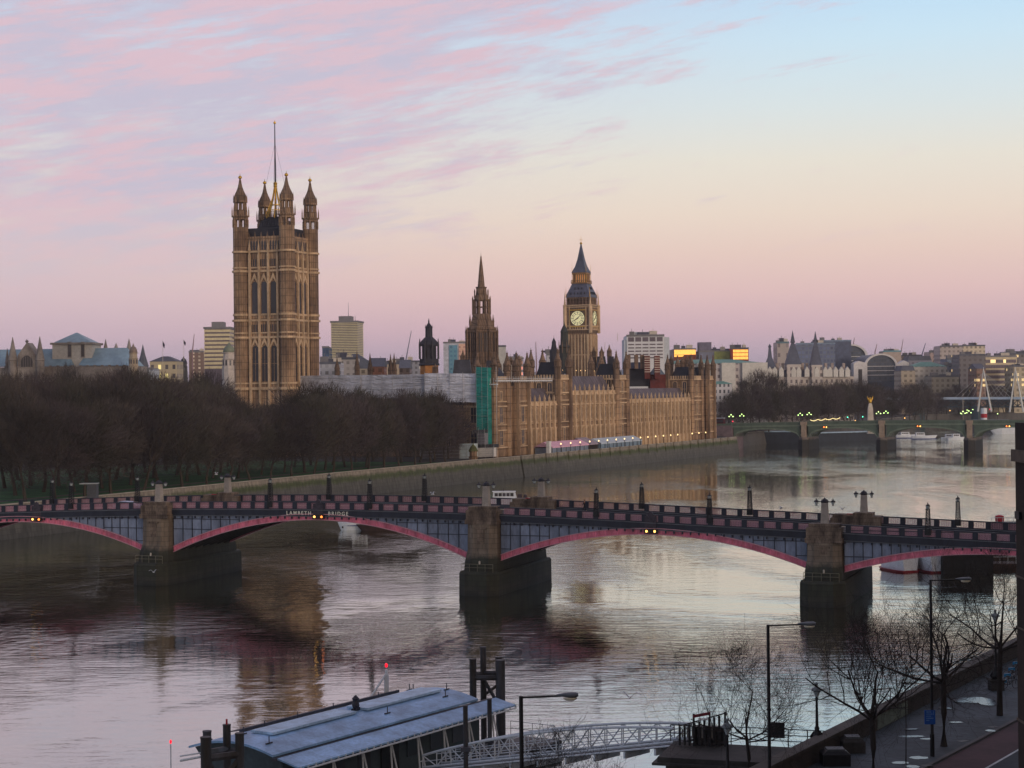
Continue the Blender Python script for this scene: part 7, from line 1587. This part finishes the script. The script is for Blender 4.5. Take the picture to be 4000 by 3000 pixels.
dolphin('four tall dark braced steel piles behind the right end of the floating pier', 150, [(1847, 2578, 27, 0), (1887, 2531, 24, 1.0), (1955, 2582, 35, -.5), (1949, 2570, 28, 2.0)], [(0, 1, 1.2, 2.2, .22), (1, 2, 2.1, 1.0, .2), (0, 2, 1.5, 1.4, .24), (1, 2, 2.6, 4.0, .15), (1, 3, 4.0, 2.2, .13)])
for px, yt, Z, lab in ((1818, 2757, 127, 'single dark steel pile in front of the pier canopy, left of two'), (1912, 2731, 132, 'single dark steel pile in front of the pier canopy, right of two')):
    c_ = W(px, yt, Z); t = thing('steel_pile', lab, 'pile', (c_.x, Z, 0)); mb = MB(); mb.tube((0, 0, -1), (0, 0, c_.z), .17, n=12); mb.build('pile', PILE, t); mb = MB(); mb.tube((0, 0, c_.z), (0, 0, c_.z + .04), .2, n=12); mb.box(-.35, .35, -.35, .35, c_.z - 3.2, c_.z - 2.9); mb.build('collar', GUT, t)
# red and white launch behind the left piles
p = W(835, 3010, 124); t = boat('small_red_boat', 'small red and white boat half hidden behind the left pile cluster', 850, 3000, 5, 2, 1.0, .3, RDB, None, (-1.2, 1.0, 1.9), Z=124)

# ---- gangway from the bank to the floating pier
ga = G(1652, 2998, 2.2); gb = G(2632, 2898, 7.0); gd = gb - ga; GL = hypot(gd.x, gd.y); gr = atan2(gd.y, gd.x)
gt = thing('gangway', 'white trussed gangway footbridge running from the bank platform down to the floating pier', 'gangway', (ga.x, ga.y, 0), gr)
gz = lambda f: ga.z + (gb.z - ga.z) * f; gh = lambda f: .35 + 1.25 * sin(pi * min(1, max(0, .08 + .84 * f))) ** .6
for sy_ in (0, 2.0):
    mb = MB(); n = 16; pts_t = [(GL * i / n, sy_, gz(i / n) + gh(i / n)) for i in range(n + 1)]; pts_b = [(GL * i / n, sy_, gz(i / n)) for i in range(n + 1)]
    mb.path(pts_t, .1, 6); mb.path(pts_b, .1, 6)
    for i in range(n):
        mb.tube(pts_b[i], pts_t[i], .055, n=4); mb.tube(pts_b[i] if i % 2 else pts_t[i], pts_t[i + 1] if i % 2 else pts_b[i + 1], .05, n=4)
        f0, f1 = i / n, (i + 1) / n
        for hh in (.45, .9):
            if gh(f0) > hh and gh(f1) > hh: mb.tube((GL * f0, sy_, gz(f0) + hh), (GL * f1, sy_, gz(f1) + hh), .03, n=4)
    mb.build('truss', STEEL, gt)
mb = MB(); mb.loft([[(GL * f, y, gz(f) + z) for y, z in ((-.25, -.12), (2.25, -.12), (2.25, -.3), (-.25, -.3))] for f in (0, 1)]); mb.build('walkway', GUT, gt)
mb = MB()
for i in range(9): f = (i + .5) / 9; mb.box(GL * f - .08, GL * f + .08, -.35, 2.35, gz(f) - .75, gz(f) - .301); 
mb.tube((0, -.35, gz(0) - .2), (GL, -.35, gz(1) - .2), .07, n=5); mb.build('cross_beams', STEEL, gt)

# ================================================================== EAST BANK FOREGROUND
PZ = 7.0
k0 = G(3330, 2905, PZ); k1 = G(3985, 2560, PZ); wdir = Vector((k1.x - k0.x, k1.y - k0.y, 0)).normalized(); wn = Vector((wdir.y, -wdir.x, 0))       # wn points away from the river
PAVM = joints(mat('pavement_slabs', C(62, 71, 78), .8, .35, .25, fine=.2), .9, .6, .05, .62, 'flat', rz=radians(58)); RD = mat('road_asphalt', C(44, 51, 57), .85, .25, .3); BUS = mat('red_lane', C(66, 46, 50), .85, .25, .3)
KERB0 = G(3590, 3000, PZ); KERB1 = G(3985, 2795, PZ); kd = Vector((KERB1.x - KERB0.x, KERB1.y - KERB0.y, 0)).normalized(); kn = Vector((kd.y, -kd.x, 0))
def P2(p, s, t_, d=wdir, n=wn): q = p + d * s + n * t_; return (q.x, q.y)
a0 = k0 - wdir * 70; a1 = k0 + wdir * 160
mb = MB(); b0 = KERB0 - kd * 110; b1 = KERB0 + kd * 150
mb.quad((a0.x, a0.y, PZ), (b0.x, b0.y, PZ), (b1.x, b1.y, PZ), (a1.x, a1.y, PZ)); struct('pavement', mb, PAVM)
mb = MB(); kb2 = b0 + kn * .18, b1 + kn * .18
mb.loft([[(p.x + kn.x * s, p.y + kn.y * s, z) for s, z in ((0, PZ + .004), (.28, PZ + .004), (.28, PZ - .13), (0, PZ - .13))] for p in (b0, b1)]); struct('kerb', mb, mat('kerb_granite', C(74, 74, 76), .8, .2, .6))
mb = MB(); c0, c1 = b0 + kn * .285, b1 + kn * .285; mb.quad(*[(v.x, v.y, PZ - .12) for v in (c0, c0 + kn * 60, c1 + kn * 60, c1)]); struct('road', mb, RD)
mb = MB(); mb.quad(*[(v.x, v.y, PZ - .116) for v in (c0 + kn * .05, c0 + kn * 2.9, c1 + kn * 2.9, c1 + kn * .05)]); struct('cycle_lane', mb, BUS)
mb = MB(); mb.quad(*[(v.x, v.y, PZ - .112) for v in (c0 + kn * 2.95, c0 + kn * 3.12, c1 + kn * 3.12, c1 + kn * 2.95)]); struct('road_marking', mb, mat('road_paint', C(170, 174, 176), .7, .25, 1.5))
mb = MB(); mb.quad(*[(v.x, v.y, PZ - .2) for v in (b0 + kn * 30, b0 + kn * 300, b1 + kn * 300, b1 + kn * 30)]); struct('east_bank_ground', mb, ASPH)
# worn pale puddles and slabs
mb = MB(); random.seed(21)
for px, py, rx, ry in ((3560, 2876, 1.9, .35), (3625, 2886, 1.0, .3), (3588, 2960, 1.3, .5), (3515, 2980, 1.1, .45), (3565, 2995, .9, .45), (3870, 2855, .8, .4), (3735, 2822, 1.0, .3), (3810, 2735, 3.2, 1.4), (3760, 2738, 2.0, 1.0), (3860, 2750, 1.6, .9), (3690, 2768, 1.2, .5), (3555, 2850, 1, .3)):
    c_ = G(px, py, PZ + .006); n = 14; zq = PZ + .008 + .004 * len(mb.f); rx *= .62; ry *= .6; mb.quad(*[(c_.x + rx * .8 * cos(2 * pi * i / n) * random.uniform(.75, 1.1), c_.y + ry * 1.6 * sin(2 * pi * i / n) * random.uniform(.75, 1.1), zq) for i in range(n)])
tag(mb.build('puddles', mat('puddle_water', C(60, 66, 72), .2, .1, 1, spec=.6)), kind='structure')
# river wall of this bank
eo = a0; t = thing('parapet_wall', 'dark stone river parapet running along the near pavement', 'river wall', (eo.x, eo.y, 0), atan2(wdir.y, wdir.x)); LW = 230; DKST = tidal('near_wall_stone', C(52, 46, 41), C(34, 36, 28), C(36, 36, 33), 1.5, 4.0, 8.5)
mb = MB(); mb.box(45, LW, 0, .7, -1, PZ + 1.05); mb.build('wall', DKST, t); mb = MB(); mb.box(44.9, LW, -.12, .82, PZ + 1.06, PZ + 1.25); mb.build('coping', mat('near_coping', C(66, 62, 58), .8, .3, .5), t)
sub(t, 'pale_panel', mat('mural_green', C(104, 116, 108), .8, .4, .8), lambda m: m.box(75.0, 81.5, -.03, -.005, PZ + .05, PZ + 1.0))
# platform that carries the gangway head
pf0 = G(2623, 2905, PZ); pf1 = G(3420, 2905, PZ)
t = thing('pier_platform', 'dark concrete jetty platform on legs joining the bank to the gangway', 'jetty', (pf0.x, pf0.y, 0)); PFL = k0.x - pf0.x + .3; rzp = atan2(k0.y - pf0.y - 3, k0.x - pf0.x); t.rotation_euler = (0, 0, rzp)
DK = mat('jetty_concrete', C(56, 54, 52), .85, .35, .5); mb = MB(); mb.box(0, PFL, -4.2, .9, PZ - .35, PZ - .03); mb.box(-.3, PFL, -4.5, 1.2, PZ - .5, PZ - .351); mb.build('deck', DK, t)
mb = MB(); mb.box(.5, PFL, -4.1, -3.7, PZ - 1.6, PZ - .5); mb.box(.5, PFL, .4, .8, PZ - 1.6, PZ - .5); mb.build('edge_beams', DK, t)
for i in range(7): sub(t, 'leg', DK, lambda m: (m.box(.8 + i * 2.2, 1.4 + i * 2.2, -4.1, -3.5, -1, PZ - 1.6), m.box(.8 + i * 2.2, 1.4 + i * 2.2, .2, .8, -1, PZ - 1.6)))
railing([(3.8, .7, 0), (PFL - 2, .7, 0)], PZ, 1.15, BLACK, t, 1.1, rails=(1, .66, .33))
railing([(-.2, .7, 0), (1.0, .7, 0)], PZ, 1.1, BLACK, t, .6)
sub(t, 'notice_board', BLACK, lambda m: (m.box(6.2, 7.3, .5, .6, PZ + .6, PZ + 1.6)))
# slatted dark screen and red topped gate sign
t2 = thing('slatted_gate', 'dark slatted gate screen rising in steps with a red topped sign frame beside the gangway', 'gate', tuple((t.matrix_basis @ Vector((.55, -.3, PZ)))), rzp + .1)
mb = MB(); mb.box(0, .05, -.05, .05, 0, 2.3); 
for i in range(9): x = i * .32; h = 1.9 + x * .5; mb.box(x, x + .15, -.06, .0, 0, h)
mb.loft([[(0, -.08, 1.9), (0, .02, 1.9), (0, .02, 2.02), (0, -.08, 2.02)], [(3.0, -.08, 3.4), (3.0, .02, 3.4), (3.0, .02, 3.52), (3.0, -.08, 3.52)]]); mb.box(2.95, 3.08, -.1, .04, 0, 3.6); mb.box(.9, 2.9, .3, .8, 0, 1.9); mb.build('screen', BLACK, t2)
mb = MB(); mb.box(.95, 1.08, -.3, -.2, 0, 3.4); mb.box(2.0, 2.1, -.3, -.2, 0, 3.6); mb.build('sign_frame', BLACK, t2); sub(t2, 'red_sign_band', mat('maroon_band', C(112, 26, 40), .6, .2, 2), lambda m: m.loft([[(.95, -.32, 2.95), (.95, -.18, 2.95), (.95, -.18, 3.25), (.95, -.32, 3.25)], [(2.1, -.32, 3.35), (2.1, -.18, 3.35), (2.1, -.18, 3.65), (2.1, -.32, 3.65)]])); sub(t2, 'white_sign', WHT, lambda m: m.box(1.3, 1.95, -.31, -.19, 2.75, 2.95)); sub(t2, 'pale_panel', mat('gate_panel', C(112, 108, 104), .7, .3, 1), lambda m: [m.box(.2 + i * .32, .3 + i * .32, -.04, -.01, .8, 1.7 + i * .12) for i in (0, 1, 2, 4, 6)])
t2.scale = (1, 1, .62)
# big litter bins and low dark blocks on the promenade
for px, py, s_, lab in ((3262, 2985, 1.2, 'black domed bin block at the corner of the platform'), (3330, 2935, 1.0, 'dark square stone block against the river parapet')):
    p = G(px, py, PZ); t = thing('stone_block' if s_ == 1.0 else 'domed_bin', lab, 'block', tuple(p)); sub(t, 'body', DK if s_ == 1 else BLACK, lambda m: m.loft([[(-s_ * .7, -.7, 0), (s_ * .7, -.7, 0), (s_ * .7, .7, 0), (-s_ * .7, .7, 0)], [(-s_ * .7, -.7, .7), (s_ * .7, -.7, .7), (s_ * .7, .7, .7), (-s_ * .7, .7, .7)], [(-s_ * .5, -.5, .9), (s_ * .5, -.5, .9), (s_ * .5, .5, .9), (-s_ * .5, .5, .9)]])); sub(t, 'cap', mat('block_cap', C(80, 84, 88), .7, .2, 1) if s_ == 1.2 else bpy.data.materials['block_cap'], lambda m: m.box(-s_ * .45, s_ * .45, -.45, .45, .9, 1.0))
# tall modern street lamps
LHG = mat('lamp_head_glass', C(196, 190, 170), .3, .1, 1, spec=.5)
def modern(px, yt, Z, pxe, lab, sign=False, zg=PZ):
    p = W(px, yt, Z); t = thing('tall_street_lamp', lab, 'street lamp', (p.x, p.y, zg), 0, 'tall modern street lamps by the river road'); h = p.z - zg; ln = (pxe - px) / F * Z
    mb = MB(); mb.tube((0, 0, 0), (0, 0, 1.4), .14, n=10); mb.tube((0, 0, 1.4), (0, 0, h), .10, .085, 10); mb.build('post', BLACK, t)
    mb = MB(); mb.tube((0, 0, h - .06), (ln * .8, 0, h), .045, n=6); mb.build('arm', BLACK, t)
    mb = MB(); mb.smooth = True; x0, x1 = ln * .62, ln; mb.loft([[(x, r * 1.1 * cos(a_), h + .03 + r * .55 * sin(a_)) for a_ in [i * pi / 5 for i in range(10)]] for x, r in ((x0, .05), (x0 + .25, .13), (x0 + .5, .19), (x1 - .1, .2), (x1, .12))]); hd = mb.build('lamp_head', mat('lamp_head_grey', C(78, 84, 92), .5, .2, 2) if 'lamp_head_grey' not in bpy.data.materials else bpy.data.materials['lamp_head_grey'], t)
    mb = MB(); mb.smooth = True; mb.loft([[(x, r * cos(a_), h - .08 - max(0, -r * .8 * sin(a_)) + 0) for a_ in [i * pi / 5 for i in range(10)]] for x, r in ((x1 - .62, .08), (x1 - .5, .16), (x1 - .2, .17), (x1 - .06, .08))]); mb.build('diffuser', LHG, hd)
    mb = MB(); mb.tube((0, 0, h * .55), (0, 0, h * .55 + .12), .13, n=10); mb.build('band', BLACK, t)
    return t, h
modern(2035, 2719, 74, 2259, 'nearest tall street lamp, its arm and head over the water right of the floating pier')
modern(3000, 2440, 97, 3186, 'tall street lamp left of the ornate lamp, head against the rightmost bridge pier shadow')
L3, h3 = modern(3635, 2264, 112, 3793, 'tall street lamp on the pavement with a blue sign on its post')
zs0 = HT(3650, 2827, 112) - PZ; zs1 = HT(3650, 2772, 112) - PZ; BLS = mat('blue_sign_face', C(24, 74, 150), .5, .12, 2); BLK2 = BLACK
x0, x1 = XT(3609, 2800, 112) - L3.location.x, XT(3651, 2800, 112) - L3.location.x
mb = MB(); mb.box(x0, x1, -.18, -.12, zs0, zs1); sg = mb.build('blue_sign', BLS, L3)
mb = MB(); mb.box(x0 + .12, x0 + .42, -.19, -.181, zs1 - .14, zs1 - .08)
for i, wd_ in enumerate((.4, .3, .45, .2)): mb.box(x0 + .1, x0 + .1 + wd_, -.19, -.181, zs1 - .26 - i * .13, zs1 - .22 - i * .13)
mb.box(x1 - .12, x1 - .09, -.19, -.181, zs1 - .3, zs1 - .05); mb.build('sign_marks', mat('sign_pale', C(96, 130, 176), .5, .1, 1), sg)
# ornate embankment lamps
def ornate(px, ytop, ybase, Z, lab, zg):
    p = W(px, ybase, Z); t = thing('ornate_lamp', lab, 'street lamp', (p.x, p.y, zg), 0, 'ornate embankment lamps'); h = HT(px, ytop, Z) - zg
    mb = MB(); mb.box(-.5, .5, -.5, .5, 0, .7); mb.box(-.6, .6, -.6, .6, .7, .82); mb.build('plinth', DK, t)
    mb = MB(); z = .82; k = (h - 2.6); mb.smooth = True; mb.lathe([(.32, z), (.36, z + .25), (.22, z + .55), (.14, z + .75), (.17, z + .82), (.1, z + .95), (.07, h - 1.1), (.12, h - 1.05), (.06, h - .95)], 12)
    for a_ in (0, pi / 2, pi, 3 * pi / 2): mb.path([(.3 * cos(a_), .3 * sin(a_), z + .05), (.4 * cos(a_), .4 * sin(a_), z + .28), (.2 * cos(a_), .2 * sin(a_), z + .62)], [.07, .09, .04], 6)
    mb.build('column', BLACK, t)
    mb = MB(); mb.lathe([(.1, h - .95), (.25, h - .55)], 8); lg = mb.build('lantern', GLS, t)
    mb = MB(); mb.lathe([(.34, h - .55), (.37, h - .5), (.27, h - .38), (.09, h - .27), (.08, h - .18), (.12, h - .1), (.03, h)], 8); mb.build('lantern_cap', mat('lantern_cap_grey', C(96, 104, 106), .5, .2, 2) if 'lantern_cap_grey' not in bpy.data.materials else bpy.data.materials['lantern_cap_grey'], lg)
ornate(3192, 2664, 2900, 113, 'ornate embankment lamp with dolphin base at the bank end of the platform', PZ)
ornate(2842, 2806, 2960, 106, 'ornate lamp lower down, its white top just right of the slatted gate', PZ - 1)
ornate(3890, 2380, 2600, 136, 'ornate lamp among the twigs of the rightmost pavement tree', PZ)
# thin sapling with stake
# parked bicycles at the right edge
def bike(p, rz, lab):
    t = thing('bicycle', lab, 'bicycle', tuple(p), rz, 'parked bicycles at the right edge')
    for x in (-.52, .52):
        mb = MB(); n = 18; mb.path([(x + .33 * cos(2 * pi * i / n), 0, .34 + .33 * sin(2 * pi * i / n)) for i in range(n + 1)], .022, 5); mb.build('wheel', BLACK, t)
    mb = MB()
    for a_, b__ in (((-.52, 0, .34), (-.15, 0, .8)), ((-.52, 0, .34), (0, 0, .3)), ((0, 0, .3), (-.18, 0, .92)), ((0, 0, .3), (.42, 0, .85)), ((-.15, 0, .78), (.4, 0, .9)), ((.52, 0, .34), (.38, 0, 1.0))): mb.tube(a_, b__, .025, n=5)
    mb.build('frame', BLACK, t); mb = MB(); mb.box(-.3, -.05, -.07, .07, .92, .98); mb.build('saddle', BLACK, t); mb = MB(); mb.tube((.36, -.28, 1.04), (.36, .28, 1.04), .018, n=5); mb.build('handlebar', BLACK, t)
    mb = MB(); mb.box(-.85, -.3, -.045, .045, .5, .72); mb.build('mudguard', mat('cycle_blue', C(40, 120, 170), .4, .1, 2) if 'cycle_blue' not in bpy.data.materials else bpy.data.materials['cycle_blue'], t)
for i in range(4): bike(G(3945 + i * 16, 2690 - i * 24, PZ), .3, 'dark bicycle with a blue rear guard, %s nearest in the row at the right edge' % ('', 'second', 'third', 'fourth')[i] if i else 'dark bicycle with a blue rear guard, nearest of the row at the right edge')

# ---- bare pavement trees, every branch modelled
BARK2 = mat('dark_bark', C(42, 37, 35), .9, .35, 3, (1, 1, .3))
def near_tree(name, label, base, H, R, fork, seed, dens=1.0, rt=.17, flat=.5):
    rnd = random.Random(seed); t = thing(name, label, 'tree', tuple(base), 0, 'bare trees on the near bank'); tr = MB(); cr_ = MB()
    def grow(p, d, ln, r, lv):
        mbx = tr if lv < 2 else cr_; n = 5 if lv < 3 else 4; pts = [p.copy()]; rad = [r]; q = p.copy()
        for k in range(n):
            d = (d + Vector((rnd.gauss(0, .16), rnd.gauss(0, .16), rnd.gauss(.05, .12)))).normalized(); q = q + d * (ln / n); pts.append(q.copy()); rad.append(max(.006, r * (1 - .55 * (k + 1) / n)))
        mbx.path([tuple(x) for x in pts], rad, 6 if lv < 2 else (4 if lv < 3 else 3))
        if lv >= 5 or ln < .35: return
        nb = {0: 3, 1: 5, 2: 4, 3: 4, 4: 2.6}[lv] * (dens if lv > 1 else 1); nb = int(nb) + (1 if rnd.random() < nb % 1 else 0)
        for i in range(nb):
            f = rnd.uniform(.35, 1) if lv else 1; k = min(n, max(1, int(f * n))); b0_ = pts[k]; a_ = rnd.uniform(0, 2 * pi); s_ = rnd.uniform(.5, 1.05)
            side = d.cross(Vector((cos(a_), sin(a_), .3))).normalized(); nd_ = (d * .7 + side * s_ + Vector((0, 0, .12))).normalized(); grow(b0_, nd_, ln * rnd.uniform(.56, .88), rad[k] * rnd.uniform(.5, .68), lv + 1)
    # trunk
    pts = [Vector((0, 0, -.1)), Vector((.03, 0, fork * .5)), Vector((rnd.uniform(-.1, .1), 0, fork))]; tr.path([tuple(x) for x in pts], [rt * 1.35, rt * 1.0, rt * .92], 10)
    nl = 7
    for i in range(nl):
        a_ = 2 * pi * i / nl + rnd.uniform(-.4, .4); up = rnd.uniform(.12, .8); d = Vector((cos(a_), sin(a_), up)).normalized(); grow(pts[2] - Vector((0, 0, rnd.uniform(0, fork * .12))), d, R * rnd.uniform(.7, 1.0), rt * rnd.uniform(.4, .55), 1)
    grow(pts[2], Vector((0, 0, 1)), (H - fork) * .5, rt * .7, 0)
    tr.build('trunk', BARK2, t, False); cr_.build('crown', BARK2, t, False); return t
near_tree('pavement_tree', 'bare spreading tree on the pavement just right of the ornate lamp', G(3411, 3040, PZ), 9.0, 5.2, 3.6, 7, .86, .17)
near_tree('pavement_tree', 'bare tree on the pavement right of the blue sign', G(3687, 2915, PZ), 10.6, 5.0, 4.3, 12, .86, .19)
near_tree('pavement_tree', 'rightmost bare pavement tree beside the dark building edge', G(3905, 2795, PZ), 11.0, 4.8, 4.8, 23, .84, .17)
near_tree('pavement_tree', 'bare tree behind the jetty platform between the gate and the middle tall lamp', G(2925, 3040, PZ), 8.0, 4.0, 2.4, 31, .85, .11)
near_tree('pavement_tree', 'bare young tree in front of the gangway right of the nearest tall lamp', Vector((XT(2150, 3200, 88), 88, PZ)), 7.2, 2.0, 3.0, 44, .75, .06)
near_tree('pavement_tree', 'low bare bush like tree crown at the bottom edge below the gangway', Vector((XT(2270, 3200, 84), 84, PZ)), 5.3, 2.4, 2.6, 52, .8, .06)
near_tree('sapling', 'thin staked sapling on the pavement left of the blue sign', G(3539, 2985, PZ), 6.6, .6, 5.0, 61, .4, .03)

# ---- dark brick building end at the right edge
xe = XT(3968, 2000, 60); zt_ = HT(3970, 1650, 60)
t = thing('dark_building_edge', 'very dark brick building end filling the right edge of the view', 'building', (xe, 40, PZ - .2)); DB = mat('dark_brick_wall', C(40, 32, 26), .9, .4, 1.2, fine=.3)
mb = MB(); mb.box(0, 14, 0, 20, 0, zt_ - PZ + .2); mb.build('wall', DB, t)
mb = MB(); mb.box(-.12, -.002, 0, 20.1, zt_ - PZ - 1.1, zt_ - PZ - .7); mb.box(-.03, -.003, 0, 20.05, 17.0, 17.06); mb.box(-.03, -.003, 0, 20.05, 15.3, 15.36); mb.box(-.03, -.003, 0, 20.05, 12.2, 12.28); mb.build('string_course', mat('pale_mortar', C(84, 74, 64), .9, .3, 2), t)
mb = MB(); mb.box(-.1, -.01, 19.3, 19.8, zt_ - PZ - 3.0, zt_ - PZ - 2.75); mb.build('vent', BLACK, t)

# windows along the pier cabin
for i in range(7):
    x = 2.6 + i * (PL - 6) / 7
    if abs(x - PL * .45) < 1.6: continue
    sub(sd_, 'window', GLASS_D, lambda m: m.box(x, x + 1.5, 1.54, 1.59, 2.6, 3.9))
# drain covers and litter bins on the pavement
for px, py in ((3620, 2990), (3760, 2895), (3880, 2840)):
    p = G(px, py, PZ); t = thing('drain_cover', 'dark iron drain cover in the pavement, %s' % {3620: 'nearest to the viewer', 3760: 'by the kerb right of the blue sign', 3880: 'furthest, near the last pavement tree'}[px], 'drain cover', (p.x, p.y, PZ), radians(30)); sub(t, 'cover', BLACK, lambda m: m.box(-.35, .35, -.25, .25, .001, .015))
# unseen row of tall buildings, added beside and behind the viewer to shade the foreground
r0 = KERB0 + kn * 40.6; hts = [29, 34, 31, 36, 28, 33, 30, 35]
for i in range(8):
    p = r0 + kd * (-130 + i * 55); t = thing('unseen_mansion_block', 'unseen tall brick mansion block added across the road to shade the foreground', 'building', (p.x, p.y, PZ - .2), atan2(kd.y, kd.x), 'unseen mansion blocks added for shade')
    sub(t, 'wall', fm('mansion_fac', C(124, 84, 66), C(40, 42, 50), 3.6, 3.4, .4, .55), lambda m: m.box(0, 53.5, -24, 0, 0, hts[i] - PZ)); sub(t, 'roof', SLATE, lambda m: m.hip(0, 53.5, -24, 0, hts[i] - PZ + .01, hts[i] - PZ + 3, 3, 3))
# ================================================================== HAZE
HZ = MB(); HZ.box(-5300, 6300, -260, 12600, -3, 200)
hm_, ht, hb_ = newmat('haze_air'); ht.nodes.remove(hb_); pv = ht.nodes.new('ShaderNodeVolumePrincipled'); pv.inputs['Color'].default_value = (.96, .93, .96, 1); pv.inputs['Density'].default_value = 0.000065; pv.inputs['Anisotropy'].default_value = 0.2
ht.links.new(pv.outputs[0], ht.nodes['Material Output'].inputs['Volume'])
hz_o = HZ.build('haze', hm_); hz_o['kind'] = 'stuff'; hz_o['label'] = 'thin morning haze over river and city'; hz_o['category'] = 'haze'
scene.cycles.volume_step_rate = 1; scene.cycles.volume_max_steps = 64
